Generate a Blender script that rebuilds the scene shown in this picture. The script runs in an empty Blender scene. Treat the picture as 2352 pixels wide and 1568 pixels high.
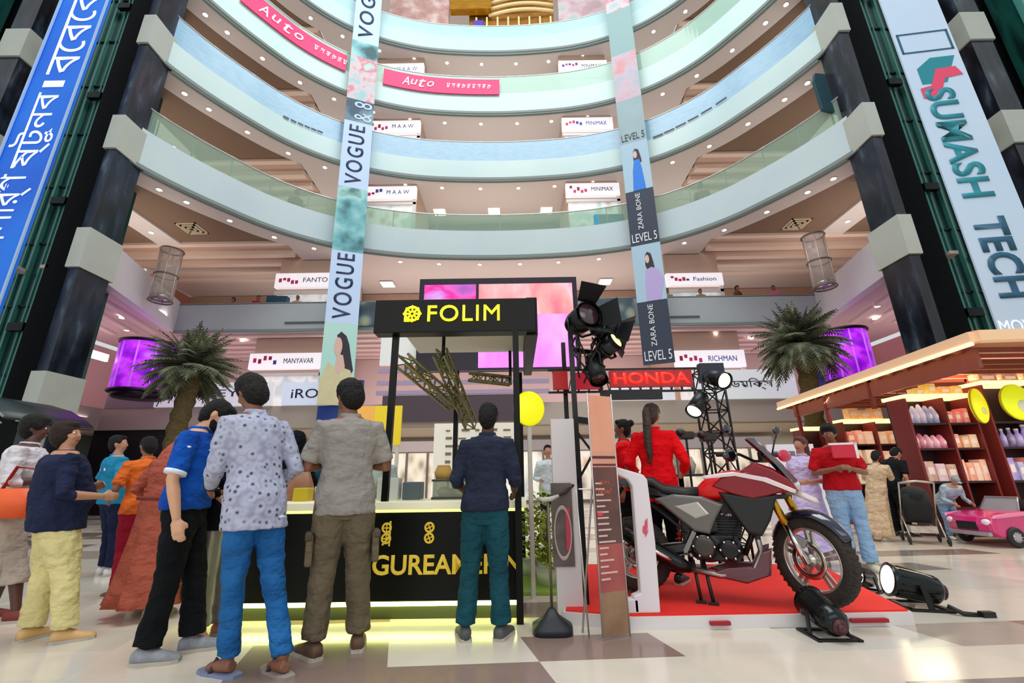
import bpy, bmesh, math, random
from math import sin, cos, pi, radians, sqrt, atan2
from mathutils import Vector, Matrix, Euler, noise
random.seed(7)
SC = bpy.context.scene
COL = SC.collection

# ---------------------------------------------------------------- camera, world, light, exposure
CAM_F, CAM_P, CAM_R, CAM_Y, CAM_H = 1013.0, radians(17.3), radians(0.8), radians(-0.2), 1.1
_f = Vector((sin(CAM_Y)*cos(CAM_P), cos(CAM_Y)*cos(CAM_P), sin(CAM_P)))
_r0 = Vector((cos(CAM_Y), -sin(CAM_Y), 0.0)); _u0 = _r0.cross(_f)
_r = cos(CAM_R)*_r0 - sin(CAM_R)*_u0; _u = sin(CAM_R)*_r0 + cos(CAM_R)*_u0
cam = bpy.data.cameras.new('camera'); cam.sensor_width = 36.0; cam.lens = 36.0*CAM_F/2352.0
cam.clip_start = 0.05; cam.clip_end = 300
camo = bpy.data.objects.new('camera', cam); COL.objects.link(camo)
camo.matrix_world = Matrix(((_r.x, _u.x, -_f.x, 0), (_r.y, _u.y, -_f.y, 0), (_r.z, _u.z, -_f.z, CAM_H), (0, 0, 0, 1)))
SC.camera = camo
SC.view_settings.view_transform = 'Standard'; SC.view_settings.look = 'None'
SC.view_settings.gamma = 1.0; SC.view_settings.exposure = 0.16; SC.view_settings.use_curve_mapping = False
W = bpy.data.worlds.new('mall_daylight'); SC.world = W; W.use_nodes = True
W.node_tree.nodes['Background'].inputs[0].default_value = (0.93, 0.97, 1.0, 1)
W.node_tree.nodes['Background'].inputs[1].default_value = 0.62
def area(name, loc, rot, sx, sy, energy, color=(1, 1, 1)):
    l = bpy.data.lights.new(name, 'AREA'); l.shape = 'RECTANGLE'; l.size = sx; l.size_y = sy
    l.energy = energy; l.color = color
    o = bpy.data.objects.new(name, l); COL.objects.link(o); o.location = loc; o.rotation_euler = rot
    return o
area('atrium_skylight', (-0.5, 3.0, 33.0), (0, 0, 0), 18, 16, 4700, (0.97, 0.99, 1.0))
area('entrance_daylight', (-0.5, -9.0, 7.0), (radians(72), 0, 0), 16, 7, 520, (1.0, 0.97, 0.94))

def AT(x, y, Y):          # the point at distance Y behind photo pixel (x, y)
    d = _f + (x-1176)/CAM_F*_r + (784-y)/CAM_F*_u
    return Vector((0, 0, CAM_H)) + d*(Y/d.y)
def GR(x, y, z=0.0):
    d = _f + (x-1176)/CAM_F*_r + (784-y)/CAM_F*_u
    return Vector((0, 0, CAM_H)) + d*((z-CAM_H)/d.z)

# ---------------------------------------------------------------- materials
def hexc(h):
    h = h.lstrip('#'); c = [int(h[i:i+2], 16)/255 for i in (0, 2, 4)]
    return tuple(((v/12.92) if v <= 0.04045 else ((v+0.055)/1.055)**2.4) for v in c) + (1.0,)
_M = {}
def mat(name, col, rough=0.55, metal=0.0, emit=0.0, var=0.0, vs=6.0, bump=0.0, bs=40.0, col2=None, spec=None, stretch=None, alpha=None, trans=0.0, coat=0.0, bd=0.02):
    if name in _M: return _M[name]
    m = bpy.data.materials.new(name); m.use_nodes = True; nt = m.node_tree; b = nt.nodes['Principled BSDF']
    c = hexc(col); b.inputs['Base Color'].default_value = c
    b.inputs['Roughness'].default_value = rough; b.inputs['Metallic'].default_value = metal
    if spec is not None: b.inputs['Specular IOR Level'].default_value = spec
    if coat: b.inputs['Coat Weight'].default_value = coat; b.inputs['Coat Roughness'].default_value = 0.05
    if trans: b.inputs['Transmission Weight'].default_value = trans
    if alpha is not None: b.inputs['Alpha'].default_value = alpha
    if emit:
        b.inputs['Emission Color'].default_value = c; b.inputs['Emission Strength'].default_value = emit
    if var or bump:
        tc = nt.nodes.new('ShaderNodeTexCoord'); mp = nt.nodes.new('ShaderNodeMapping')
        nt.links.new(tc.outputs['Object'], mp.inputs[0])
        if stretch: mp.inputs['Scale'].default_value = stretch
        if var:
            n = nt.nodes.new('ShaderNodeTexNoise'); n.inputs['Scale'].default_value = vs; n.inputs['Detail'].default_value = 4
            nt.links.new(mp.outputs[0], n.inputs['Vector'])
            r = nt.nodes.new('ShaderNodeValToRGB'); r.color_ramp.elements[0].position = 0.5-0.22; r.color_ramp.elements[1].position = 0.5+0.22
            k = hexc(col2) if col2 else tuple(v*(1-var) for v in c[:3])+(1,)
            k = tuple(c[i]*(1-var)+k[i]*var for i in range(3))+(1,) if col2 else k
            r.color_ramp.elements[0].color = k; r.color_ramp.elements[1].color = c
            nt.links.new(n.outputs[0], r.inputs[0]); nt.links.new(r.outputs[0], b.inputs['Base Color'])
            if emit: nt.links.new(r.outputs[0], b.inputs['Emission Color'])
        if bump:
            n2 = nt.nodes.new('ShaderNodeTexNoise'); n2.inputs['Scale'].default_value = bs; n2.inputs['Detail'].default_value = 3
            nt.links.new(mp.outputs[0], n2.inputs['Vector'])
            bp = nt.nodes.new('ShaderNodeBump'); bp.inputs['Strength'].default_value = bump; bp.inputs['Distance'].default_value = bd
            nt.links.new(n2.outputs[0], bp.inputs['Height']); nt.links.new(bp.outputs[0], b.inputs['Normal'])
    _M[name] = m; return m
def ramp_mat(name, kind, scale, stops, rough=0.5, emit=0.0, stretch=None, detail=3, const=False, bump=0.0):
    """noise / voronoi / wave driven multi-colour material"""
    if name in _M: return _M[name]
    m = bpy.data.materials.new(name); m.use_nodes = True; nt = m.node_tree; b = nt.nodes['Principled BSDF']
    tc = nt.nodes.new('ShaderNodeTexCoord'); mp = nt.nodes.new('ShaderNodeMapping'); nt.links.new(tc.outputs['Object'], mp.inputs[0])
    if stretch: mp.inputs['Scale'].default_value = stretch
    t = nt.nodes.new({'noise': 'ShaderNodeTexNoise', 'voronoi': 'ShaderNodeTexVoronoi', 'wave': 'ShaderNodeTexWave'}[kind])
    t.inputs['Scale'].default_value = scale
    if kind != 'voronoi': t.inputs['Detail'].default_value = detail
    nt.links.new(mp.outputs[0], t.inputs['Vector'])
    r = nt.nodes.new('ShaderNodeValToRGB'); els = r.color_ramp.elements
    while len(els) < len(stops): els.new(0.5)
    for e, (p, c) in zip(els, stops): e.position = p; e.color = hexc(c)
    if const: r.color_ramp.interpolation = 'CONSTANT'
    out = t.outputs['Distance'] if kind == 'voronoi' else t.outputs[0]
    nt.links.new(out, r.inputs[0]); nt.links.new(r.outputs[0], b.inputs['Base Color'])
    b.inputs['Roughness'].default_value = rough
    if emit:
        nt.links.new(r.outputs[0], b.inputs['Emission Color']); b.inputs['Emission Strength'].default_value = emit
    if bump:
        bp = nt.nodes.new('ShaderNodeBump'); bp.inputs['Strength'].default_value = bump; bp.inputs['Distance'].default_value = 0.02
        nt.links.new(out, bp.inputs['Height']); nt.links.new(bp.outputs[0], b.inputs['Normal'])
    _M[name] = m; return m
def glass_mat(name, col, transp=0.6, rough=0.08):
    if name in _M: return _M[name]
    m = bpy.data.materials.new(name); m.use_nodes = True; nt = m.node_tree; b = nt.nodes['Principled BSDF']
    b.inputs['Base Color'].default_value = hexc(col); b.inputs['Roughness'].default_value = rough
    t = nt.nodes.new('ShaderNodeBsdfTransparent'); t.inputs[0].default_value = tuple(0.35+0.65*v for v in hexc(col)[:3])+(1,)
    mx = nt.nodes.new('ShaderNodeMixShader'); mx.inputs[0].default_value = transp
    nt.links.new(b.outputs[0], mx.inputs[1]); nt.links.new(t.outputs[0], mx.inputs[2])
    nt.links.new(mx.outputs[0], nt.nodes['Material Output'].inputs[0])
    _M[name] = m; return m

# ---------------------------------------------------------------- mesh building
class MB:
    def __init__(s): s.v = []; s.f = []; s.m = []; s.sm = []; s.cur = 0; s.smooth = False; s.T = None
    def add(s, vs, fs):
        o = len(s.v)
        if s.T is not None: vs = [s.T @ Vector(v) for v in vs]
        s.v += [tuple(v) for v in vs]
        for f in fs: s.f.append([i+o for i in f]); s.m.append(s.cur); s.sm.append(s.smooth)
        return s
    def box(s, c, d, rz=0.0, R=None):
        x, y, z = d[0]/2, d[1]/2, d[2]/2; M = R if R is not None else Matrix.Rotation(rz, 3, 'Z'); c = Vector(c)
        vs = [c + M @ Vector(p) for p in ((-x,-y,-z),(x,-y,-z),(x,y,-z),(-x,y,-z),(-x,-y,z),(x,-y,z),(x,y,z),(-x,y,z))]
        sm = s.smooth; s.smooth = False
        s.add(vs, [(0,3,2,1),(4,5,6,7),(0,1,5,4),(1,2,6,5),(2,3,7,6),(3,0,4,7)]); s.smooth = sm; return s
    def b2(s, a, b): return s.box([(a[i]+b[i])/2 for i in range(3)], [abs(b[i]-a[i]) for i in range(3)])
    def rings(s, rs, cap=True, closed=False):
        n = len(rs[0]); vs = [p for r in rs for p in r]; fs = []
        L = len(rs)
        for i in range(L if closed else L-1):
            a, b = i*n, ((i+1) % L)*n
            for k in range(n): fs.append((a+k, a+(k+1) % n, b+(k+1) % n, b+k))
        if cap and not closed: fs.append(tuple(range(n-1, -1, -1))); fs.append(tuple(range((L-1)*n, L*n)))
        return s.add(vs, fs)
    def tube(s, pts, r, n=8, cap=True, closed=False, flat=1.0, up=None):
        pts = [Vector(p) for p in pts]; L = len(pts)
        if not isinstance(r, (list, tuple)): r = [r]*L
        rs = []; prev = None
        for i, p in enumerate(pts):
            if closed: d = (pts[(i+1) % L]-pts[i-1])
            else: d = pts[min(i+1, L-1)]-pts[max(i-1, 0)]
            d.normalize()
            if prev is None:
                ref = Vector(up) if up else (Vector((0, 0, 1)) if abs(d.z) < 0.9 else Vector((0, 1, 0)))
                a = d.cross(ref).normalized()
            else:
                a = (prev - d*prev.dot(d)).normalized()
            prev = a; b = d.cross(a)
            rs.append([p + (a*cos(2*pi*k/n) + b*sin(2*pi*k/n)*flat)*r[i] for k in range(n)])
        sm = s.smooth; s.smooth = True; s.rings(rs, cap, closed); s.smooth = sm; return s
    def cyl(s, a, b, r, r2=None, n=16): 
        return s.tube([a, b], [r, r if r2 is None else r2], n)
    def bar(s, a, b, w, h=None):          # square bar between two points
        a, b = Vector(a), Vector(b); d = (b-a); L = d.length; d.normalize()
        ref = Vector((0, 0, 1)) if abs(d.z) < 0.95 else Vector((0, 1, 0))
        x = d.cross(ref).normalized(); y = x.cross(d)
        R = Matrix((( x.x, d.x, y.x), (x.y, d.y, y.y), (x.z, d.z, y.z)))
        return s.box((a+b)/2, (w, L, h or w), R=R)
    def ell(s, c, r, n=12, m=8, R=None):
        c = Vector(c); vs = []; fs = []
        for i in range(1, m):
            t = pi*i/m
            for k in range(n):
                v = Vector((r[0]*sin(t)*cos(2*pi*k/n), r[1]*sin(t)*sin(2*pi*k/n), r[2]*cos(t)))
                vs.append(c + (R @ v if R else v))
        tp = Vector((0, 0, r[2])); 
        vs.append(c + (R @ tp if R else tp)); vs.append(c - (R @ tp if R else tp))
        T, B = len(vs)-2, len(vs)-1
        for i in range(m-2):
            for k in range(n): fs.append((i*n+k, (i+1)*n+k, (i+1)*n+(k+1) % n, i*n+(k+1) % n))
        for k in range(n): fs.append((T, k, (k+1) % n)); fs.append((B, (m-2)*n+(k+1) % n, (m-2)*n+k))
        sm = s.smooth; s.smooth = True; s.add(vs, fs); s.smooth = sm; return s
    def loft(s, sec, n=20, p=2.3):         # sections: (cx, cy, cz, rx, ry[, tilt R])
        rs = []
        for q in sec:
            cx, cy, cz, rx, ry = q[:5]; R = q[5] if len(q) > 5 else None; c = Vector((cx, cy, cz)); ring = []
            for k in range(n):
                t = 2*pi*k/n; ct, st = cos(t), sin(t)
                v = Vector((rx*math.copysign(abs(ct)**(2/p), ct), ry*math.copysign(abs(st)**(2/p), st), 0))
                ring.append(c + (R @ v if R else v))
            rs.append(ring)
        sm = s.smooth; s.smooth = True; s.rings(rs); s.smooth = sm; return s
    def torus(s, c, R, r, axis='y', n=40, m=12, flat=1.0, r_out=None):
        c = Vector(c); rs = []
        for i in range(n):
            t = 2*pi*i/n; ring = []
            for k in range(m):
                a = 2*pi*k/m; rr = R + r*cos(a)*(flat); w = r*sin(a) if r_out is None else r_out*sin(a)
                if axis == 'y': v = (rr*cos(t), w, rr*sin(t))
                elif axis == 'x': v = (w, rr*cos(t), rr*sin(t))
                else: v = (rr*cos(t), rr*sin(t), w)
                ring.append(c+Vector(v))
            rs.append(ring)
        sm = s.smooth; s.smooth = True; s.rings(rs, closed=True); s.smooth = sm; return s
    def prism(s, poly, a, b, axis='y'):    # polygon (u,v) extruded from a to b along axis
        n = len(poly)
        def P(u, v, w): return {'y': (u, w, v), 'x': (w, u, v), 'z': (u, v, w)}[axis]
        vs = [P(u, v, a) for u, v in poly] + [P(u, v, b) for u, v in poly]
        fs = [tuple(range(n)), tuple(range(2*n-1, n-1, -1))] + [(i, i+n, (i+1) % n + n, (i+1) % n) for i in range(n)]
        return s.add(vs, fs)
    def puff(s, poly, y0, w, inset=0.8, c=None, n2=2):     # cushion-like panel: side profile in xz, half width w about y0
        cx = sum(p[0] for p in poly)/len(poly) if c is None else c[0]; cz = sum(p[1] for p in poly)/len(poly) if c is None else c[1]
        lv = [(-w, inset), (-w*0.72, 0.95), (0, 1.0), (w*0.72, 0.95), (w, inset)]
        rs = [[(cx+(u-cx)*k, y0+y, cz+(v-cz)*k) for u, v in poly] for y, k in lv]
        return s.rings(rs)
    def build(s, name, mats, parent=None, bevel=0.0, sub=0, kind=None, recalc=True):
        me = bpy.data.meshes.new(name); me.from_pydata(s.v, [], s.f)
        if not isinstance(mats, (list, tuple)): mats = [mats]
        for m in mats: me.materials.append(m)
        for p, mi, sm in zip(me.polygons, s.m, s.sm): p.material_index = mi; p.use_smooth = sm
        if recalc:
            bm = bmesh.new(); bm.from_mesh(me); bmesh.ops.recalc_face_normals(bm, faces=bm.faces); bm.to_mesh(me); bm.free()
        me.update()
        o = bpy.data.objects.new(name, me); COL.objects.link(o)
        if parent is not None: o.parent = parent
        if bevel:
            b = o.modifiers.new('bevel', 'BEVEL'); b.width = bevel; b.segments = 2; b.limit_method = 'ANGLE'
        if sub:
            b = o.modifiers.new('sub', 'SUBSURF'); b.levels = sub; b.render_levels = sub
        if kind: o['kind'] = kind
        return o
def tag(o, label, cat, group=None, kind=None):
    o['label'] = label; o['category'] = cat
    if group: o['group'] = group
    if kind: o['kind'] = kind
    return o
def thing(name, label, cat, loc=(0, 0, 0), rz=0.0, group=None):
    o = bpy.data.objects.new(name, None); o.empty_display_size = 0.1; COL.objects.link(o)
    o.location = loc; o.rotation_euler = (0, 0, rz); return tag(o, label, cat, group)
def dup(root, loc=None, rz=None, label=None, group=None, scale=None):
    r = root.copy(); COL.objects.link(r)
    if loc is not None: r.location = loc
    if rz is not None: r.rotation_euler = (0, 0, rz)
    if scale is not None: r.scale = (scale,)*3 if not isinstance(scale, tuple) else scale
    if label: r['label'] = label
    if group: r['group'] = group
    for ch in list(root.children):
        c = ch.copy(); COL.objects.link(c); c.parent = r
        for g in list(ch.children):
            d = g.copy(); COL.objects.link(d); d.parent = c
    return r
def struct(name, mb, m, **k): return mb.build(name, m, kind='structure', **k)
def text(name, s, m, parent=None, w=None, h=None, M=None, depth=0.01, spacing=1.0, bold=0.0, shear=0.0, center=True, lettergap=None):
    """lettering as a mesh: text in its own xy plane (x = reading direction), fitted to w x h, placed by matrix M"""
    cu = bpy.data.curves.new(name, 'FONT'); cu.body = s; cu.extrude = 0.0; cu.space_character = spacing; cu.offset = bold; cu.shear = shear; cu.resolution_u = 4
    t = bpy.data.objects.new(name, cu); COL.objects.link(t)
    me = bpy.data.meshes.new_from_object(t); COL.objects.unlink(t); bpy.data.objects.remove(t)
    xs = [v.co.x for v in me.vertices] or [0, 1]; ys = [v.co.y for v in me.vertices] or [0, 1]
    x0, x1, y0, y1 = min(xs), max(xs), min(ys), max(ys)
    kx = (w/(x1-x0)) if w else None; ky = (h/(y1-y0)) if h else None
    if kx is None: kx = ky
    if ky is None: ky = kx
    cx, cy = ((x0+x1)/2, (y0+y1)/2) if center else (x0, y0)
    for v in me.vertices: v.co = Vector(((v.co.x-cx)*kx, (v.co.y-cy)*ky, 0))
    if depth:
        bm = bmesh.new(); bm.from_mesh(me)
        r = bmesh.ops.extrude_face_region(bm, geom=list(bm.faces))
        bmesh.ops.translate(bm, verts=[g for g in r['geom'] if isinstance(g, bmesh.types.BMVert)], vec=(0, 0, depth))
        bmesh.ops.recalc_face_normals(bm, faces=bm.faces); bm.to_mesh(me); bm.free()
    me.materials.clear(); me.materials.append(m)
    if M is not None: me.transform(M)
    o = bpy.data.objects.new(name, me); COL.objects.link(o)
    if parent is not None: o.parent = parent
    return o
def frame(o, x, y):            # matrix with columns x dir, y dir, normal, origin
    x = Vector(x).normalized(); y = Vector(y); y = (y - x*x.dot(y)).normalized(); z = x.cross(y); o = Vector(o)
    return Matrix(((x.x, y.x, z.x, o.x), (x.y, y.y, z.y, o.y), (x.z, y.z, z.z, o.z), (0, 0, 0, 1)))
FRONT = lambda o: frame(o, (1, 0, 0), (0, 0, 1))     # facing the camera side (-Y)
# ---------------------------------------------------------------- the setting
CX = -0.55
TAB = [(-11.7, 11.6), (-11.5, 12.2), (-11.0, 13.2), (-10.3, 14.3), (-9.4, 15.5), (-8.3, 16.5), (-6.9, 17.35), (-5.0, 18.0), (-3.0, 18.35), (0, 18.5)]
TAB = TAB + [(-x, y) for x, y in TAB[-2::-1]]
def _cr(p, n=8):
    out = []
    for i in range(len(p)-1):
        p0, p1, p2, p3 = Vector(p[max(i-1, 0)]), Vector(p[i]), Vector(p[i+1]), Vector(p[min(i+2, len(p)-1)])
        for k in range(n):
            t = k/n; out.append(0.5*((2*p1)+(p2-p0)*t+(2*p0-5*p1+4*p2-p3)*t*t+(3*p1-p0-3*p2+p3)*t**3))
    out.append(Vector(p[-1])); return out
RING = [Vector((v.x+CX, v.y)) for v in _cr(TAB)]
RN = []
for i in range(len(RING)):
    d = (RING[min(i+1, len(RING)-1)]-RING[max(i-1, 0)]).normalized(); RN.append(Vector((-d.y, d.x)))   # outward (away from the void)
def ring_sub(x0, x1, off):
    return [RING[i]+RN[i]*off for i in range(len(RING)) if x0-1e-6 <= RING[i].x-CX <= x1+1e-6]
def curved_wall(mb, x0, x1, o0, o1, z0, z1):
    a, b = ring_sub(x0, x1, o0), ring_sub(x0, x1, o1)
    mb.rings([[(p.x, p.y, z0), (p.x, p.y, z1), (q.x, q.y, z1), (q.x, q.y, z0)] for p, q in zip(a, b)]); return mb
def ring_at(dx, off=0.0):
    for i in range(len(RING)-1):
        if RING[i].x-CX <= dx <= RING[i+1].x-CX:
            t = (dx-(RING[i].x-CX))/max(1e-6, RING[i+1].x-RING[i].x); p = RING[i].lerp(RING[i+1], t); n = RN[i].lerp(RN[i+1], t).normalized()
            return p+n*off, n
def ring_frame(dx, z, off=-0.05, tiltx=(0, 0, 1)):
    p, n = ring_at(dx, off); return frame((p.x, p.y, z), (n.y, -n.x, 0), (0, 0, 1))

# floor: polished cream stone with brown and grey blocks laid in it
def floor_mat():
    m = bpy.data.materials.new('polished_floor'); m.use_nodes = True; nt = m.node_tree; b = nt.nodes['Principled BSDF']; L = nt.links.new
    tc = nt.nodes.new('ShaderNodeTexCoord'); mp = nt.nodes.new('ShaderNodeMapping'); L(tc.outputs['Object'], mp.inputs[0])
    mp.inputs['Rotation'].default_value = (0, 0, radians(-7)); mp.inputs['Scale'].default_value = (1/0.95, 1/0.46, 1)
    sx = nt.nodes.new('ShaderNodeSeparateXYZ'); L(mp.outputs[0], sx.inputs[0])
    def fl(s):
        n = nt.nodes.new('ShaderNodeMath'); n.operation = 'FLOOR'; L(s, n.inputs[0]); return n.outputs[0]
    cb = nt.nodes.new('ShaderNodeCombineXYZ'); L(fl(sx.outputs[0]), cb.inputs[0]); L(fl(sx.outputs[1]), cb.inputs[1])
    wn = nt.nodes.new('ShaderNodeTexWhiteNoise'); wn.noise_dimensions = '2D'; L(cb.outputs[0], wn.inputs[0])
    r = nt.nodes.new('ShaderNodeValToRGB'); r.color_ramp.interpolation = 'CONSTANT'; e = r.color_ramp.elements
    while len(e) < 6: e.new(0.5)
    for q, (p, c) in zip(e, [(0, '#8f7a70'), (0.13, '#8a8680'), (0.19, '#b3a698'), (0.27, '#ddd3c3'), (0.6, '#d3ccbd'), (0.8, '#e3d6c4')]): q.position = p; q.color = hexc(c)
    L(wn.outputs[0], r.inputs[0])
    n = nt.nodes.new('ShaderNodeTexNoise'); n.inputs['Scale'].default_value = 3; n.inputs['Detail'].default_value = 6; L(tc.outputs['Object'], n.inputs['Vector'])
    mr = nt.nodes.new('ShaderNodeMapRange'); mr.inputs[3].default_value = 0.86; mr.inputs[4].default_value = 1.08; L(n.outputs[0], mr.inputs[0])
    mx = nt.nodes.new('ShaderNodeMix'); mx.data_type = 'RGBA'; mx.blend_type = 'MULTIPLY'; mx.inputs[0].default_value = 1.0
    L(r.outputs[0], mx.inputs[6]); L(mr.outputs[0], mx.inputs[7]); L(mx.outputs[2], b.inputs['Base Color'])
    b.inputs['Roughness'].default_value = 0.16; b.inputs['Specular IOR Level'].default_value = 0.5
    return m
fl = MB(); fl.b2((-26, -6, -0.3), (26, 30, 0)); struct('floor', fl, floor_mat())

FASC = {3: mat('fascia_third', '#bccdd3', 0.35, var=0.4, vs=0.4, col2='#d4e4dc'), 4: mat('fascia_fourth', '#bdd8d8', 0.35, var=0.45, vs=0.4, col2='#dcece4'),
        5: mat('fascia_fifth', '#c6e2dd', 0.35, var=0.2, vs=0.8, col2='#c8f2e6'), 6: mat('fascia_sixth', '#c2dfe2', 0.35, var=0.2, vs=0.8, col2='#c2f0ec')}
GLS = {3: glass_mat('green_rail_glass', '#c8e0d0', 0.74), 4: mat('frosted_blue_glass', '#9cc4d8', 0.2, var=0.6, vs=2.6, col2='#7aa8cc', stretch=(1, 1, 3.5)),
       5: glass_mat('pale_green_rail_glass', '#c4e6d6', 0.35), 6: mat('frosted_aqua_glass', '#b8e0e2', 0.2, var=0.3, vs=1.5, col2='#d4efe8')}
SOFF = mat('soffit_plaster', '#d9cdc6', 0.7, var=0.1, vs=0.6, col2='#c9bfbc'); BROWN = mat('brown_ceiling', '#826853', 0.75, var=0.25, vs=0.5, col2='#705643')
LIP = mat('soffit_lip', '#7c8884', 0.5); INNER = mat('inner_ceiling', '#c9ab98', 0.7); BEAM = mat('ceiling_beam', '#ecd2c0', 0.6)
WALLP = mat('gallery_wall', '#9a8272', 0.7, var=0.2, vs=0.7, col2='#b09488'); STEEL = mat('brushed_steel', '#c9cbc8', 0.25, 0.9)
LV = {3: (11.0, 12.4, 13.3), 4: (15.3, 16.4, 17.6), 5: (19.4, 20.7, 21.9), 6: (23.6, 24.7, 25.6)}
NEXT = {3: 15.3, 4: 19.4, 5: 23.6, 6: 28.6}
WORD = {1: 'first', 2: 'second', 3: 'third', 4: 'fourth', 5: 'fifth', 6: 'sixth'}
HUE = {3: 'pale blue', 4: 'aqua', 5: 'mint', 6: 'topmost aqua'}
ORD = ['first', 'second', 'third', 'fourth', 'fifth', 'sixth', 'seventh', 'eighth', 'ninth']
def downlight():
    r = thing('ceiling_downlight', 'x', 'ceiling light')
    a = MB(); a.smooth = True; a.torus((0, 0, -0.005), 0.10, 0.016, 'z', 20, 8); a.build('trim_ring', mat('white_enamel', '#e8e4de', 0.4), r)
    b = MB(); b.smooth = True; b.loft([(0, 0, 0.02, 0.095, 0.095), (0, 0, -0.012, 0.095, 0.095)], 20, 2.0); b.build('lens', mat('downlight_lens', '#fff1e2', 0.3, emit=9.0), r); return r
DL0 = downlight(); DL_used = [False]
def put_dl(x, y, z, label, group):
    if not DL_used[0]:
        DL_used[0] = True; DL0.location = (x, y, z); DL0['label'] = label; DL0['group'] = group; return DL0
    return dup(DL0, (x, y, z), label=label, group=group)
tn = 0
for k, (z0, zm, zt) in LV.items():
    tn += 1; f = MB(); curved_wall(f, -12, 12, 0, 0.28, z0, zm); f.smooth = False; o = struct('trim_%d' % tn, f, FASC[k])
    tn += 1; f = MB(); curved_wall(f, -12, 12, -0.03, 0.06, z0-0.03, z0+0.10); curved_wall(f, -12, 12, 0.16, 0.22, z0-0.06, z0+0.01); struct('trim_%d' % tn, f, LIP)
    s = MB()       # soffit band
    a, b = ring_sub(-12, 12, 0.2), ring_sub(-12, 12, 1.15)
    s.rings([[(p.x, p.y, z0+0.02), (q.x, q.y, z0+0.02), (q.x, q.y, z0+0.14), (p.x, p.y, z0+0.14)] for p, q in zip(a, b)])
    s.b2((CX-17.5, 19.6, z0+0.06), (CX+17.5, 26, z0+0.3)); 
    # light zone between Y 17 line and ring in the middle
    mid = [q for q in ring_sub(-12, 12, 1.1) if q.y > 17.0]
    s.prism([(q.x, q.y) for q in mid] + [(mid[-1].x, 20.0), (mid[0].x, 20.0)], z0+0.05, z0+0.2, 'z')
    struct('ceiling', s, SOFF)
    for sg in (-1, 1):
        bq = [q for q in ring_sub(-12, 12, 1.1) if (q.x-CX)*sg > 0 and q.y <= 17.05]
        if sg > 0: bq = bq[::-1]
        s = MB(); s.prism([(q.x, q.y) for q in bq] + [(CX+sg*17.5, 17.05), (CX+sg*17.5, bq[0].y)], z0+0.16, z0+0.3, 'z'); struct('ceiling', s, BROWN)
        s = MB(); x0 = sorted((bq[-1].x, CX+sg*17.5)); s.b2((x0[0], 17.0, z0+0.05), (x0[1], 17.25, z0+0.3))
        for j in range(4): s.b2((x0[0], 17.9+j*0.85, z0-0.02), (x0[1], 18.2+j*0.85, z0+0.3))
        struct('trim_%d' % (100+tn*2+(sg > 0)), s, BEAM)
        s = MB(); s.b2((x0[0], 17.2, z0+0.22), (x0[1], 19.7, z0+0.34)); struct('ceiling', s, INNER)
        s = MB(); xa, xb = sorted((CX+sg*13.9, CX+sg*14.9)); s.b2((xa, 12.4, z0+0.06), (xb, 17.0, z0+0.3)); struct('ceiling', s, SOFF)
        for yy_, w_ in ((14.4, 'near'), (16.0, 'far')): put_dl(CX+sg*14.4, yy_, z0+0.05, '%s one of two downlights in the straight %s side soffit of the %s gallery' % (w_, 'left' if sg < 0 else 'right', WORD[k]), 'side downlights of the galleries')
    # slab behind the fascia and the back wall
    s = MB(); s.b2((CX-17.5, 22.6, z0+0.3), (CX+17.5, 22.9, NEXT[k])); struct('wall_back', s, WALLP if k < 5 else mat('upper_gallery_wall', '#5c5548', 0.7, var=0.4, vs=1.2, col2='#7c5a4c'))
    for sg in (-1, 1):
        s = MB(); x = CX+sg*17.5; s.b2((x-0.1, 13.8, z0+0.3), (x+0.1, 22.6, NEXT[k])); struct('wall_left' if sg < 0 else 'wall_right', s, WALLP)
    # balustrade: glass panels, posts, rail
    r = thing('balustrade', '%s glass balustrade on the %s curved gallery' % ({3: 'clear green', 4: 'frosted blue', 5: 'pale mint', 6: 'bright aqua'}[k], WORD[k]), 'railing')
    g = MB(); curved_wall(g, -12, 12, 0.05, 0.075, zm, zt-0.04); g.build('glass', GLS[k], r)
    g = MB(); pp = ring_sub(-12, 12, 0.06); g.tube([(p.x, p.y, zt) for p in pp], 0.035, 8); g.build('handrail', STEEL, r)
    for i in range(0, len(RING), 8):
        g = MB(); p = RING[i]+RN[i]*0.11; g.box((p.x, p.y, (zm+zt)/2), (0.04, 0.04, zt-zm), atan2(RN[i].y, RN[i].x)); g.build('post', STEEL, r)
    for di, dx in enumerate((-11.2, -10.8, -10.0, -9.0, -7.85, -6.3, -4.6, -2.9, -1.0, 0.9, 2.7, 4.5, 6.2, 7.8, 9.0, 10.0, 10.8, 11.2)):
        p, n = ring_at(dx, 0.75)
        put_dl(p.x, p.y, z0+0.012, 'round downlight under the %s %s gallery, %s' % (HUE[k], WORD[k], ORD[di] + ' from the left end' if di < 9 else ORD[17-di] + ' from the right end'), 'downlights under the %s gallery' % WORD[k])

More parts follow.
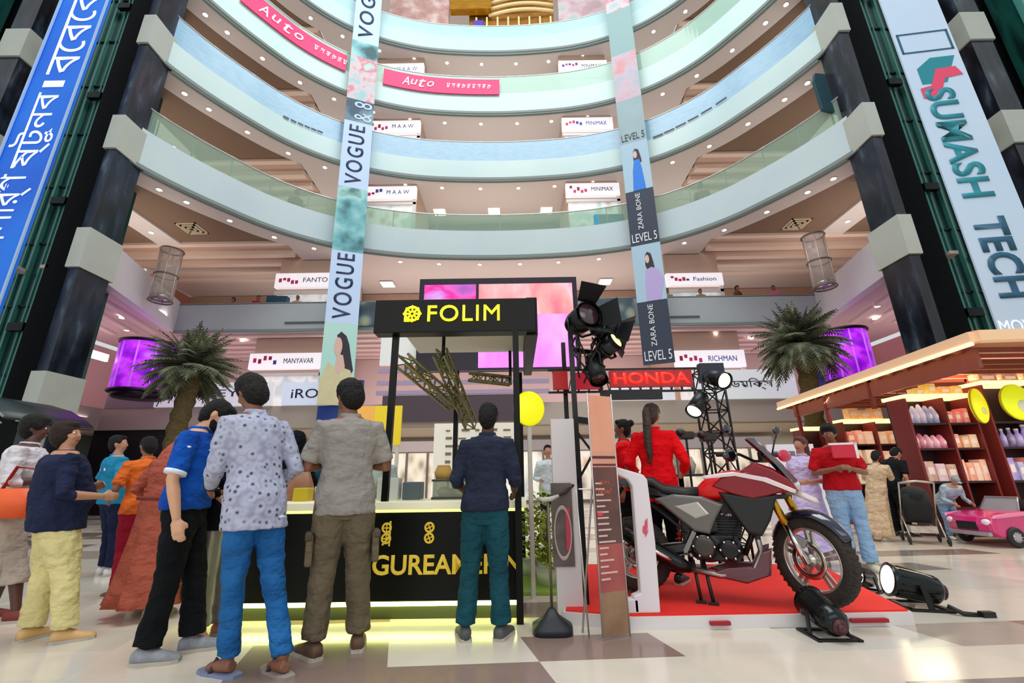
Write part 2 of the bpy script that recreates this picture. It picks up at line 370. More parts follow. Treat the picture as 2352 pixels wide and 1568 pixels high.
# ---- second floor: straight parapet with angled sides
P2 = [(CX-12.25, 12.4), (CX-13.75, 17.5), (CX+13.45, 17.5), (CX+12.45, 12.6)]
GREYF = mat('grey_parapet', '#a9b1b3', 0.5, var=0.12, vs=0.5, col2='#c0bcc4'); PALEF = mat('pale_parapet', '#e6e0e4', 0.5, var=0.15, vs=0.4, col2='#b9bcc4')
def seg_wall(mb, a, b, t, z0, z1):
    a, b = Vector(a), Vector(b); d = (b-a).normalized(); n = Vector((-d.y, d.x))*t
    mb.prism([tuple(a), tuple(b), tuple(b+n), tuple(a+n)], z0, z1, 'z')
s = MB(); seg_wall(s, P2[1], P2[2], 0.3, 7.2, 8.42); struct('trim_50', s, GREYF)
s = MB(); seg_wall(s, P2[0], P2[1], 0.3, 7.2, 8.55); struct('trim_51', s, PALEF)
s = MB(); seg_wall(s, P2[2], P2[3], 0.3, 7.2, 8.55); struct('trim_52', s, PALEF)
s = MB(); s.b2((P2[1][0], 17.44, 7.14), (P2[2][0], 17.6, 7.24)); s.b2((P2[1][0], 17.5, 8.4), (P2[2][0], 17.9, 8.47)); struct('trim_53', s, LIP)
s = MB()
for j in range(2): 
    xx = CX-8.2+j*15.7; s.b2((xx-0.9, 17.46, 7.48), (xx+0.9, 17.52, 7.56))
struct('trim_54', s, mat('dark_slot', '#55585a', 0.6))
PINKC = mat('pink_soffit', '#d9bdb8', 0.6, var=0.25, vs=0.35, col2='#c49ab8')
s = MB(); s.prism([(CX-18, 11), (CX-12.4, 12.4), (CX-13.9, 17.7), (CX+13.6, 17.7), (CX+12.6, 12.6), (CX+18, 11), (CX+18, 26), (CX-18, 26)], 7.22, 7.4, 'z'); struct('ceiling', s, PINKC)
s = MB()
for j in range(6): s.b2((CX-14, 18.0+j*0.75, 7.12), (CX+14, 18.25+j*0.75, 7.25))
struct('trim_55', s, mat('pale_beam', '#e6cfc8', 0.6))
s = MB()
for sg in (-1, 1):
    for j in range(3): 
        x = CX+sg*(13.2+j*0.9); s.add([(x, 11.5, 7.14), (x+0.25, 11.5, 7.14), (x+0.25+sg*1.5, 17.6, 7.14), (x+sg*1.5, 17.6, 7.14), (x, 11.5, 7.24), (x+0.25, 11.5, 7.24), (x+0.25+sg*1.5, 17.6, 7.24), (x+sg*1.5, 17.6, 7.24)], [(0,1,2,3),(4,7,6,5),(0,4,5,1),(1,5,6,2),(2,6,7,3),(3,7,4,0)])
struct('trim_56', s, mat('pale_beam', '#e6cfc8', 0.6))
s = MB(); s.b2((CX-17.5, 22.6, 7.4), (CX+17.5, 22.9, 11.0)); struct('wall_back', s, mat('second_floor_wall', '#a8866f', 0.7, var=0.3, vs=0.6, col2='#c9a498'))
for sg in (-1, 1):
    s = MB(); x = CX+sg*17.5; s.b2((x-0.1, 12.5, 7.4), (x+0.1, 22.6, 11.0)); struct('wall_left' if sg < 0 else 'wall_right', s, mat('second_floor_side', '#b07a66', 0.7, var=0.3, vs=0.5, col2='#d99a90'))
    for (x, y, w_) in ((13.9, 14.0, 'nearest'), (14.3, 15.6, 'middle'), (15.3, 17.0, 'farthest')):
        put_dl(CX+sg*x, y, 7.13, '%s of three downlights in the soffit below the second floor parapet, %s side' % (w_, 'left' if sg < 0 else 'right'), 'downlights under the second floor')
for (x, y, w_) in ((-11.5, 18.6, 'above the JOCKEY sign'), (-8.5, 19.4, 'just left of the VOGUE banner'), (9.5, 18.6, 'left of the right palm crown'), (7.4, 19.4, 'just right of the ZARA BONE banner'), (11.5, 19.4, 'behind the right palm crown'), (-5.2, 18.6, 'just right of the VOGUE banner')):
    put_dl(CX+x, y, 7.11, 'round downlight below the second floor, ' + w_, 'downlights under the second floor')
# ---- first floor band and ground storey
BEIGE = mat('beige_band', '#b8ab9d', 0.5, var=0.15, vs=0.5, col2='#a99fa0')
P1 = [(CX-16.5, 11.6), (CX-16.0, 17.6), (CX+15.6, 17.6), (CX+16.2, 11.6)]
s = MB(); seg_wall(s, P1[1], P1[2], 0.4, 3.15, 4.02); seg_wall(s, P1[0], P1[1], 0.4, 3.15, 4.02); seg_wall(s, P1[2], P1[3], 0.4, 3.15, 4.02); struct('trim_57', s, BEIGE)
s = MB(); s.b2((CX-18, 17.9, 3.1), (CX+18, 26, 3.3)); struct('ceiling', s, mat('ground_ceiling', '#cdbfae', 0.6))
s = MB(); s.b2((CX-20, 22.4, 0), (CX+20, 22.7, 3.1)); struct('wall_back', s, mat('ground_wall', '#d8d0c0', 0.6, var=0.3, vs=0.8, col2='#b8ada0'))
s = MB(); s.b2((CX-20, 22.4, 3.3), (CX+20, 22.7, 7.2)); struct('wall_back', s, mat('first_floor_wall', '#dcc4be', 0.6, var=0.4, vs=0.6, col2='#ecd4dc'))
for sg in (-1, 1):
    s = MB(); x = CX+sg*18.6; s.b2((x-0.1, 11, 3.3), (x+0.1, 22.4, 7.2)); struct('wall_left' if sg < 0 else 'wall_right', s, mat('first_side%d' % sg, '#dcb4b8' if sg < 0 else '#d88890', 0.6, var=0.4, vs=0.5, col2='#ecccd2'))
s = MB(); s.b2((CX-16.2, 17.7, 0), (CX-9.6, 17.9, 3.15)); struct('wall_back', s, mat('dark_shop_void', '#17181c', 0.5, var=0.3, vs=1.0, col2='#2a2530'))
s = MB(); s.add([(CX-15.9, 17.55, 4.02), (CX-11.6, 17.55, 4.02), (CX-13.2, 17.55, 4.95), (CX-15.9, 17.55, 5.6), (CX-15.9, 17.6, 4.02), (CX-11.6, 17.6, 4.02), (CX-13.2, 17.6, 4.95), (CX-15.9, 17.6, 5.6)], [(0,1,2,3),(4,7,6,5),(0,4,5,1),(1,5,6,2),(2,6,7,3),(3,7,4,0)])
struct('wall_left', s, mat('grey_stair_side', '#8d8288', 0.6))

# ---- lift towers at both sides
MARB = ramp_mat('black_marble', 'noise', 1.8, [(0.35, '#0d1016'), (0.5, '#1b212c'), (0.62, '#2c3542'), (0.75, '#5a6672')], 0.2, stretch=(1.6, 1.6, 0.45), detail=6); BLK = mat('tower_black', '#030405', 0.5, var=0.5, vs=5, col2='#0a0c0e', spec=0.1)  # near-black stands in for shade in the recesses beside the columns
BAND = mat('pale_band_stone', '#b9bfb4', 0.45, var=0.1, vs=1.0); TEAL = ramp_mat('dark_teal_glass', 'noise', 0.7, [(0.3, '#0a2a26'), (0.48, '#1d524c'), (0.6, '#12403a'), (0.75, '#2a6e68')], 0.2, stretch=(3, 3, 0.4))
TEAL2 = mat('teal_mullion', '#4f9488', 0.3, 0.2)
BZ = [(2.65, 3.95), (6.95, 8.2), (11.0, 12.25), (15.3, 16.55), (19.4, 20.8), (23.6, 25.0)]
for sg, side in ((-1, 'left'), (1, 'right')):
    X = lambda v: CX+sg*v
    def bx(mb, x0, x1, y0, y1, z0, z1): mb.b2((min(X(x0), X(x1)), y0, z0), (max(X(x0), X(x1)), y1, z1))
    s = MB(); bx(s, 11.65, 11.95, 11.15, 12.1, 0, 32); struct('wall_'+side, s, MARB)
    s = MB(); bx(s, 11.95, 13.05, 11.5, 12.2, 0, 32); struct('wall_'+side, s, BLK)
    s = MB(); bx(s, 16.45, 17.2, 11.55, 14.6, 0, 32); struct('wall_'+side, s, MARB)
    s = MB(); bx(s, 17.2, 19.4, 12.1, 12.4, 0, 32); struct('wall_'+side, s, BLK)
    s = MB(); bx(s, 14.95, 16.5, 14.3, 14.5, 0, 32); struct('wall_'+side, s, BLK)
    s = MB()
    for z0, z1 in BZ:
        bx(s, 11.60, 12.0, 11.08, 12.2, z0, z1); bx(s, 16.38, 17.25, 11.48, 14.7, z0, z1)
    struct('trim_%d' % (60+sg), s, BAND)
    # panoramic lift shaft: dark glass with steel mullions
    r = thing('lift_shaft', 'dark green glass lift shaft with steel mullions on the %s of the atrium' % side, 'lift shaft')
    s = MB(); bx(s, 13.05, 14.75, 11.9, 13.6, 0, 32); s.build('glass', TEAL, r)
    s = MB()
    for x in (13.05, 13.6, 14.2, 14.75): bx(s, x-0.02, x+0.02, 11.84, 11.9, 0, 32)
    for x in (13.4, 13.9): bx(s, x-0.03, x+0.03, 11.78, 11.9, 0, 32)
    s.build('guide_rails', TEAL2, r)
    for z in [2+2.05*i for i in range(15)]: s = MB(); bx(s, 13.05, 14.75, 11.85, 11.9, z-0.03, z+0.03); s.build('cross_bar', mat('near_black_steel', '#081512', 0.4, 0.5), r)
    for z in [5.4+4.15*i for i in range(6)]: s = MB(); bx(s, 13.3, 13.75, 11.65, 11.8, z-0.12, z+0.12); s.build('bracket', mat('near_black_steel', '#081512', 0.4, 0.5), r)
    r2 = thing('lift_shaft', 'second dark glass lift shaft beyond the outer marble wall at the far %s' % side, 'lift shaft')
    s = MB(); bx(s, 18.2, 20.6, 11.2, 12.0, 0, 32); s.build('glass', TEAL, r2)
    s = MB(); bx(s, 18.0, 18.12, 11.0, 11.2, 0, 32); bx(s, 19.2, 19.3, 11.1, 11.2, 0, 32); s.build('guide_rails', TEAL2, r2)
# lower left: dark curved escalator side and white post

for k, zf in ((2, 7.6), (3, 11.5), (4, 15.8), (5, 19.9), (6, 24.1)):      # added lights hidden behind the parapets, standing in for bounce on the soffits
    area('soffit_fill', (CX, 20.4, zf), (pi, 0, 0), 26, 2.2, 340, (1.0, 0.94, 0.90))
    for sg in (-1, 1): area('soffit_fill', (CX+sg*14.6, 14.9, zf), (pi, 0, 0), 2.6, 3.6, 130, (1.0, 0.93, 0.88))
area('soffit_fill', (CX, 20.2, 3.6), (pi, 0, 0), 28, 2.4, 380, (1.0, 0.90, 0.92))
for sg in (-1, 1): area('soffit_fill', (CX+sg*16.8, 14.6, 3.6), (pi, 0, 0), 1.6, 5, 130, (1.0, 0.85, 0.9))
area('ground_storey_light', (CX, 20.2, 3.05), (0, 0, 0), 30, 3, 260, (1.0, 0.96, 0.9))
# ---------------------------------------------------------------- roof end, gold display on the topmost gallery
s = MB(); s.b2((CX-17.5, 18.7, 31.4), (CX+17.5, 23, 31.6)); struct('ceiling', s, SOFF)
GOLD = mat('gold_leaf', '#a86f08', 0.3, 0.5, var=0.5, vs=2.5, col2='#e0b010', stretch=(0.5, 1, 3)); CREAM = mat('cream_frame', '#f4dca4', 0.5, emit=0.15)
r = thing('gold_display_wall', 'gold and cream arched display wall at the back of the topmost gallery', 'display')
s = MB(); s.b2((-3.5, 19.2, 27.9), (-1.05, 19.6, 31.2)); s.build('gold_panel', GOLD, r)
s = MB(); s.b2((-2.4, 19.8, 24.0), (2.75, 20.0, 31.0)); s.build('back_panel', mat('bronze_backing', '#9a6a2a', 0.4, 0.4, var=0.5, vs=3, col2='#c9963a'), r)
for i in range(8):
    s = MB(); s.b2((-2.0+i*0.64, 19.6, 24.0), (-1.9+i*0.64, 19.8, 27.75)); s.build('upright', CREAM, r)
for i in range(5):
    s = MB(); z = 27.85+i*0.5; s.tube([(-1.2+3.9*t/10, 19.6-0.25*sin(pi*t/10), z+0.03*t) for t in range(11)], 0.09, 8); s.build('curved_rail', CREAM, r)
r2 = MB(); r2.b2((-7.2, 19.5, 24.0), (-3.6, 19.8, 31.0)); o = r2.build('gallery_shop_front', ramp_mat('top_shop', 'noise', 1.6, [(0.35, '#b48a82'), (0.5, '#c9a098'), (0.65, '#e0ccc6')], 0.5, emit=0.1, stretch=(0.8, 1, 0.8)))
tag(o, 'rosy shop front left of the gold display on the topmost gallery', 'shop')
BX = MB(); BX.b2((-2.05, 18.85, 23.9), (-1.45, 19.15, 26.5)); tag(BX.build('display_box', mat('violet_box', '#4a2fb4', 0.5), bevel=0.03), 'violet box standing behind the topmost balustrade before the gold wall', 'box')
s = MB(); s.b2((3.0, 19.5, 24.0), (6.6, 19.8, 31.0)); tag(s.build('gallery_shop_front', ramp_mat('top_shop2', 'noise', 1.2, [(0.35, '#c9a8b0'), (0.5, '#dcc8cc'), (0.65, '#a8ccc4')], 0.5, emit=0.1, stretch=(0.8, 1, 0.8))), 'pale pink shop front right of the gold display on the topmost gallery', 'shop')

# ---------------------------------------------------------------- shop units with lit signs on each gallery
SIGNW = mat('lit_sign_white', '#f4eef2', 0.5, emit=0.55); SHOPG = ramp_mat('bright_shop_interior', 'voronoi', 1.6, [(0.1, '#d6b8a6'), (0.35, '#efe4e0'), (0.55, '#fbf6f4'), (0.8, '#cfd6d4')], 0.5, emit=0.3, stretch=(1.2, 1, 0.9))
MARKS = [mat('mark_grey', '#555566', 0.6), mat('mark_pink', '#e0407a', 0.6), mat('mark_red', '#c02040', 0.6), mat('mark_blue', '#4a50a8', 0.6), mat('mark_lilac', '#c0b0d8', 0.6)]
DARKG = mat('dark_shop_glass', '#3c3a36', 0.3, var=0.4, vs=2, col2='#6a5c50')
def shop(x0, x1, y, zf, zs0, zs1, zc, label, words, seed, tall=True, glass=SHOPG, xtra=0):
    rnd = random.Random(seed); r = thing('shop_unit', label, 'shop', (0, 0, 0))
    s = MB(); s.b2((x0, y, zf), (x1, y+3.4, zc)); s.build('shop_body', INNER, r)
    s = MB(); s.b2((x0+0.05, y-0.05, zf), (x1-0.05, y, zs0-0.25)); s.build('display_window', glass, r)
    s = MB(); s.b2((x0-0.05, y-0.22, zs0), (x1+0.05, y, zs1)); g = s.build('sign_box', SIGNW, r)
    s = MB(); s.b2((x0-0.05, y-0.14, zs0-0.3), (x1+0.05, y-0.02, zs0-0.16)); s.b2((x1-0.1, y-0.14, zf), (x1+0.05, y, zs0)); s.build('frame', mat('white_frame', '#efe6e4', 0.5), r)
    x = x0+0.1; hgt = zs1-zs0
    m = MB()
    for j in range(5):
        m.cur = rnd.choice([1, 1, 2, 3]); m.box((x+0.1+j*0.17*(x1-x0)/2.4, y-0.23, zs0+hgt*rnd.uniform(0.3, 0.7)), (0.13, 0.02, hgt*rnd.uniform(0.15, 0.3)))
    m.build('sign_marks', MARKS, r)
    text('sign_lettering', words, MARKS[0] if seed % 2 else MARKS[3], r, w=(x1-x0)*0.42, h=hgt*0.32, M=FRONT((x0+(x1-x0)*0.68, y-0.23, (zs0+zs1)/2)), depth=0.01)
    return r
for k, zs0, zs1, lab, zf in ((3, 14.35, 15.05, 'third', 11.6), (4, 18.35, 19.1, 'fourth', 15.8), (5, 22.2, 23.0, 'fifth', 20.0)):
    y = 18.8
    shop(-7.4, -4.75, y, zf, zs0, zs1, NEXT[k], 'white lit shop with pictured sign left of centre on the %s gallery' % lab, 'M A A W', 3+k)
    shop(2.75, 5.3, y, zf, zs0, zs1, NEXT[k], 'white lit shop with pictured sign right of centre on the %s gallery' % lab, 'MINIMAX', 4+k)
    s = MB(); s.b2((-4.6, 21.9, zf), (2.7, 22.2, NEXT[k]-1.1)); tag(s.build('gallery_shop_front', {3: mat('brown_shop_front', '#8f7562', 0.5, var=0.3, vs=1.0, col2='#a88a86'), 4: mat('mauve_shop_front', '#7d6a62', 0.5, var=0.4, vs=1.0, col2='#9a8a90'), 5: DARKG}[k]), '%s recessed shop front at the middle of the %s gallery' % ({3: 'brown', 4: 'mauve brown', 5: 'dark glass'}[k], lab), 'shop')
# second floor shops
shop(-10.8, -8.15, 18.55, 7.5, 9.55, 10.25, 11.0, 'bright white shop with pink lettered sign, left half of the second floor', 'FANTO', 31)
shop(7.05, 9.5, 18.55, 7.5, 9.35, 9.95, 11.0, 'bright white shop with red flower sign, right half of the second floor', 'Fashion', 32)
shop(-11.4, -8.3, 18.6, 4.0, 5.75, 6.45, 7.2, 'shop with pink and white sign under the left of the second floor', 'MANYAVAR', 33)
shop(7.0, 9.9, 18.6, 4.0, 5.55, 6.3, 7.2, 'shop with white sign behind the lamp truss on the first floor', 'RICHMAN', 34)
s = MB(); s.b2((10.1, 18.4, 3.3), (11.5, 18.7, 5.2)); tag(s.build('shop_doorway', mat('maroon_dark', '#3a2020', 0.5)), 'dark maroon doorway beside the white lettered panel on the right', 'doorway')
# ---------------------------------------------------------------- big screen
r = thing('video_screen', 'large black framed video wall glowing pink and violet at the second floor', 'screen')
P = [AT(965, 637, 17.15), AT(1323, 634, 17.15)]; x0, x1 = P[0].x, P[1].x; zt = P[0].z-0.08; zb = 5.25
s = MB(); s.b2((x0, 17.15, zb), (x1, 17.42, zt)); s.build('housing', mat('screen_black', '#1a0f22', 0.4), r)
xm = AT(1100, 640, 17.1).x
s = MB(); s.b2((x0+0.22, 17.10, 7.0), (xm-0.12, 17.15, zt-0.3)); s.build('left_panel', ramp_mat('screen_magenta', 'noise', 0.55, [(0.3, '#7a4a9e'), (0.45, '#c94fa8'), (0.55, '#e0188a'), (0.62, '#b070c0'), (0.75, '#d8a0d0')], 0.4, emit=0.75, stretch=(1, 1, 1.6)), r)
s = MB(); s.b2((xm, 17.10, 7.6), (x1-0.2, 17.15, zt-0.3)); s.build('right_panel', ramp_mat('screen_coral', 'noise', 0.6, [(0.3, '#e0506e'), (0.45, '#f08a8a'), (0.56, '#f4a8b0'), (0.68, '#ff4f98'), (0.8, '#f6c0d8')], 0.4, emit=0.8, stretch=(1.2, 1, 0.5)), r)
s = MB(); s.b2((xm, 17.10, zb+0.1), (x1-0.2, 17.15, 7.6)); s.build('lower_panel', ramp_mat('screen_violet', 'noise', 0.7, [(0.3, '#b060c8'), (0.5, '#d87ce0'), (0.7, '#e8a0e8')], 0.4, emit=0.8, stretch=(1, 1, 0.5)), r)
# posters on the parapet beside it
POST = ramp_mat('parapet_poster', 'voronoi', 1.4, [(0.1, '#c9b060'), (0.3, '#8a9a90'), (0.5, '#4a5a62'), (0.8, '#394650')], 0.4)
for xa, xb, l in ((820, 868, 'left'), (1335, 1455, 'right')):
    a, b = AT(xa, 700, 17.4), AT(xb, 700, 17.4); s = MB(); s.b2((a.x, 17.36, 7.3), (b.x, 17.46, 8.36)); tag(s.build('parapet_poster', POST), 'dark picture poster on the grey parapet %s of the screen' % l, 'poster')
# white bulkhead panel and fascia strips behind the food kiosk at first floor
s = MB(); s.b2((-5.5, 17.46, 5.6), (1.0, 17.6, 7.15)); tag(s.build('bulkhead_panel', mat('white_bulkhead', '#e2e4e0', 0.5, emit=0.15)), 'plain white bulkhead panel below the big screen', 'panel')
s = MB()
for z in (5.25, 4.75, 4.35): s.b2((-5.5, 17.3, z), (1.4, 17.45, z+0.16))
tag(s.build('shop_fascia_trims', mat('lilac_trim', '#a99ab8', 0.5)), 'lilac horizontal shop fascia strips behind the food kiosk', 'fascia')
s = MB(); s.b2((-5.2, 17.25, 3.3), (0.9, 17.4, 4.3)); tag(s.build('shop_canopy', mat('plum_canopy', '#4d3f49', 0.6)), 'dark plum shop canopy seen through the food kiosk', 'canopy')
# ---------------------------------------------------------------- first floor signs
def signboard(x0, x1, z0, z1, col, words, label, y=17.53, tcol='#3a3550', rz=0.0, w=0.6, emit=0.35, h=0.4, xo=0.0):
    r = thing('shop_sign', label, 'sign', ((x0+x1)/2, y, (z0+z1)/2), rz)
    L = x1-x0; s = MB(); s.box((0, 0, 0), (L, 0.16, z1-z0)); s.build('sign_board', mat('sb_'+col, col, 0.5, emit=emit), r)
    if words: text('lettering', words, mat('sl_'+tcol, tcol, 0.5), r, w=L*w, h=(z1-z0)*h, M=FRONT((xo*L, -0.085, 0)), depth=0.015)
    return r
signboard(-14.4, -9.7, 4.02, 4.98, '#dcdde2', 'JOCKEY', 'white sign reading JOCKEY behind the left palm trunk', xo=-0.1, w=0.62)
signboard(-9.3, -7.5, 4.02, 4.95, '#cfd8ec', 'iRO', 'pale blue sign with looped black lettering left of the blue notice board', tcol='#221c3a', w=0.6)
nb = signboard(-7.4, -6.1, 4.02, 5.0, '#2c3078', '', 'navy blue notice board by the woman banner', emit=0.2)
for j in range(3): s = MB(); s.box((-0.05*j, -0.09, -0.25+j*0.22), (0.9-0.2*j, 0.02, 0.07)); s.build('printed_line', mat('pale_lilac_line', '#c9c8ee', 0.5), nb)
signboard(3.9, 6.4, 4.02, 4.6, '#dfe2ea', 'DRESS', 'small white sign partly hidden below the red light beam', tcol='#403a48')
signboard(7.2, 11.3, 4.02, 5.2, '#d6dcdc', 'রেডমিক্স', 'long white sign with dark curly lettering left of the right palm', tcol='#2a2a3a', w=0.55)
signboard(11.9, 12.9, 4.02, 5.2, '#3a3a9a', '', 'small violet blue sign right of the right palm trunk', emit=0.2)
a = GR(1925, 870, 4.2); 
signboard(-3.2, 3.2, 4.15, 5.0, '#e6e0e6', 'Lotto  RISMARFIT', 'long white angled sign above the shelf kiosk canopy', y=0, tcol='#4a4250', w=0.9, rz=0, h=0.45)
o = bpy.data.objects['shop_sign.006'] if 'shop_sign.006' in bpy.data.objects else None
for o in bpy.data.objects:
    if o.get('label', '').startswith('long white angled sign'): o.location = (14.6, 14.9, 4.6); o.rotation_euler = (0, 0, radians(-72))
s = MB(); s.box((15.6, 13.1, 5.75), (0.1, 1.1, 0.6)); tag(s.build('wall_panel', mat('crimson_panel', '#e01850', 0.5, emit=0.5)), 'small crimson lit panel on the far right side wall', 'panel')
s = MB(); s.box((15.65, 14.5, 5.5), (0.1, 1.9, 0.55)); tag(s.build('wall_panel', mat('dark_plum_panel', '#4d3038', 0.5)), 'dark plum panel beside the crimson panel on the right side wall', 'panel')
# white glowing shop windows at left side wall first floor
s = MB(); s.box((-16.2, 14.6, 5.9), (0.12, 4.5, 0.28)); tag(s.build('strip_light', mat('pink_white_light', '#ffe6ee', 0.5, emit=3.0)), 'glowing white strip light on the left side wall behind the violet column', 'ceiling light')
s = MB(); s.box((-16.4, 14.4, 5.0), (0.12, 3.6, 1.4)); tag(s.build('shop_window', ramp_mat('left_pink_shop', 'noise', 1.2, [(0.3, '#b0607a'), (0.5, '#e89aa8'), (0.65, '#ffe0e0')], 0.5, emit=0.6, stretch=(1, 1.2, 0.4))), 'pink lit shop window on the left side wall', 'window')

# ---------------------------------------------------------------- round glass lift capsules and violet columns
CAPG = glass_mat('capsule_glass', '#e4dcd6', 0.7)
for sx, lab in ((AT(384, 625, 14.9), 'left'), (AT(1884, 615, 14.6), 'right')):
    r = thing('round_glass_pod', 'round glass viewing pod with dark rims at the %s corner of the second floor' % lab, 'glass pod', (sx.x, sx.y, 7.4))
    s = MB(); s.smooth = True; s.loft([(0, 0, 0.15, 0.36, 0.36), (0, 0, 2.15, 0.36, 0.36)], 28, 2); s.build('glass', CAPG, r)
    for z in (0.1, 1.1, 2.15):
        s = MB(); s.torus((0, 0, z), 0.37, 0.03, 'z', 28, 6); s.build('rim', mat('dark_rim', '#7a6c68', 0.4, 0.5), r)
    s = MB()
    for a in range(6): t = a*pi/3; s.cyl((0.36*cos(t), 0.36*sin(t), 0.1), (0.36*cos(t), 0.36*sin(t), 2.15), 0.02, n=6)
    s.build('mullions', mat('pale_mullion', '#d8c8c0', 0.4, 0.4), r)
    s = MB(); s.loft([(0, 0, 0.14, 0.32, 0.32), (0, 0, 0.3, 0.32, 0.32)], 20, 2); s.build('pod_base', STEEL, r)
VIO = ramp_mat('violet_glow', 'noise', 1.5, [(0.3, '#5a08a0'), (0.5, '#9a12d8'), (0.62, '#c63cf4'), (0.8, '#7a10b8')], 0.35, emit=0.8)
for sx, lab, rr in ((AT(335, 840, 15.6), 'left', 0.86), (AT(1940, 805, 15.4), 'right', 0.74)):
    r = thing('violet_light_column', 'round violet glowing column behind the %s palm tree' % lab, 'column', (sx.x, sx.y, 4.03)); r.scale = (1, 1, 0.84)
    s = MB(); s.smooth = True; s.loft([(0, 0, 0.3, rr, rr), (0, 0, 2.35, rr, rr)], 32, 2); s.build('glowing_drum', VIO, r)
    for z in (0.25, 2.38):
        s = MB(); s.torus((0, 0, z), rr+0.02, 0.07, 'z', 32, 8); s.build('rim', mat('dark_violet_rim', '#2a1438', 0.4, 0.3), r)
    s = MB()
    for a in range(10): t = a*pi/5; s.cyl((rr*cos(t), rr*sin(t), 0.3), (rr*cos(t), rr*sin(t), 2.35), 0.03, n=6)
    s.build('mullions', mat('violet_mullion', '#d06cf8', 0.4, emit=0.5), r)
    s = MB(); s.loft([(0, 0, 0.0, rr*0.9, rr*0.9), (0, 0, 0.25, rr, rr)], 24, 2); s.build('plinth', mat('dark_violet_rim', '#2a1438'), r)

# ---------------------------------------------------------------- hanging banners
def banner(name, label, pa, pb, zb, zt, segs, lean=(0, 0), th=0.05):
    """pa, pb: plan points of the left and right edge; segs: list of (z0, z1, material); returns (root, frame function)"""
    r = thing(name, label, 'banner', (pa[0], pa[1], zb)); A = Vector((0, 0, 0)); B = Vector((pb[0]-pa[0], pb[1]-pa[1], 0)); H = zt-zb
    ux = B.normalized(); n = Vector((ux.y, -ux.x, 0)); up = Vector((lean[0]/H, lean[1]/H, 1))
    def P(u, z, d=0.0): return A + B*u + up*(z-zb) + n*d
    for z0, z1, m, nm in segs:
        s = MB(); s.add([P(0, z0), P(1, z0), P(1, z1), P(0, z1), P(0, z0, -th), P(1, z0, -th), P(1, z1, -th), P(0, z1, -th)], [(0,1,2,3),(4,7,6,5),(0,4,5,1),(1,5,6,2),(2,6,7,3),(3,7,4,0)])
        s.build(nm, m, r)
    F = lambda u, z, rot=0.0, d=0.012: frame(P(u, z, d), ux*cos(rot)+up.normalized()*sin(rot), up.normalized()*cos(rot)-ux*sin(rot))
    return r, F, P, B.length
BLU = mat('banner_pale_blue', '#bcd2ee', 0.6, emit=0.08); NAVY = mat('banner_ink', '#223458', 0.6); TEALP = ramp_mat('banner_sea_picture', 'noise', 0.9, [(0.3, '#2c5a62'), (0.45, '#6cb0b8'), (0.6, '#a8dcd8'), (0.75, '#4a7a70')], 0.6)
DUSK = ramp_mat('banner_dusk_picture', 'noise', 0.8, [(0.3, '#1f3446'), (0.5, '#3c5a70'), (0.65, '#7fa0a8')], 0.6); PINKP = ramp_mat('banner_pink_picture', 'noise', 1.2, [(0.35, '#9ac8cc'), (0.5, '#d8c8cc'), (0.6, '#d87a8c'), (0.7, '#b6dcd8')], 0.6)
MINT = mat('banner_mint', '#a9dfd2', 0.6, var=0.5, vs=0.5, col2='#cfe8e4')
def zof(x, y, Y): return AT(x, y, Y).z
va, vb = (-7.42, 16.45), (-6.25, 16.9)
Zv = lambda y: zof(785 if y > 600 else 820, y, 16.7)
vz = [Zv(930), Zv(738), Zv(600), Zv(570), Zv(480), Zv(400), Zv(275), Zv(235), Zv(130), Zv(95), Zv(0)-0.2, Zv(-120)]
Z = {y: Zv(y) for y in (1000, 930, 742, 600, 578, 480, 432, 282, 232, 135, 100, -10, -140)}
root, F, P, BL = banner('hanging_banner', 'tall pale blue hanging banner with VOGUE lettering, left of the black food kiosk sign', va, vb, Z[930], Z[-140],
    [(Z[930], Z[742], MINT, 'portrait_panel'), (Z[742], Z[578], BLU, 'lettered_panel'), (Z[578], Z[432], TEALP, 'sea_panel'), (Z[432], Z[282], BLU, 'lettered_panel'), (Z[282], Z[232], DUSK, 'dark_panel'), (Z[232], Z[135], PINKP, 'picture_panel'), (Z[135], Z[100], TEALP, 'sea_panel'), (Z[100], Z[-140], BLU, 'lettered_panel')], lean=(-0.55, 0))
for y0, y1 in ((733, 583), (424, 290), (90, -60)):
    z0, z1 = Zv(y0), Zv(y1); text('vogue_lettering', 'VOGUE', NAVY, root, w=abs(z1-z0), h=BL*0.56, spacing=1.25, bold=0.008, M=F(0.47, (z0+z1)/2, pi/2), depth=0.006)
text('small_lettering', '& 8', BLU, root, w=1.1, h=0.8, M=F(0.62, (Z[282]+Z[232])/2, pi/2), depth=0.006)
# woman on the lowest panel: a printed portrait
def printed(root, P, name, m, pts, z0, z1, d):
    s = MB(); n = len(pts); vs = [P(u, z0+(z1-z0)*v, d) for u, v in pts]+[P(u, z0+(z1-z0)*v, d-0.006) for u, v in pts]
    s.add(vs, [tuple(range(n)), tuple(range(2*n-1, n-1, -1))]+[(i, i+n, (i+1) % n+n, (i+1) % n) for i in range(n)]); return s.build(name, m, root)
def blob(cx, cy, rx, ry, n=18, a0=0): return [(cx+rx*cos(2*pi*i/n+a0), cy+ry*sin(2*pi*i/n+a0)) for i in range(n)]
HAIRP = mat('print_hair', '#2a2430', 0.6); SKINP = mat('print_skin', '#dcb8a8', 0.6); SAREE = mat('print_cream_dress', '#d8d2a8', 0.6, var=0.5, vs=3, col2='#c8b88a')
printed(root, P, 'printed_hair', HAIRP, [(0.40, 0.84), (0.52, 0.89), (0.68, 0.84), (0.78, 0.74), (0.86, 0.58), (0.95, 0.42), (0.88, 0.36), (0.74, 0.40), (0.62, 0.50), (0.52, 0.66)], Z[930], Z[742], 0.008)
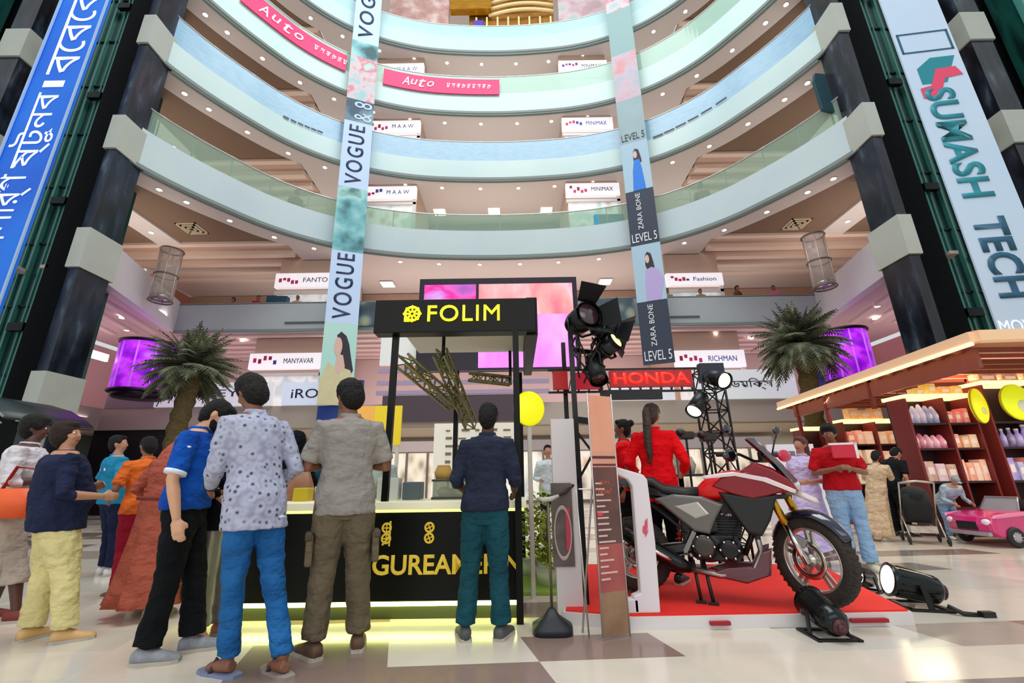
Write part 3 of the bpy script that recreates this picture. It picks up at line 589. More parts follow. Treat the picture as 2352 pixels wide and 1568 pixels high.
printed(root, P, 'printed_neck', SKINP, [(0.44, 0.60), (0.62, 0.60), (0.70, 0.46), (0.66, 0.36), (0.40, 0.38), (0.42, 0.48)], Z[930], Z[742], 0.012)
printed(root, P, 'printed_face', SKINP, blob(0.46, 0.70, 0.12, 0.115), Z[930], Z[742], 0.016)
printed(root, P, 'printed_dress', SAREE, [(0.0, 0.0), (1.0, 0.0), (1.0, 0.30), (0.86, 0.42), (0.68, 0.44), (0.52, 0.34), (0.40, 0.44), (0.22, 0.50), (0.06, 0.36), (0.0, 0.2)], Z[930], Z[742], 0.014)
s = MB(); p = AT(727, 935, 16.7); s.b2((p.x, 16.8, zof(727, 990, 16.8)), (p.x+0.75, 16.9, zof(727, 932, 16.8))); tag(s.build('hanging_notice', mat('royal_blue_notice', '#1c3a8c', 0.5)), 'royal blue notice hanging below the portrait banner', 'notice')
# right banner
za, zb_ = (5.12, 16.95), (6.22, 16.5)
Zz = lambda y: zof(1490, y, 16.7)
Q = {y: Zz(y) for y in (835, 690, 688, 560, 558, 435, 325, 322, 225, 145, 120, 20, -140)}
DNV = mat('zara_navy', '#2a3548', 0.6); GRYB = mat('banner_grey_blue', '#8fa4ac', 0.6, var=0.4, vs=0.6, col2='#a8c8c8'); SKYB = mat('banner_sky', '#a8c6d8', 0.6); WHT = mat('banner_white', '#e8ecf0', 0.6)
root, F, P, BL = banner('hanging_banner', 'tall hanging banner with ZARA BONE LEVEL 5 lettering above the red lit beam', za, zb_, Q[835], Q[-140],
    [(Q[835], Q[690], DNV, 'navy_panel'), (Q[690], Q[560], SKYB, 'portrait_panel'), (Q[560], Q[435], DNV, 'navy_panel'), (Q[435], Q[325], SKYB, 'portrait_panel'), (Q[325], Q[225], GRYB, 'grey_panel'), (Q[225], Q[120], ramp_mat('banner_rose', 'noise', 0.8, [(0.35, '#9fb8c4'), (0.5, '#c9b6c2'), (0.62, '#d8989e')], 0.6), 'rose_panel'), (Q[120], Q[20], mat('banner_teal_grey', '#8fb0b0', 0.6), 'teal_panel'), (Q[20], Q[-140], PINKP, 'picture_panel')], lean=(0.0, 0))
for y0, y1, lv, k in ((835, 690, 'LEVEL 5', 1), (560, 435, 'LEVEL 5', 1), (325, 225, 'LEVEL 5', 0)):
    z0, z1 = Zz(y0), Zz(y1); H = z1-z0
    text('level_lettering', lv, WHT if k else DNV, root, w=BL*0.86, h=H*0.15, M=F(0.5, z0+H*0.13), depth=0.006)
    if k: text('zara_lettering', 'ZARA', WHT, root, w=H*0.31, h=BL*0.17, M=F(0.42, z0+H*0.43, pi/2), depth=0.006); text('bone_lettering', 'BONE', WHT, root, w=H*0.31, h=BL*0.17, M=F(0.42, z0+H*0.79, pi/2), depth=0.006)
LILAC = mat('print_lilac', '#b8a6d8', 0.6); COBALT = mat('print_cobalt', '#1f7ce0', 0.6)
for (y0, y1, dress, nm) in ((690, 560, LILAC, 'lilac'), (435, 325, COBALT, 'cobalt')):
    printed(root, P, 'printed_hair', HAIRP, [(0.42, 0.62), (0.44, 0.80), (0.52, 0.86), (0.64, 0.82), (0.70, 0.66), (0.72, 0.56), (0.5, 0.5)], Zz(y0), Zz(y1), 0.008)
    printed(root, P, 'printed_face', SKINP, blob(0.50, 0.73, 0.07, 0.075), Zz(y0), Zz(y1), 0.014)
    printed(root, P, 'printed_dress', dress, [(0.34, 0.0), (0.80, 0.0), (0.92, 0.22), (0.98, 0.36), (0.82, 0.52), (0.62, 0.58), (0.42, 0.54), (0.36, 0.3)] if nm == 'lilac' else [(0.30, 0.0), (0.76, 0.0), (0.70, 0.4), (0.64, 0.62), (0.44, 0.62), (0.36, 0.4)], Zz(y0), Zz(y1), 0.011)
# big blue banner and white banner in front of the lift shafts
BB = ramp_mat('bright_blue_cloth', 'noise', 0.25, [(0.3, '#0858dc'), (0.55, '#0c78f4'), (0.75, '#1090ff')], 0.5)
pa, pb = (-14.75, 10.45), (-13.15, 10.45)
root, F, P, BL = banner('hanging_banner', 'long bright blue banner with white curly lettering on the far left lift tower', pa, pb, 3.0, 24.0, [(3.0, 24.0, BB, 'cloth')])
s = MB(); s.box((0.03, -0.04, 10.5), (0.05, 0.05, 21)); s.box((BL-0.03, -0.04, 10.5), (0.05, 0.05, 21)); s.build('edge_tubes', mat('pale_edge', '#a8c8f0', 0.4), root)
WT = mat('banner_white_ink', '#f4faff', 0.5, emit=0.25)  # faint glow put into the ink so the lettering reads white
yy = lambda y: zof(110 if y < 100 else 60, y, 10.45)
def bngl(txt, z0, z1, h=0.62, u=0.5):
    text('white_lettering', txt, WT, root, w=abs(z1-z0), h=BL*h, M=F(u, (z0+z1)/2, pi/2), depth=0.004)
bngl('ঢালার্গ', 6.9, 9.55); bngl('বাষ্ট', 3.3, 6.3); bngl('ষ্টুনব', 9.75, 12.5, 0.75, 0.48); bngl('।', 12.7, 12.95, 0.4); bngl('বেবেবে', 13.2, 17.2, 0.55, 0.55); bngl('বাবাবা', 17.6, 22.6, 0.5, 0.55)
WC = mat('white_blue_cloth', '#c4dcf2', 0.5, var=0.4, vs=0.4, col2='#d8e8f4')
pa, pb = (12.15, 10.55), (13.75, 10.35)
root, F, P, BL = banner('hanging_banner', 'long white banner with teal SUMASH TECH lettering on the far right lift tower', pa, pb, 3.2, 24.5, [(3.2, 24.5, WC, 'cloth')])
TL = mat('teal_ink', '#188a9a', 0.5); TL2 = mat('petrol_ink', '#1c5a78', 0.5)
zz = lambda x, y: zof(x, y, 10.5)
text('teal_lettering', 'SUMASH', TL, root, w=zz(2165, 205)-zz(2250, 455), h=BL*0.50, bold=0.028, M=F(0.42, (zz(2165, 205)+zz(2250, 455))/2, -pi/2), depth=0.01)
text('petrol_lettering', 'TECH', TL2, root, w=zz(2265, 500)-zz(2330, 685), h=BL*0.50, bold=0.028, M=F(0.42, (zz(2265, 495)+zz(2330, 690))/2, -pi/2), depth=0.01)
text('small_lettering', 'MOVE', WT, root, w=0.9, h=0.35, M=F(0.3, zz(2320, 750), 0), depth=0.01)
text('small_lettering', 'GOODIES', NAVY, root, w=3.4, h=BL*0.3, M=F(0.22, 17.8, -pi/2), depth=0.01)
text('small_lettering', 'FASHION', NAVY, root, w=3.6, h=BL*0.28, M=F(0.62, 19.3, -pi/2), depth=0.01)
RD = mat('logo_red', '#e8486c', 0.5)
zl = zz(2150, 180)
def pol(nm, m, pts, d): printed(root, P, nm, m, pts, zl-0.75, zl+0.75, d)
pol('logo_teal_square', TL, [(0.2, 0.35), (0.62, 0.35), (0.9, 1.0), (0.48, 1.0), (0.2, 0.75)], 0.01)
pol('logo_red_stroke', RD, [(0.14, 0.0), (0.42, 0.0), (0.60, 0.45), (0.92, 0.50), (0.84, 0.72), (0.5, 0.70), (0.34, 0.30), (0.14, 0.25)], 0.016)
s = MB(); 
for (u0, u1, za_, zb2) in ((0.05, 0.95, zl+1.0, zl+1.06), (0.05, 0.95, zl+1.75, zl+1.81), (0.05, 0.09, zl+1.0, zl+1.8), (0.91, 0.95, zl+1.0, zl+1.8)):
    s.add([P(u0, za_, 0.01), P(u1, za_, 0.01), P(u1, zb2, 0.01), P(u0, zb2, 0.01)], [(0, 1, 2, 3)])
s.build('outlined_box', TL2, root)
# magenta banners along the fifth gallery
MAG = mat('magenta_cloth', '#e8246e', 0.5, emit=0.1)
for x0, x1, lab in ((-10.9, -7.5, 'left of the VOGUE banner'), (-6.1, 0.15, 'right of the VOGUE banner')):
    s = MB(); curved_wall(s, x0, x1, -0.10, -0.06, 20.55, 21.55); o = s.build('parapet_banner', MAG); tag(o, 'magenta cloth banner along the fifth balustrade, %s' % lab, 'banner')
    L = x1-x0
    def tx(t, dx, w, h, m=WT):
        text('white_lettering', t, m, o, w=w, h=h, M=ring_frame(dx, 21.05, -0.12), depth=0.01, shear=0.3)
    if L > 5:
        for i, c in enumerate('Auto'): tx(c, -4.9+i*0.42, 0.36, 0.55 if i in (0, 2) else 0.36)
        for i in range(9): tx('মসকটর'[i % 5], -2.7+i*0.27, 0.2, 0.28)
    else:
        for i, c in enumerate('Auto'): tx(c, -10.35+i*0.32, 0.4, 0.55 if i in (0, 2) else 0.36)
        for i in range(6): tx('মসকটর'[i % 5], -8.8+i*0.22, 0.2, 0.28)
# faint printed marks on the frosted balustrade of the fourth gallery, fixed slots
s = MB()
for dx, w in ((-8.8, 1.3), (8.6, 2.6)):
    for j in range(6):
        p, n = ring_at(dx+(j-2.5)*w/6, -0.045); s.box((p.x, p.y, 16.42+0.02*j), (w/5.5, 0.03, 0.07), atan2(-n.x, n.y))
tag(s.build('fascia_slot', mat('dark_slot', '#55585a', 0.6)), 'narrow dark slots below the frosted blue balustrade of the fourth gallery', 'slot')

# ---------------------------------------------------------------- palm trees
LEAF = mat('palm_leaf', '#8a9070', 0.5, var=0.9, vs=2.2, col2='#1e2618'); TRK = mat('palm_trunk', '#6b5a34', 0.9, var=0.7, vs=8, col2='#2f2a18', bump=0.8, bs=14, stretch=(1, 1, 2))
def palm(name, label, loc, h, R, seed):
    rnd = random.Random(seed); r = thing(name, label, 'palm tree', loc)
    s = MB(); s.smooth = True; n = 22; s.tube([(0.05*sin(i*0.4), 0, h*i/n) for i in range(n+1)], [0.26+0.05*(i % 2)-0.03*i/n for i in range(n+1)], 12); s.build('trunk', TRK, r)
    s = MB()
    for q in range(135):
        az = rnd.uniform(0, 2*pi); el = radians(rnd.choice([rnd.uniform(50, 85), rnd.uniform(15, 55), rnd.uniform(-25, 20)])); L = R*rnd.uniform(0.72, 1.0)
        d = Vector((cos(az)*cos(el), sin(az)*cos(el), sin(el))); p = Vector((0, 0, h)); pts = [p.copy()]
        for i in range(9): d = (d+Vector((0, 0, -0.085-0.06*max(0, cos(el))))).normalized(); p = p+d*L/9; pts.append(p.copy())
        for i in range(1, 10):
            t = i/9; a = pts[i-1]; b = pts[i]; f = (b-a).normalized(); side = f.cross(Vector((0, 0, 1)));
            if side.length < 0.1: side = Vector((cos(az+pi/2), sin(az+pi/2), 0))
            side.normalize(); upv = side.cross(f); wl = 0.34*R/1.7*sin(pi*min(1, 0.25+t*0.72))*1.0
            s.add([a+side*0.02, b+side*0.014, b-side*0.014, a-side*0.02, a-upv*0.02], [(0, 1, 2, 3), (0, 4, 1), (3, 2, 4)])
            for sd in (-1, 1):
                for m_ in (0.25, 0.75):
                    c = a.lerp(b, m_); tip = c+side*sd*wl*rnd.uniform(0.8, 1.1)+f*wl*0.9+Vector((0, 0, -0.35*wl)); w = f*0.035
                    s.add([c-w, c+w, tip, c.lerp(tip, 0.5)+upv*0.03], [(0, 1, 3), (0, 3, 2), (1, 2, 3)])
    s.build('crown', LEAF, r)
    s = MB(); s.loft([(0, 0, 0, 0.5, 0.5), (0, 0, 0.5, 0.62, 0.62)], 20, 2.5); s.build('planter', mat('planter_grey', '#8b8780', 0.6), r)
p = AT(434, 870, 13.6); palm('palm_tree', 'tall indoor palm before the white JOCKEY sign', (p.x, 13.6, 0), p.z+0.3, 1.68, 3)
p = AT(1843, 820, 13.6); palm('palm_tree', 'tall indoor palm by the right violet column, above the shelf kiosk', (p.x, 13.6, 0), p.z+0.35, 1.75, 9)

# lit ceiling panels, air vents, counters and other fittings on the galleries
PNLL = mat('panel_light_white', '#fff4e8', 0.4, emit=2.6)
for x, y, z, lab in ((-6.6, 21.3, 10.98, 'square lit ceiling panel left of the video wall'), (4.9, 21.4, 10.98, 'square lit ceiling panel right of the video wall'), (-4.0, 21.3, 15.33, 'left one of three lit ceiling panels seen over the green balustrade'),
                     (-0.97, 21.3, 15.33, 'middle one of three lit ceiling panels seen over the green balustrade'), (1.94, 21.3, 15.33, 'right one of three lit ceiling panels seen over the green balustrade')):
    t = thing('ceiling_panel_light', lab, 'ceiling light', (x, y, z)); s = MB(); s.b2((-0.36, -0.36, 0.0), (0.36, 0.36, 0.05)); s.build('frame', mat('white_enamel', '#e8e4de'), t, bevel=0.01); s = MB(); s.b2((-0.3, -0.3, -0.02), (0.3, 0.3, 0.0)); s.build('diffuser', PNLL, t)
for x, y, side in ((-13.2, 15.9, 'left'), (11.95, 16.3, 'right')):
    t = thing('air_vent', 'square pale air vent in the brown ceiling on the %s of the third gallery' % side, 'vent', (x, y, 11.14)); s = MB()
    for k in range(3): q = 0.42-0.13*k; s.b2((-q, -q, -0.02*k-0.02), (q, -q+0.06, 0.02)); s.b2((-q, q-0.06, -0.02*k-0.02), (q, q, 0.02)); s.b2((-q, -q, -0.02*k-0.02), (-q+0.06, q, 0.02)); s.b2((q-0.06, -q, -0.02*k-0.02), (q, q, 0.02))
    s.build('louvre_frame', mat('vent_pale', '#d8c8a8', 0.5), t); s = MB(); s.b2((-0.12, -0.12, -0.01), (0.12, 0.12, 0.01)); s.build('dark_core', mat('vent_core', '#2a2620', 0.7), t)
t = thing('blade_sign', 'dark teal blade sign fixed to the right marble column above the green balustrade', 'sign', (11.05, 12.15, 13.75)); s = MB(); s.prism([(-0.38, -0.75), (0.22, -0.95), (0.30, 0.75), (-0.30, 0.85), (-0.42, 0.5)], -0.06, 0.06, 'y'); s.build('board', mat('blade_teal', '#173f4a', 0.35), t, bevel=0.02); s = MB(); s.b2((0.22, -0.04, -0.9), (0.30, 0.04, 0.8)); s.build('mounting', BLK, t)
for a_, b_, z0, z1, col, lab in (((-10.85, 17.88), (-9.95, 18.2), 7.405, 8.95, '#20506c', 'navy blue counter before the bright shop on the left of the second floor'), ((3.9, 18.15), (5.3, 18.4), 11.305, 13.0, '#2aa8d8', 'bright blue display stand behind the green balustrade beside the ZARA BONE banner')):
    s = MB(); s.b2((0, 0, 0), (b_[0]-a_[0], b_[1]-a_[1], z1-z0)); o = s.build('display_counter', mat('counter'+col, col, 0.5, var=0.3, vs=2), bevel=0.03); o.location = (a_[0], a_[1], z0); tag(o, lab, 'counter')
# dark awning over the crowd at the far left
t = thing('dark_awning', 'dark curved awning with pale edge lines at the far left edge', 'awning', (-9.6, 9.0, 2.3)); s = MB(); s.smooth = True
s.rings([[(x, -0.9, z), (x, 0.9, z), (x, 0.9, z+0.05), (x, -0.9, z+0.05)] for x, z in ((0.2, -0.02), (0.0, 0.12), (-0.4, 0.34), (-0.9, 0.48), (-1.6, 0.56), (-2.6, 0.6))]); s.build('roof', mat('awning_dark', '#1c2a28', 0.4), t)
s = MB(); s.tube([(0.2, -0.92, 0.02), (0.0, -0.92, 0.16), (-0.4, -0.92, 0.38), (-0.9, -0.92, 0.52), (-1.6, -0.92, 0.6), (-2.6, -0.92, 0.64)], 0.02, 6); s.tube([(0.2, -0.92, -0.10), (0.0, -0.92, 0.04), (-0.4, -0.92, 0.24), (-0.9, -0.92, 0.38), (-1.6, -0.92, 0.46), (-2.6, -0.92, 0.5)], 0.015, 6); s.build('edge_trim', mat('awning_trim', '#8a9a94', 0.4), t)
s = MB(); s.b2((0.0, -0.05, -2.3), (0.08, 0.05, 0.05)); s.build('post', mat('awning_trim', '#8a9a94'), t); s = MB(); s.b2((-2.5, -0.05, -2.3), (-2.42, 0.05, 0.6)); s.build('post', mat('awning_trim', '#8a9a94'), t)
# white promotion table behind the motorcycle
t = thing('promotion_table', 'white promotion table with small printed marks behind the lavender dress', 'table', (4.85, 7.9, 0)); s = MB(); s.b2((-0.45, 0, 0), (0.45, 0.35, 1.15)); s.build('table_body', mat('promo_white', '#eeeaf2', 0.5), t, bevel=0.01); s = MB(); s.b2((-0.42, 0.1, 1.15), (0.40, 0.14, 1.62)); s.build('header_board', mat('promo_white', '#eeeaf2'), t)
s = MB()
for k in range(5): s.b2((-0.35+0.15*k, 0.09, 1.42), (-0.25+0.15*k, 0.1, 1.5)); s.b2((-0.3, -0.008, 0.9-0.12*k), (0.25-0.06*k, 0.0, 0.93-0.12*k))
s.build('printed_marks', mat('promo_ink', '#6c7088', 0.5), t)
# ---------------------------------------------------------------- people
_tex = {}
def cloud(size):
    if size not in _tex:
        t = bpy.data.textures.new('folds', 'CLOUDS'); t.noise_scale = size; t.noise_depth = 2; _tex[size] = t
    return _tex[size]
def meld(o, vox, sm=3, fold=0.0, fsize=0.12):
    r = o.modifiers.new('meld', 'REMESH'); r.mode = 'VOXEL'; r.voxel_size = vox; r.use_smooth_shade = True
    if sm: q = o.modifiers.new('soft', 'SMOOTH'); q.factor = 0.5; q.iterations = sm
    if fold:
        d = o.modifiers.new('folds', 'DISPLACE'); d.texture = cloud(fsize); d.strength = fold; d.mid_level = 0.38; d.texture_coords = 'LOCAL'
    return o
SK = {'tan': mat('skin_tan', '#c08a6c', 0.5, var=0.1, vs=8), 'brown': mat('skin_brown', '#8a5a44', 0.5, var=0.1, vs=8), 'dark': mat('skin_dark', '#5c3830', 0.5, var=0.1, vs=8), 'light': mat('skin_light', '#dba784', 0.5, var=0.1, vs=8)}
HB = mat('hair_black', '#080605', 0.6, bump=0.9, bs=90, var=0.5, vs=30, col2='#1c1614', spec=0.3); HBR = mat('hair_brown', '#2a1c16', 0.6, bump=0.8, bs=90, spec=0.3); EYW = mat('eye_white', '#e8e4e0', 0.3); EYB = mat('eye_iris', '#1c120e', 0.3); LIPS = mat('lips', '#8f4a42', 0.5)
def cloth(name, col, **k):
    k.setdefault('var', 0.3); k.setdefault('vs', 5); k.setdefault('bump', 1.0); k.setdefault('bs', 5.5); k.setdefault('bd', 0.07); k.setdefault('stretch', (1.0, 1.0, 1.5)); k.setdefault('spec', 0.2); return mat('cloth_'+name, col, 0.9, **k)
def denim(name, col, col2): return mat('denim_'+name, col, 0.85, var=0.7, vs=3.0, col2=col2, bump=1.0, bs=6, bd=0.07, stretch=(1, 1, 1.8), spec=0.2)
def person(label, loc, rz, H=1.7, skin='brown', hair='short', hairm=None, top=None, sleeve='short', bottom=None, shoes=None, arms=('down', 'down'), lean=0.0, roll=0.0,
           head=(0, 0), feet=None, fyaw=(0.25, -0.25), vox=0.011, w=1.0, hem=0.86, cuff=0.07, skirt=None, belly=0.0, parts=None, group=None, shorts=None, legw=1.0, toplab=None):
    """local frame: x right, y the way the person faces, z up; all lengths for a 1.75 m body then scaled"""
    s = H/1.75; r = thing('person', label, 'person', loc, rz, group); r.scale = (s, s, s)
    hip = Vector((0, 0, 0.95)); Rl = Matrix.Rotation(-lean, 3, 'X') @ Matrix.Rotation(roll, 3, 'Y')
    def U(p):
        p = Vector(p); t = max(0.0, min(1.0, (p.z-0.9)/0.25)); q = hip + Rl @ (p-hip); return p.lerp(q, t)
    Rh = Matrix.Rotation(head[0], 3, 'Z') @ Matrix.Rotation(-head[1], 3, 'X'); nk = Vector((0, 0.0, 1.50))
    def Hd(p): return U(nk) + (Rl @ (Rh @ (Vector(p)-nk)))
    RhF = Rl @ Rh
    TOR = [(0.84, 0.12, 0.10, 0), (0.90, 0.165, 0.115, -0.005), (0.98, 0.168, 0.12, -0.005), (1.08, 0.148, 0.105+belly*0.7, belly*0.3), (1.17, 0.152, 0.108+belly*0.5, belly*0.2), (1.29, 0.178, 0.12, 0), (1.38, 0.19, 0.112, -0.005), (1.435, 0.165, 0.09, -0.008), (1.47, 0.10, 0.068, -0.005), (1.50, 0.062, 0.062, 0)]
    def torso(mb, g, z0, z1, flare=0.0):
        sec = []; n = 14
        for i in range(n+1):
            z = z0+(z1-z0)*i/n
            for a, b in zip(TOR, TOR[1:]):
                if a[0] <= z <= b[0] or b is TOR[-1] or (a is TOR[0] and z < a[0]):
                    t = max(0, min(1, (z-a[0])/(b[0]-a[0]))); v = [a[k]+(b[k]-a[k])*t for k in range(4)]; break
            if z < 0.9: v[1] = 0.165; v[2] = 0.115
            fl = flare*max(0, (1.15-z))
            p = U((0, v[3], z)); sec.append((p.x, p.y, p.z, v[1]*w+g+fl, v[2]*w+g+fl*0.8, Rl if z > 0.95 else None))
        mb.loft(sec, 22, 2.25)
    # arms
    PRE = {'down': ((0.075, -0.03, -0.285), (0.085, 0.045, -0.535)), 'fold': ((0.09, 0.02, -0.27), (-0.10, 0.22, -0.22)), 'front': ((0.08, -0.02, -0.28), (0.0, 0.24, -0.30)),
           'phone': ((0.07, 0.04, -0.27), (-0.06, 0.27, -0.14)), 'hip': ((0.17, -0.10, -0.26), (0.05, 0.10, -0.42)), 'reach': ((0.05, 0.16, -0.22), (0.02, 0.40, -0.16)), 'back': ((0.08, -0.10, -0.27), (-0.03, -0.15, -0.47)),
           'forward_low': ((0.06, 0.02, -0.28), (0.0, 0.20, -0.43)), 'bent': ((0.12, -0.06, -0.27), (0.08, 0.16, -0.36)), 'swing': ((0.06, 0.12, -0.26), (0.04, 0.28, -0.44)), 'up': ((0.08, 0.10, -0.24), (0.02, 0.22, -0.02))}
    body = MB(); slv = MB(); arm_pts = []
    for i, sg in enumerate((-1, 1)):
        e, h = PRE[arms[i]] if isinstance(arms[i], str) else arms[i]
        S0 = U((sg*0.175*w, -0.005, 1.405)); E0 = S0+Rl @ Vector((sg*e[0], e[1], e[2])); W0 = S0+Rl @ Vector((sg*h[0], h[1], h[2]))
        inn = U((sg*0.10, 0, 1.40)); arm_pts.append((S0, E0, W0))
        body.tube([inn, S0, S0.lerp(E0, 0.35), S0.lerp(E0, 0.8), E0, E0.lerp(W0, 0.3), E0.lerp(W0, 0.8), W0], [0.05, 0.056, 0.05, 0.042, 0.038, 0.041, 0.031, 0.026], 12)
        # hand
        d = (W0-E0).normalized(); side = Vector((-sg, 0, 0)); side = (side-d*side.dot(d)).normalized(); nrm = d.cross(side); 
        across = nrm          # hand breadth direction (front-back), palm normal = side (towards the body)
        pc = W0+d*0.05
        body.tube([W0-d*0.01, W0+d*0.03, W0+d*0.09], [0.024, 0.040, 0.038], 12, flat=0.42, up=side)
        for q, (o_, L) in enumerate(((-0.030, 0.068), (-0.010, 0.080), (0.010, 0.074), (0.030, 0.058))):
            fw = across*o_ if nrm.y < 0 else across*(-o_)
            b0 = W0+d*0.082+fw; k1 = b0+d*L*0.5+side*0.010; k2 = k1+(d*0.7+side*0.7).normalized()*L*0.5
            body.tube([b0, k1, k2], [0.0098, 0.0092, 0.0075], 8)
        fwd = across if across.y > 0 else -across
        t0 = W0+d*0.022+fwd*0.025; t1 = t0+(d*0.6+fwd*0.6+side*0.35).normalized()*0.038; body.tube([t0, t1, t1+(d+side*0.3).normalized()*0.028], [0.013, 0.0115, 0.009], 8)
        if sleeve:
            g = 0.016; end = {'short': 0.78, 'long': None, 'half': 1.0}[sleeve]
            if sleeve in ('short',): slv.tube([inn, S0, S0.lerp(E0, 0.4), S0.lerp(E0, 0.85)], [0.06, 0.070, 0.067, 0.064], 14)
            elif sleeve == 'half': slv.tube([inn, S0, S0.lerp(E0, 0.4), E0, E0.lerp(W0, 0.25)], [0.06, 0.070, 0.064, 0.055, 0.052], 14)
            else: slv.tube([inn, S0, S0.lerp(E0, 0.4), E0, E0.lerp(W0, 0.5), E0.lerp(W0, 0.93)], [0.06, 0.070, 0.062, 0.051, 0.046, 0.040], 14)
    # legs
    feet = feet or ((-0.11, 0.0), (0.11, 0.0)); legs = []
    for i, sg in enumerate((-1, 1)):
        hp = Vector((sg*0.085*w, 0, 0.90)); an = Vector((feet[i][0], feet[i][1], 0.085 if len(feet[i]) < 3 else feet[i][2]+0.085)); kn = hp.lerp(an, 0.51)+Vector((0, 0.02+(0.05 if an.z > 0.1 else 0), 0)); legs.append((hp, kn, an))
        body.tube([hp, hp.lerp(kn, 0.5), kn, kn.lerp(an, 0.35), kn.lerp(an, 0.8), an], [0.085, 0.074, 0.054, 0.054, 0.038, 0.034], 12)
        fy = Matrix.Rotation(fyaw[i], 3, 'Z'); f0 = an+fy @ Vector((0, -0.035, -0.045)); f1 = an+fy @ Vector((0, 0.16, -0.062))
        body.tube([f0+Vector((0, 0, 0.01)), an+fy @ Vector((0, 0.05, -0.04)), an+fy @ Vector((0, 0.13, -0.058)), f1], [0.032, 0.038, 0.032, 0.018], 12, flat=0.9)
    torso(body, -0.002, 0.84, 1.50)
    body.tube([U((0, -0.01, 1.42)), U((0, -0.002, 1.48)), Hd((0, 0.012, 1.56))], [0.062, 0.055, 0.052], 14)
    body.ell(Hd((0, 0.002, 1.655)), (0.076, 0.094, 0.100), 20, 14, RhF); body.ell(Hd((0, 0.030, 1.597)), (0.054, 0.060, 0.068), 16, 10, RhF)
    body.ell(Hd((0, 0.098, 1.628)), (0.013, 0.020, 0.022), 10, 8, RhF); body.tube([Hd((0, 0.082, 1.665)), Hd((0, 0.104, 1.628))], [0.008, 0.012], 8)
    for sg in (-1, 1): body.ell(Hd((sg*0.078, -0.004, 1.635)), (0.010, 0.020, 0.032), 8, 8, RhF); body.ell(Hd((sg*0.034, 0.076, 1.612)), (0.02, 0.016, 0.018), 8, 6, RhF)
    body.tube([Hd((-0.045, 0.080, 1.672)), Hd((0, 0.090, 1.668)), Hd((0.045, 0.080, 1.672))], [0.008, 0.010, 0.008], 8)
    bo = body.build('body', SK[skin], r); meld(bo, vox, 2)
    far = vox > 0.02
    if not far:
        for sg in (-1, 1): e = MB(); e.cur = 0; e.ell(Hd((sg*0.031, 0.083, 1.652)), (0.014, 0.009, 0.008), 10, 8, RhF); e.cur = 1; e.ell(Hd((sg*0.031, 0.0895, 1.652)), (0.006, 0.004, 0.006), 8, 6, RhF); e.build('eye', [EYW, EYB], r)
        e = MB(); e.ell(Hd((0, 0.088, 1.588)), (0.024, 0.009, 0.008), 10, 6, RhF); e.build('mouth', LIPS, r)
    # hair
    hm = hairm or HB; hb = MB(); hs = {'short': 1.0, 'thick': 1.14, 'long': 1.06, 'ponytail': 1.02, 'bun': 1.02, 'bowl': 1.12, 'thin': 0.94}.get(hair, 0)
    if hs:
        hb.ell(Hd((0, -0.014, 1.682)), (0.084*hs, 0.094*hs, 0.088*hs), 18, 12, RhF); hb.ell(Hd((0, -0.045, 1.635)), (0.080*hs, 0.066*hs, 0.098*hs), 16, 10, RhF); hb.ell(Hd((0, -0.05, 1.575)), (0.058*hs, 0.035, 0.05), 14, 8, RhF)
        hb.ell(Hd((0, 0.045, 1.735)), (0.06*hs, 0.05*hs, 0.026*hs), 14, 8, RhF)
        for sg in (-1, 1): hb.ell(Hd((sg*0.066, 0.012, 1.675)), (0.018*hs, 0.04*hs, 0.045), 10, 8, RhF)
        if hair == 'bowl': hb.ell(Hd((0, -0.02, 1.63)), (0.095, 0.09, 0.075), 14, 10, RhF)
        if hair == 'long': hb.loft([tuple(Hd((0, -0.05, 1.70-0.07*i)))+(0.085+0.006*i-(0.02 if i > 5 else 0), 0.05-0.004*i) for i in range(8)], 16)
        if hair == 'ponytail':
            hb.ell(Hd((0, -0.11, 1.70)), (0.035, 0.035, 0.04), 10, 8, RhF); hb.tube([Hd((0, -0.11, 1.71)), Hd((0.0, -0.16, 1.64)), Hd((0.005, -0.165, 1.50)), Hd((0, -0.16, 1.34)), Hd((0.01, -0.155, 1.2)), Hd((0.0, -0.15, 1.10))], [0.03, 0.04, 0.045, 0.04, 0.032, 0.012], 12)
        if hair == 'bun': hb.ell(Hd((0, -0.115, 1.71)), (0.045, 0.042, 0.045), 12, 8, RhF)
        meld(hb.build('hair', hm, r), max(vox, 0.012), 2, 0.012, 0.03)
    if hair == 'hijab':
        hb.ell(Hd((0, -0.012, 1.675)), (0.10, 0.112, 0.108), 18, 12, RhF); hb.loft([tuple(Hd((0, -0.02, 1.66)))+(0.10, 0.10), tuple(U((0, -0.01, 1.54)))+(0.10, 0.10), tuple(U((0, 0.0, 1.44)))+(0.17, 0.13), tuple(U((0, 0.0, 1.34)))+(0.205, 0.15)], 18)
        meld(hb.build('headscarf', hm, r), max(vox, 0.012), 2, 0.02, 0.08)
    if hair == 'cap':
        hb.ell(Hd((0, -0.006, 1.69)), (0.088, 0.102, 0.085), 18, 12, RhF); hb.ell(Hd((0, 0.11, 1.69)), (0.06, 0.06, 0.010), 14, 8, RhF)
        meld(hb.build('cap', hm, r), max(vox, 0.012), 2, 0.004, 0.05)
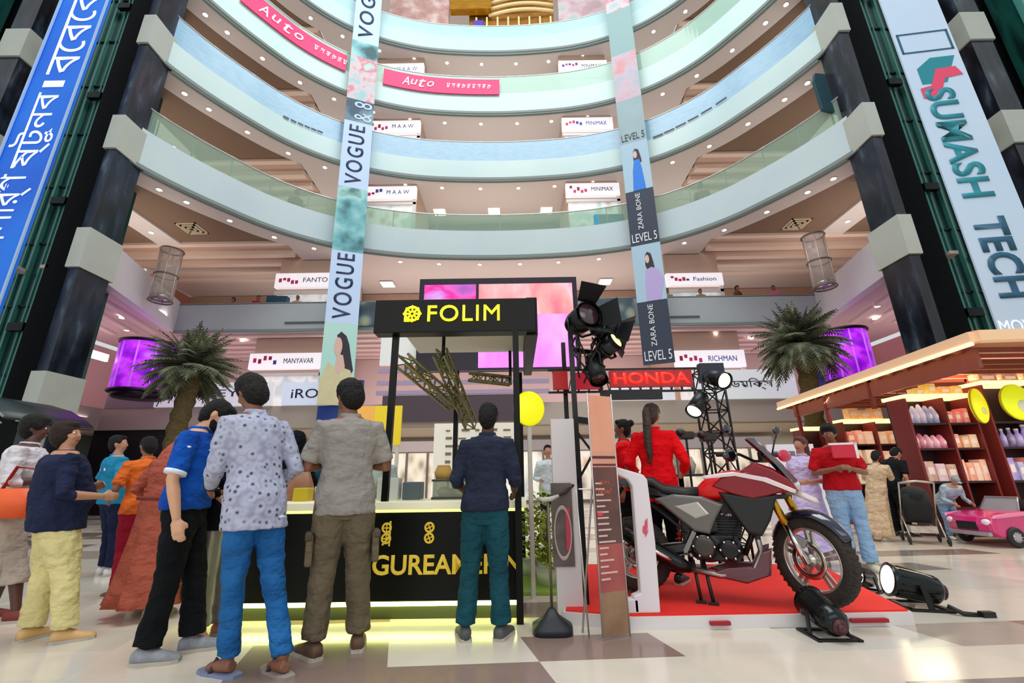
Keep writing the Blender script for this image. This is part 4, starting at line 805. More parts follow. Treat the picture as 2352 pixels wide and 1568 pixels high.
    # clothes
    if top:
        t = MB(); torso(t, 0.018, hem, 1.462, 0.05 if skirt is None else 0.0); t.v += slv.v and []; off = len(t.v)
        t.v += slv.v; t.f += [[i+off for i in f] for f in slv.f]; t.m += slv.m; t.sm += slv.sm
        if hair != 'hijab': t.tube([U((0, -0.006, 1.44)), U((0, -0.004, 1.49))], [0.090, 0.068], 16)
        o = t.build('shirt' if toplab is None else toplab, top, r); meld(o, vox, 2, 0.022, 0.075)
        if hair != 'hijab' and vox < 0.02: t = MB(); t.tube([U((0, -0.004, 1.475)), U((0, -0.006, 1.508))], [0.078, 0.070], 20); t.build('collar', top, r)
    if bottom and not skirt:
        t = MB(); t.loft([(0, -0.005, 0.80, 0.12, 0.11), (0, -0.005, 0.86, 0.172*w, 0.125*w), (0, -0.005, 0.98, 0.174*w, 0.127*w), (0, 0, 1.03, 0.16*w, 0.115*w)], 22)
        for hp, kn, an in legs:
            k_ = shorts if shorts else 1.0; e_ = kn.lerp(an, 0.95*k_ if not shorts else max(0, k_))
            t.tube([hp+Vector((0, 0, 0.06)), hp+Vector((0, 0, -0.06)), hp.lerp(kn, 0.55), kn, kn.lerp(e_, 0.5), e_], [0.095*legw, 0.105*legw, 0.092*legw, 0.072*legw, (0.066*legw+cuff)/2, cuff], 16)
        meld(t.build('trousers', bottom, r), vox, 2, 0.022, 0.07)
    if skirt:
        z0, z1, r0, r1, nf = skirt; rs = []; n = 64
        for i in range(13):
            t_ = i/12; z = z0+(z1-z0)*t_; ring = []
            for k in range(n):
                a = 2*pi*k/n; fo = 1+0.10*(1-t_)*sin(a*nf+0.8*sin(a*3))+0.03*(1-t_)*sin(a*nf*2.3+1); rr = r0+(r1-r0)*(t_**0.8)
                ring.append(Vector((rr*w*cos(a)*fo, rr*0.8*w*sin(a)*fo, z)))
            rs.append(ring)
        t = MB(); t.smooth = True; t.rings(rs); t.build('skirt', bottom, r)
    if shoes is not None:
        for i, (hp, kn, an) in enumerate(legs):
            t = MB(); fy = Matrix.Rotation(fyaw[i], 3, 'Z'); zz_ = an.z-0.085
            def Q(y, z): v = an+fy @ Vector((0, y, 0)); return (v.x, v.y, zz_+z)
            t.T = None; rs = []
            prof = [(-0.075, 0.030, 0.012, 0.075), (-0.05, 0.042, 0.004, 0.095), (0.0, 0.044, 0.0, 0.105), (0.05, 0.044, 0.0, 0.088), (0.11, 0.050, 0.0, 0.066), (0.165, 0.046, 0.0, 0.052), (0.20, 0.026, 0.006, 0.036)]
            for y, hw, zb0, zt0 in prof:
                ring = []
                for k in range(14):
                    a = 2*pi*k/14; x = hw*math.copysign(abs(cos(a))**0.8, cos(a)); z = (zb0+zt0)/2+(zt0-zb0)/2*math.copysign(abs(sin(a))**0.8, sin(a)); v = an+fy @ Vector((x, y, 0)); ring.append((v.x, v.y, zz_+z))
                rs.append(ring)
            t.smooth = True; t.rings(rs); so = t.build('shoe', shoes, r)
            t = MB(); rs = []
            for y, hw, zb0, zt0 in prof:
                v0 = an+fy @ Vector((hw+0.004, y, 0)); v1 = an+fy @ Vector((-hw-0.004, y, 0)); rs.append([(v0.x, v0.y, zz_), (v0.x, v0.y, zz_+0.022), (v1.x, v1.y, zz_+0.022), (v1.x, v1.y, zz_)])
            t.rings(rs); t.build('sole', mat('pale_sole', '#b8b0a4', 0.7), so)
    return r, U, Hd, arm_pts, legs, s
PLACES = []
def spot(fx, Y, hx, hy, z=0.0):
    f = AT(fx, 1300, Y); h = AT(hx, hy, Y); return (f.x, Y, z), (h.x-f.x)/max(0.5, h.z-z-0.1)
def settle(ret, sx, sy=0.0):
    # posture: the whole figure inclines a little towards (sx, sy) per metre of height
    r = ret[0]; a = -r.rotation_euler.z; lx, ly = sx*cos(a)-sy*sin(a), sx*sin(a)+sy*cos(a)
    for o in list(r.children)+[g for c in r.children for g in c.children]:
        for v in o.data.vertices: k = max(0.0, v.co.z-0.05); v.co.x += lx*k; v.co.y += ly*k
    return ret
def FOOT(x, y, dx=0, dy=0): p = GR(x, y); return (p.x+dx, p.y+dy, 0)

GREYSHOE = mat('grey_shoe', '#7c828a', 0.6, var=0.5, vs=20, col2='#b8bcc4'); BROWNSH = mat('brown_shoe', '#6b4f3a', 0.6, var=0.4, vs=12); TANSH = mat('tan_boot', '#d8b078', 0.6, var=0.3, vs=12, col2='#b88a54'); BLKSH = mat('black_shoe', '#202224', 0.4); DKGR = mat('charcoal_shoe', '#55585a', 0.6, var=0.3, vs=12)
SPOTS = {'dark haired man in': (35, 4.25, 22, 930, -0.1),
    'stocky person': (140, 3.74, 165, 955, 0.0),
    'man in a teal': (250, 6.2, 276, 985, 0.0),
    'person in an orange top': (300, 5.1, 340, 1000, -0.05),
    'woman in a long terracotta': (352, 4.35, 400, 985, 0.02),
    'bearded man': (432, 3.42, 500, 915, 0.1),
    'woman in a black top': (508, 3.80, 516, 975, 0.0),
    'tall man in a pale': (606, 3.08, 552, 840, -0.08),
    'woman in a black and green': (652, 4.95, 682, 985, 0.0),
    'tall man in a grey': (790, 3.4, 812, 858, 0.0),
    'man in a charcoal': (1108, 3.66, 1120, 930, 0.0),
    'man in a red t-shirt': (1978, 5.9, 1895, 955, 0.0),
    'woman in a long lavender': (1880, 6.35, 1832, 985, 0.0),
    'woman in a cream flowered': (2032, 8.3, 2008, 1035, 0.0)}

def SP(k): return spot(*SPOTS[k][:4])[0]
# far left: man in white shirt
r, U, Hd, ap, lg, s = person('dark haired man in a white shirt at the far left edge, beside an orange bag', SP('dark haired man in'), radians(-60), 1.74, 'dark', 'thick', top=cloth('white', '#e9e4ea'), sleeve='half', bottom=cloth('stone', '#b8aa9c'), shoes=mat('red_brown_shoe', '#7a2f24', 0.6), lean=0.12, shorts=0.45, cuff=0.10, feet=((-0.1, -0.1), (0.1, 0.12)), w=1.1, arms=('down', 'fold'))
b = MB(); b.loft([(0, 0, 0, 0.17, 0.08), (0, 0, 0.12, 0.18, 0.09), (0, 0, 0.24, 0.12, 0.06)], 20, 2.6); q = AT(42, 1160, 4.05); bag = thing('shoulder_bag', 'orange red shoulder bag between the white shirt and the navy shirt at far left', 'bag', (q.x, 4.0, q.z-0.10), 0.2)
b.smooth = True; b.build('bag_body', mat('orange_bag', '#e8521e', 0.5, var=0.4, vs=6, col2='#f47a30'), bag); b = MB(); b.tube([(-0.12, 0, 0.2), (-0.06, 0.02, 0.42), (0.1, 0.02, 0.4), (0.12, 0, 0.2)], 0.014, 8); b.build('strap', mat('dark_red_strap', '#a82014', 0.6), bag)
# boy in navy shirt and yellow trousers
person('stocky person in a navy shirt, pale yellow trousers and tan boots at the left', SP('stocky person'), radians(-38), 1.60, 'tan', 'bowl', HBR, cloth('navy', '#222a48', vs=3), 'half', cloth('yellow', '#eee0a0', vs=3), TANSH, arms=('fold', 'front'), w=1.38, feet=((-0.15, -0.06), (0.17, 0.1)), fyaw=(0.35, -0.35), cuff=0.085, head=(-0.7, -0.1), belly=0.06, legw=1.28, hem=0.84)
# teal shirt
r, U, Hd, ap, lg, s = person('man in a teal shirt with a white back print, behind the navy shirted person', SP('man in a teal'), radians(-30), 1.74, 'tan', 'short', top=cloth('teal', '#1878a0', col2='#2a9ac0', var=0.6), bottom=cloth('ink', '#1a2240'), shoes=mat('white_trainer', '#d8d8d8', 0.5), head=(-0.6, 0), arms=('bent', 'bent'), w=1.12, vox=0.014)
s_ = MB(); s_.box((0, -0.142, 1.30), (0.16, 0.012, 0.035)); s_.build('back_print', mat('print_white', '#e8f0f4', 0.5), r)
# orange shirt behind
person('person in an orange top and maroon trousers striding behind the terracotta dress', SP('person in an orange top'), radians(60), 1.62, 'brown', 'short', top=cloth('orange', '#e8702c'), bottom=cloth('maroon', '#9c1630'), shoes=BROWNSH, feet=((-0.1, -0.05), (0.08, 0.42)), arms=('bent', 'down'), lean=0.1, head=(0, 0.3), vox=0.014)
# terracotta dress
TC = cloth('terracotta', '#b8604c', vs=4, col2='#8e4438', var=0.7)
r, U, Hd, ap, lg, s = person('woman in a long terracotta dress and headscarf, her back to the camera', SP('woman in a long terracotta'), radians(-15), 1.60, 'brown', 'hijab', TC, TC, 'long', TC, mat('cream_shoe', '#d8ccb4', 0.6), arms=('bent', 'front'), skirt=(0.12, 1.06, 0.34, 0.165, 9), lean=0.16, head=(0, 0.55), w=1.05, toplab='bodice')
q = MB(); q.torus((0, -0.01, 1.07), 0.178, 0.02, 'z', 32, 8, flat=0.5); q.build('waistband', mat('dark_terracotta', '#7c3428', 0.8), r)
# blue polo man
POLO = cloth('royal', '#0b3f9c', vs=4, col2='#1462c4', var=0.6)
r, U, Hd, ap, lg, s = person('bearded man in a royal blue polo shirt and black trousers bowing his head', SP('bearded man'), radians(-72), 1.76, 'light', 'short', top=POLO, bottom=cloth('black', '#0c1014'), shoes=GREYSHOE, arms=('forward_low', 'down'), lean=0.10, head=(0.15, 0.62), feet=((-0.06, 0.09), (0.11, -0.11)), fyaw=(0.1, -0.1), w=1.0, vox=0.0085, hem=0.92, belly=0.03, cuff=0.078)
bd = MB(); bd.ell(Hd((0, 0.045, 1.565)), (0.058, 0.058, 0.038), 14, 8); bd.ell(Hd((0, 0.028, 1.60)), (0.066, 0.04, 0.05), 14, 8); meld(bd.build('beard', HB, r), 0.012, 2, 0.008, 0.03)
for i in (0, 1):
    S0, E0, W0 = ap[i]; q = MB(); c = S0.lerp(E0, 0.84); d = (E0-S0).normalized(); q.tube([c-d*0.012, c+d*0.014], [0.068, 0.068], 20); q.build('white_cuff', mat('cuff_white', '#dfe8f4', 0.7), r)
q = MB(); q.tube([U((0.07, 0.02, 1.475)), U((0.10, 0.08, 1.38)), U((0.09, 0.125, 1.28))], 0.007, 6); q.build('collar_piping', mat('piping_sky', '#8fd0f4', 0.6), r)
q = MB(); q.ell(U((0.245, -0.0, 1.33)), (0.012, 0.022, 0.014), 8, 6); q.ell(U((0.245, 0.02, 1.345)), (0.01, 0.016, 0.008), 8, 6); q.build('sleeve_emblem', mat('cuff_white', '#dfe8f4'), r)
for k in range(3):
    q = MB(); q.ell(U((0.13, 0.12+0.005*k, 1.34-0.07*k)), (0.008, 0.010, 0.008), 8, 6); q.build('chest_mark', mat('piping_sky', '#8fd0f4', 0.6), r)
# person in black and a striped sari between
STR = ramp_mat('striped_sari', 'wave', 5.5, [(0.2, '#6f6a60'), (0.45, '#c4baa6'), (0.7, '#a8b094'), (0.9, '#8a8478')], 0.8, stretch=(0.3, 0.3, 1.0))
person('woman in a black top and grey green striped trousers hidden between two men', SP('woman in a black top'), radians(-120), 1.52, 'brown', 'short', top=cloth('jet', '#0c1018'), sleeve='long', bottom=STR, shoes=mat('rose_sandal', '#c08070', 0.6), arms=('fold', 'fold'), head=(0, 0.4), cuff=0.085, legw=1.1, feet=((-0.07, 0.02), (0.09, 0.0)))
# patterned shirt man
PAT = ramp_mat('patterned_shirt', 'voronoi', 21.0, [(0.0, '#2e2e42'), (0.15, '#4c4c64'), (0.22, '#9a9eb4'), (0.45, '#b2b8cc'), (0.8, '#9898b4')], 0.85, stretch=(1, 1, 1.0), bump=0.0)
r, U, Hd, ap, lg, s = person('tall man in a pale grey patterned shirt and ripped blue jeans, nearest to the camera', SP('tall man in a pale'), radians(58), 1.84, 'brown', 'thick', top=PAT, sleeve='long', bottom=denim('bright', '#10467f', '#2f7cc0'), shoes=None, arms=(((0.05, 0.06, -0.27), (-0.02, 0.26, -0.36)), ((0.08, -0.06, -0.28), (0.02, 0.16, -0.38))), head=(0.1, 0.35), feet=((-0.06, 0.12), (0.10, -0.16)), fyaw=(0.2, -0.1), w=0.93, vox=0.0085, hem=0.78, cuff=0.058, lean=0.05, legw=0.88)
for i, (hp, kn, an) in enumerate(lg):
    q = MB(); fy = Matrix.Rotation((0.2, -0.1)[i], 3, 'Z'); rs = []
    for y, hw in ((-0.09, 0.03), (-0.04, 0.045), (0.05, 0.045), (0.13, 0.052), (0.19, 0.04), (0.21, 0.015)):
        rs.append([tuple(an+fy @ Vector((x, y, 0))-Vector((0, 0, 0.085-z))) for x, z in ((hw, 0.0), (hw, 0.018), (-hw, 0.018), (-hw, 0.0))])
    q.rings(rs); so = q.build('sandal', mat('grey_sandal', '#9a8f88', 0.6) if i else mat('slate_sandal', '#7c86a8', 0.6), r)
    q = MB(); q.tube([tuple(an+fy @ Vector((-0.045, 0.08, -0.07))), tuple(an+fy @ Vector((0, 0.09, -0.012))), tuple(an+fy @ Vector((0.045, 0.08, -0.07)))], 0.012, 8); q.build('strap', mat('dark_sandal_strap', '#2c2830', 0.6), so)
hp, kn, an = lg[1]; q = MB(); q.ell((0.09, -0.118, 0.84), (0.04, 0.010, 0.010), 10, 6); q.build('denim_rip', mat('rip_white', '#d0e4f4', 0.8), r)
for i in (0, 1): 
    S0, E0, W0 = ap[i]; d = (W0-E0).normalized(); q = MB(); q.tube([W0-d*0.03, W0-d*0.005], [0.045, 0.045], 18); q.build('dark_cuff', mat('dark_cuff', '#2a1820', 0.8), r)
# black dress woman with bag
r, U, Hd, ap, lg, s = person('woman in a black and green dress holding a tan bag behind the patterned shirt', SP('woman in a black and green'), radians(70), 1.62, 'brown', 'hijab', cloth('jet', '#0c1018'), cloth('jet', '#0c1018'), 'long', cloth('bottle', '#1f4a3a', col2='#0c1a14', var=0.7), BLKSH, arms=('down', 'bent'), skirt=(0.10, 1.06, 0.25, 0.165, 8), vox=0.014, toplab='bodice')
b = MB(); b.smooth = True; b.loft([(0, 0, 0, 0.15, 0.06), (0, 0, 0.2, 0.15, 0.07), (0, 0, 0.42, 0.07, 0.03)], 18, 3); q = AT(682, 1185, 4.55); bag = thing('handbag', 'tan leather handbag hanging between the patterned shirt and the grey t-shirt', 'bag', (q.x, q.y, q.z), 0.1)
b.build('bag_body', mat('tan_leather', '#9c6a48', 0.5, var=0.5, vs=10, col2='#6c3c28'), bag); b = MB(); b.tube([(-0.05, 0, 0.4), (-0.02, 0.02, 0.62), (0.03, 0.02, 0.62), (0.05, 0, 0.4)], 0.012, 8); b.build('strap', mat('dark_leather', '#4c2c20'), bag)
# grey t-shirt man
r, U, Hd, ap, lg, s = person('tall man in a grey t-shirt and khaki cargo trousers with folded arms', SP('tall man in a grey'), radians(22), 1.85, 'brown', 'thick', top=cloth('grey', '#8b8680', vs=3, col2='#a09a92', var=0.7), bottom=cloth('khaki', '#6f6450', vs=3), shoes=BROWNSH, arms=('fold', 'fold'), head=(0.45, 0.25), feet=((-0.14, 0.0), (0.13, 0.05)), fyaw=(0.5, -0.1), w=1.0, vox=0.010, hem=0.83, cuff=0.075, belly=0.03, legw=1.1)
for sg in (-1, 1):
    q = MB(); q.box((sg*0.205, -0.01, 0.62), (0.045, 0.15, 0.19)); q.build('cargo_pocket', cloth('khaki', '#6f6450'), r, bevel=0.015); q = MB(); q.box((sg*0.212, -0.01, 0.70), (0.045, 0.16, 0.05)); q.build('pocket_flap', cloth('khaki_dark', '#5c5242'), r, bevel=0.01)
# black shirt man at the counter
person('man in a charcoal long sleeved shirt and dark teal jeans standing at the counter', SP('man in a charcoal'), radians(-4), 1.70, 'dark', 'short', HB, cloth('charcoal', '#22283a', vs=3, col2='#2e3448', var=0.6), 'half', denim('teal', '#123f4c', '#1d5a64'), DKGR, arms=(((0.07, -0.03, -0.28), (0.03, 0.17, -0.36)), ((0.07, -0.03, -0.28), (0.05, 0.17, -0.36))), head=(0, 0.15), feet=((-0.13, 0.0), (0.14, 0.02)), fyaw=(0.35, -0.3), w=0.97, hem=0.90, cuff=0.075, lean=0.05, vox=0.010)
# vendor in the kiosk
person('vendor in a pale mint coat leaning over behind the kiosk counter', (-1.62, 5.15, 0), radians(205), 1.62, 'light', 'cap', cloth('mint', '#cfe0dc'), cloth('mint', '#cfe0dc'), 'long', cloth('bottle2', '#24463c'), BLKSH, arms=('reach', 'front'), lean=0.65, head=(0, 0.3), vox=0.014, w=1.1)
person('customer in a teal blue top waiting at the left side of the food kiosk', (-2.55, 6.1, 0), radians(-60), 1.60, 'brown', 'short', top=cloth('deep_teal', '#14506c'), sleeve='long', bottom=cloth('ink', '#1a2240'), shoes=BLKSH, arms=('bent', 'down'), vox=0.016)
# red jacket woman at the bike
RED = cloth('scarlet', '#f60c18', vs=3, col2='#d00014', var=0.6)
person('woman with a long ponytail in a scarlet jacket and black trousers beside the motorcycle', (1.50, 4.86, 0.101), radians(-22), 1.76, 'tan', 'ponytail', mat('hair_dark_brown', '#241610', 0.4, bump=0.8, bs=60, var=0.5, vs=20, col2='#5a3a2c'), RED, 'long', cloth('black', '#0c1014'), BLKSH, arms=('bent', 'bent'), w=0.95, hem=0.74, feet=((-0.1, 0), (0.1, 0)), vox=0.010, head=(-0.3, 0.1))
person('person with tied hair in a bright red shirt behind the white portal panel', (1.38, 5.75, 0.101), radians(75), 1.70, 'brown', 'bun', top=RED, bottom=cloth('black', '#0c1014'), shoes=BLKSH, arms=('down', 'down'), vox=0.014)
# red t-shirt man with helmet bag
r, U, Hd, ap, lg, s = person('man in a red t-shirt and light blue jeans hugging a red and white folder', SP('man in a red t-shirt'), radians(160), 1.72, 'brown', 'thick', HB, cloth('red', '#c81420', vs=3), 'short', denim('light', '#7ca6d0', '#a4c4e0'), mat('cream_trainer', '#d8d0b8', 0.6), arms=('fold', 'fold'), head=(-0.35, 0.25), feet=((-0.1, 0.05), (0.09, 0.0)), w=1.08, vox=0.011, hem=0.93, legw=1.02, cuff=0.08)
b = MB(); b.box((0, 0, 0), (0.25, 0.03, 0.17)); q = U((-0.04, 0.24, 1.40)); LC = Vector(SP('man in a red t-shirt')); q.x += 0.0; m4 = Matrix.Translation(LC+Vector((spot(*SPOTS['man in a red t-shirt'][:4])[1]*1.35, 0, 0))) @ Matrix.Rotation(radians(160), 4, 'Z')
pt = m4 @ (q*s); fo = thing('folder', 'red folder with a white edge held against the red t-shirt', 'folder', pt, radians(160)); b.build('cover', mat('folder_red', '#d01838', 0.5), fo, bevel=0.01)
b = MB(); b.b2((-0.14, -0.02, 0.075), (0.14, 0.02, 0.10)); b.b2((-0.15, -0.02, -0.09), (-0.12, 0.02, 0.10)); b.build('white_edge', mat('folder_white', '#f0e8ec', 0.5), fo)
# lavender dress
LAV = cloth('lavender', '#c4b4ec', vs=8, col2='#e8dcf4', var=0.8)
person('woman in a long lavender flowered dress behind the front wheel of the motorcycle', SP('woman in a long lavender'), radians(120), 1.60, 'tan', 'long', mat('hair_auburn', '#5a3028', 0.5, bump=0.6, bs=60), LAV, 'half', LAV, mat('white_trainer', '#d8d8d8'), arms=('front', 'down'), skirt=(0.12, 1.06, 0.36, 0.165, 7), vox=0.014, toplab='bodice')
# cream dress
CRM = cloth('cream_flowers', '#d8c0a0', vs=14, col2='#b89470', var=0.8)
person('woman in a cream flowered dress pushing the black pushchair', SP('woman in a cream flowered'), radians(-50), 1.50, 'brown', 'short', HB, CRM, 'half', CRM, mat('cream_shoe', '#d8ccb4'), arms=('reach', 'reach'), skirt=(0.10, 1.06, 0.26, 0.165, 8), vox=0.018, toplab='bodice', head=(0, 0.3))
# black shirt man at shelves
person('man in a black t-shirt bending over the pushchair by the shelves', (7.02, 8.72, 0), radians(-75), 1.66, 'tan', 'short', HB, cloth('jet2', '#14161c'), 'short', cloth('jet', '#0c1018'), BLKSH, arms=('reach', 'forward_low'), lean=0.45, head=(0, 0.3), vox=0.016)
# child on the car
person('small child in a grey cap and pale blue shirt leaning over the pink toy car', (7.62, 8.38, 0), radians(178), 1.16, 'tan', 'cap', mat('cap_grey', '#8f9aa4', 0.7), cloth('ice', '#b4ccdc'), 'long', denim('light', '#7ca6d0', '#a4c4e0'), mat('white_trainer', '#d8d8d8'), arms=('reach', 'reach'), lean=0.75, vox=0.014, w=1.2)
# people on the upper floors (seen above the parapets)
UP = [(-11.3, 18.2, 7.4, 'crimson', '#c8243c', 'person in crimson leaning on the second floor parapet, leftmost of the group', 1.62, 40), (-12.4, 18.3, 7.4, 'rose', '#d86078', 'person in rose pink left of the crimson one on the second floor', 1.55, -20),
      (-9.55, 17.95, 7.4, 'coral', '#e88a8a', 'person in coral by the bright shop on the second floor', 1.6, 10), (8.3, 17.95, 7.4, 'sand', '#a8805c', 'person in sandy brown by the red flower shop on the second floor', 1.62, 0),
      (9.95, 17.95, 7.4, 'umber', '#7c4a34', 'person in dark brown right of the red flower shop on the second floor', 1.75, 30), (11.55, 17.95, 7.4, 'pink', '#e878a0', 'person in pink with black hair at the right of the second floor', 1.72, -30),
      (6.85, 17.95, 7.4, 'khaki2', '#b0a080', 'person in beige beside the ZARA BONE banner on the second floor', 1.66, 0),
      (-10.6, 0, 15.62, 'inkblue', '#1c2038', 'small dark figure at the fourth floor rail left of the VOGUE banner', 2.2, 0), (-9.6, 0, 15.62, 'ink', '#1a1a24', 'second small dark figure at the fourth floor rail near the VOGUE banner', 2.2, 0),
      (-1.0, 0, 15.62, 'olive', '#8c8450', 'small figure in olive at the middle of the fourth floor rail', 2.35, 0), (0.9, 0, 15.62, 'white2', '#d8e4e8', 'small figure in white at the middle of the fourth floor rail', 2.3, 0),
      (-8.6, 0, 11.32, 'peach', '#c88070', 'small figure in peach behind the green rail left of the VOGUE banner', 2.2, 20), (8.6, 0, 11.32, 'salmon', '#d89080', 'small figure in salmon behind the green rail right of the ZARA BONE banner', 2.2, 20)]
for x, y, z, cn, col, lab, h, rr in UP:
    if z > 8: p, n = ring_at(x, 0.55); x, y = p.x, p.y; rr += math.degrees(atan2(n.y, n.x))-90
    else: z = 7.405; y = 18.05
    person(lab, (x, y, z), radians(180+rr), h, 'brown', 'short', HB, cloth(cn, col), 'long', cloth('ink', '#1a2240'), BLKSH, arms=('front', 'front'), vox=0.03)
# people walking behind the queue on the ground floor
for x, y, z, cn, col, lab, h, rr, hr in ((-3.35, 7.4, 0, 'rust', '#a8684c', 'person in rust brown in the crowd left of the grey t-shirt man', 1.6, 150, 'short'), (-2.75, 7.0, 0, 'tan2', '#c89a78', 'person in tan in the crowd beside the tan handbag', 1.55, 200, 'hijab'),
                                     (0.62, 8.6, 0, 'white2', '#dfe6ea', 'person in white seen between the kiosk post and the booth tower', 1.7, 180, 'short')):
    person(lab, (x, y, z), radians(rr), h, 'tan', hr, HB if hr == 'short' else cloth('brownscarf', '#8a5c40'), cloth(cn, col), 'long', cloth('ink', '#1a2240'), BLKSH, arms=('front', 'front'), vox=0.02)

for o in [o for o in bpy.data.objects if o.get('category') == 'person']:
    for k, v in SPOTS.items():
        if o['label'].startswith(k): settle((o,), spot(*v[:4])[1]-v[4])
# ---------------------------------------------------------------- black food kiosk
KB = mat('kiosk_black', '#060806', 0.4, var=0.4, vs=3, col2='#0e140c', spec=0.2); KY = mat('kiosk_yellow_lit', '#f2e61e', 0.5, emit=0.9); KG = mat('kiosk_gold', '#d8b83a', 0.5, emit=0.25); LED = mat('led_strip_warm', '#f0ff8a', 0.4, emit=11.0); CTR = mat('counter_top_cream', '#e8e4c4', 0.3, emit=0.25)
yk = 4.12
r = thing('food_kiosk', 'black food kiosk with a lit yellow lettered sign board and a cream counter top', 'kiosk', (-1.25, yk, 0))
s = MB(); s.b2((-1.45, 0.0, 0.14), (1.30, 0.55, 0.86)); s.build('counter_body', KB, r, bevel=0.01)
s = MB(); s.b2((-1.40, 0.06, 0.0), (1.25, 0.5, 0.12)); s.build('plinth', mat('plinth_olive', '#30341c', 0.4), r)
s = MB(); s.b2((-1.43, 0.005, 0.108), (1.29, 0.05, 0.138)); s.build('led_strip', LED, r)
s = MB(); s.b2((-1.5, -0.06, 0.86), (1.34, 0.62, 0.925)); s.build('counter_top', CTR, r, bevel=0.008)
s = MB(); s.b2((-1.46, -0.02, 0.835), (1.32, 0.0, 0.862)); s.build('under_glow', mat('under_glow', '#e8f07a', 0.5, emit=1.6), r)
text('gold_lettering', 'GUREAMERIN', KG, r, w=1.26, h=0.155, M=FRONT((0.66, -0.004, 0.42)), depth=0.012, bold=0.02)
for i, x in enumerate((0.13, 0.50, 0.83, 1.12)):
    q = MB(); q.T = Matrix.Translation((x, -0.008, 0.665)); n = 0
    q.torus((0, 0, 0.045), 0.036, 0.009, 'y', 18, 6); q.torus((0, 0, -0.04), 0.036, 0.009, 'y', 18, 6)
    for k in range(4): a = k*pi/2+i*0.4; q.cyl((0, 0, 0.045), (0.034*cos(a), 0, 0.045+0.034*sin(a)), 0.006, n=6); q.cyl((0, 0, -0.04), (0.034*cos(a), 0, -0.04+0.034*sin(a)), 0.006, n=6)
    if i == 0: q.cyl((-0.03, 0, -0.09), (0.03, 0, -0.02), 0.01, n=6); q.cyl((0.03, 0, 0.1), (0.03, 0, -0.1), 0.008, n=6)
    q.build('gold_emblem', KG, r)
for x, y, z0 in ((0.09, 0.02, 0.925), (1.27, -0.10, 0.0), (0.50, 1.55, 0.0), (1.33, 1.7, 0.0)):
    s = MB(); s.b2((x-0.028, y-0.028, z0), (x+0.028, y+0.028, 2.47)); s.build('post', KB, r)
# sign box: front face and a deep right side
s = MB(); s.b2((-0.10, -0.10, 2.46), (1.47, 0.06, 2.80)); s.build('sign_board', KB, r, bevel=0.006)
s = MB(); s.b2((1.38, -0.02, 2.44), (1.49, 1.75, 2.84)); s.build('side_board', KB, r, bevel=0.006)
text('sign_lettering', 'FOLIM', KY, r, w=0.70, h=0.165, M=FRONT((0.77, -0.105, 2.645)), depth=0.02, spacing=1.1)
q = MB(); q.T = Matrix.Translation((0.27, -0.115, 2.645))
q.torus((0, 0, 0), 0.07, 0.013, 'y', 20, 6); 
for k in range(8): a = k*pi/4; q.cyl((0.015*cos(a), 0, 0.015*sin(a)), (0.09*cos(a), 0, 0.085*sin(a)), 0.010, n=6)
q.box((-0.05, 0, -0.06), (0.05, 0.02, 0.04)); q.build('lit_emblem', KY, r)
s = MB(); s.b2((-0.06, 0.02, 2.78), (1.40, 1.75, 2.81)); s.build('roof_panel', mat('kiosk_roof', '#d9d8cc', 0.6), r)
# lattice truss under the roof
TRS = mat('truss_olive', '#8c8a58', 0.35, 0.6); BTR = mat('black_truss', '#0e0d10', 0.4, 0.3)
def lattice(name, m, pa, pb, w, n, parent=None, rt=0.014, rd=0.008, sides=4, mb=None):
    pa, pb = Vector(pa), Vector(pb); d = (pb-pa).normalized(); ref = Vector((0, 0, 1)) if abs(d.z) < 0.9 else Vector((1, 0, 0)); a = d.cross(ref).normalized(); b = d.cross(a)
    cs = [a*(w/2)*u+b*(w/2)*v for u, v in ((1, 1), (1, -1), (-1, -1), (-1, 1))] if sides == 4 else [a*(w/2)*cos(t)*1.15+b*(w/2)*sin(t)*1.15 for t in (pi/2, pi/2+2*pi/3, pi/2+4*pi/3)]
    s = mb or MB()
    for c in cs: s.cyl(pa+c, pb+c, rt, n=8)
    for i in range(n):
        p0, p1 = pa.lerp(pb, i/n), pa.lerp(pb, (i+1)/n)
        for k in range(len(cs)):
            c0, c1 = cs[k], cs[(k+1) % len(cs)]
            s.cyl(p0+(c0 if i % 2 else c1), p1+(c1 if i % 2 else c0), rd, n=6)
            s.cyl(p1+c0, p1+c1, rd, n=6)
    return s if mb else s.build(name, m, parent)
tr = thing('roof_truss', 'olive lattice truss arms hanging inside the food kiosk', 'truss', (0, 0, 0))
lattice('truss_arm', TRS, (-1.12, 4.25, 2.25), (-0.72, 5.2, 1.95), 0.12, 6, tr); lattice('truss_arm', TRS, (-0.80, 4.6, 2.42), (-0.55, 5.6, 1.75), 0.12, 8, tr); lattice('truss_arm', TRS, (-0.60, 5.7, 2.4), (-0.05, 5.8, 2.35), 0.10, 5, tr)
q = MB(); q.cyl((-0.78, 4.7, 2.77), (-0.78, 4.7, 2.35), 0.02, n=8); q.cyl((-0.05, 5.8, 2.77), (-0.05, 5.8, 2.3), 0.02, n=8); q.build('hanger', BTR, tr)
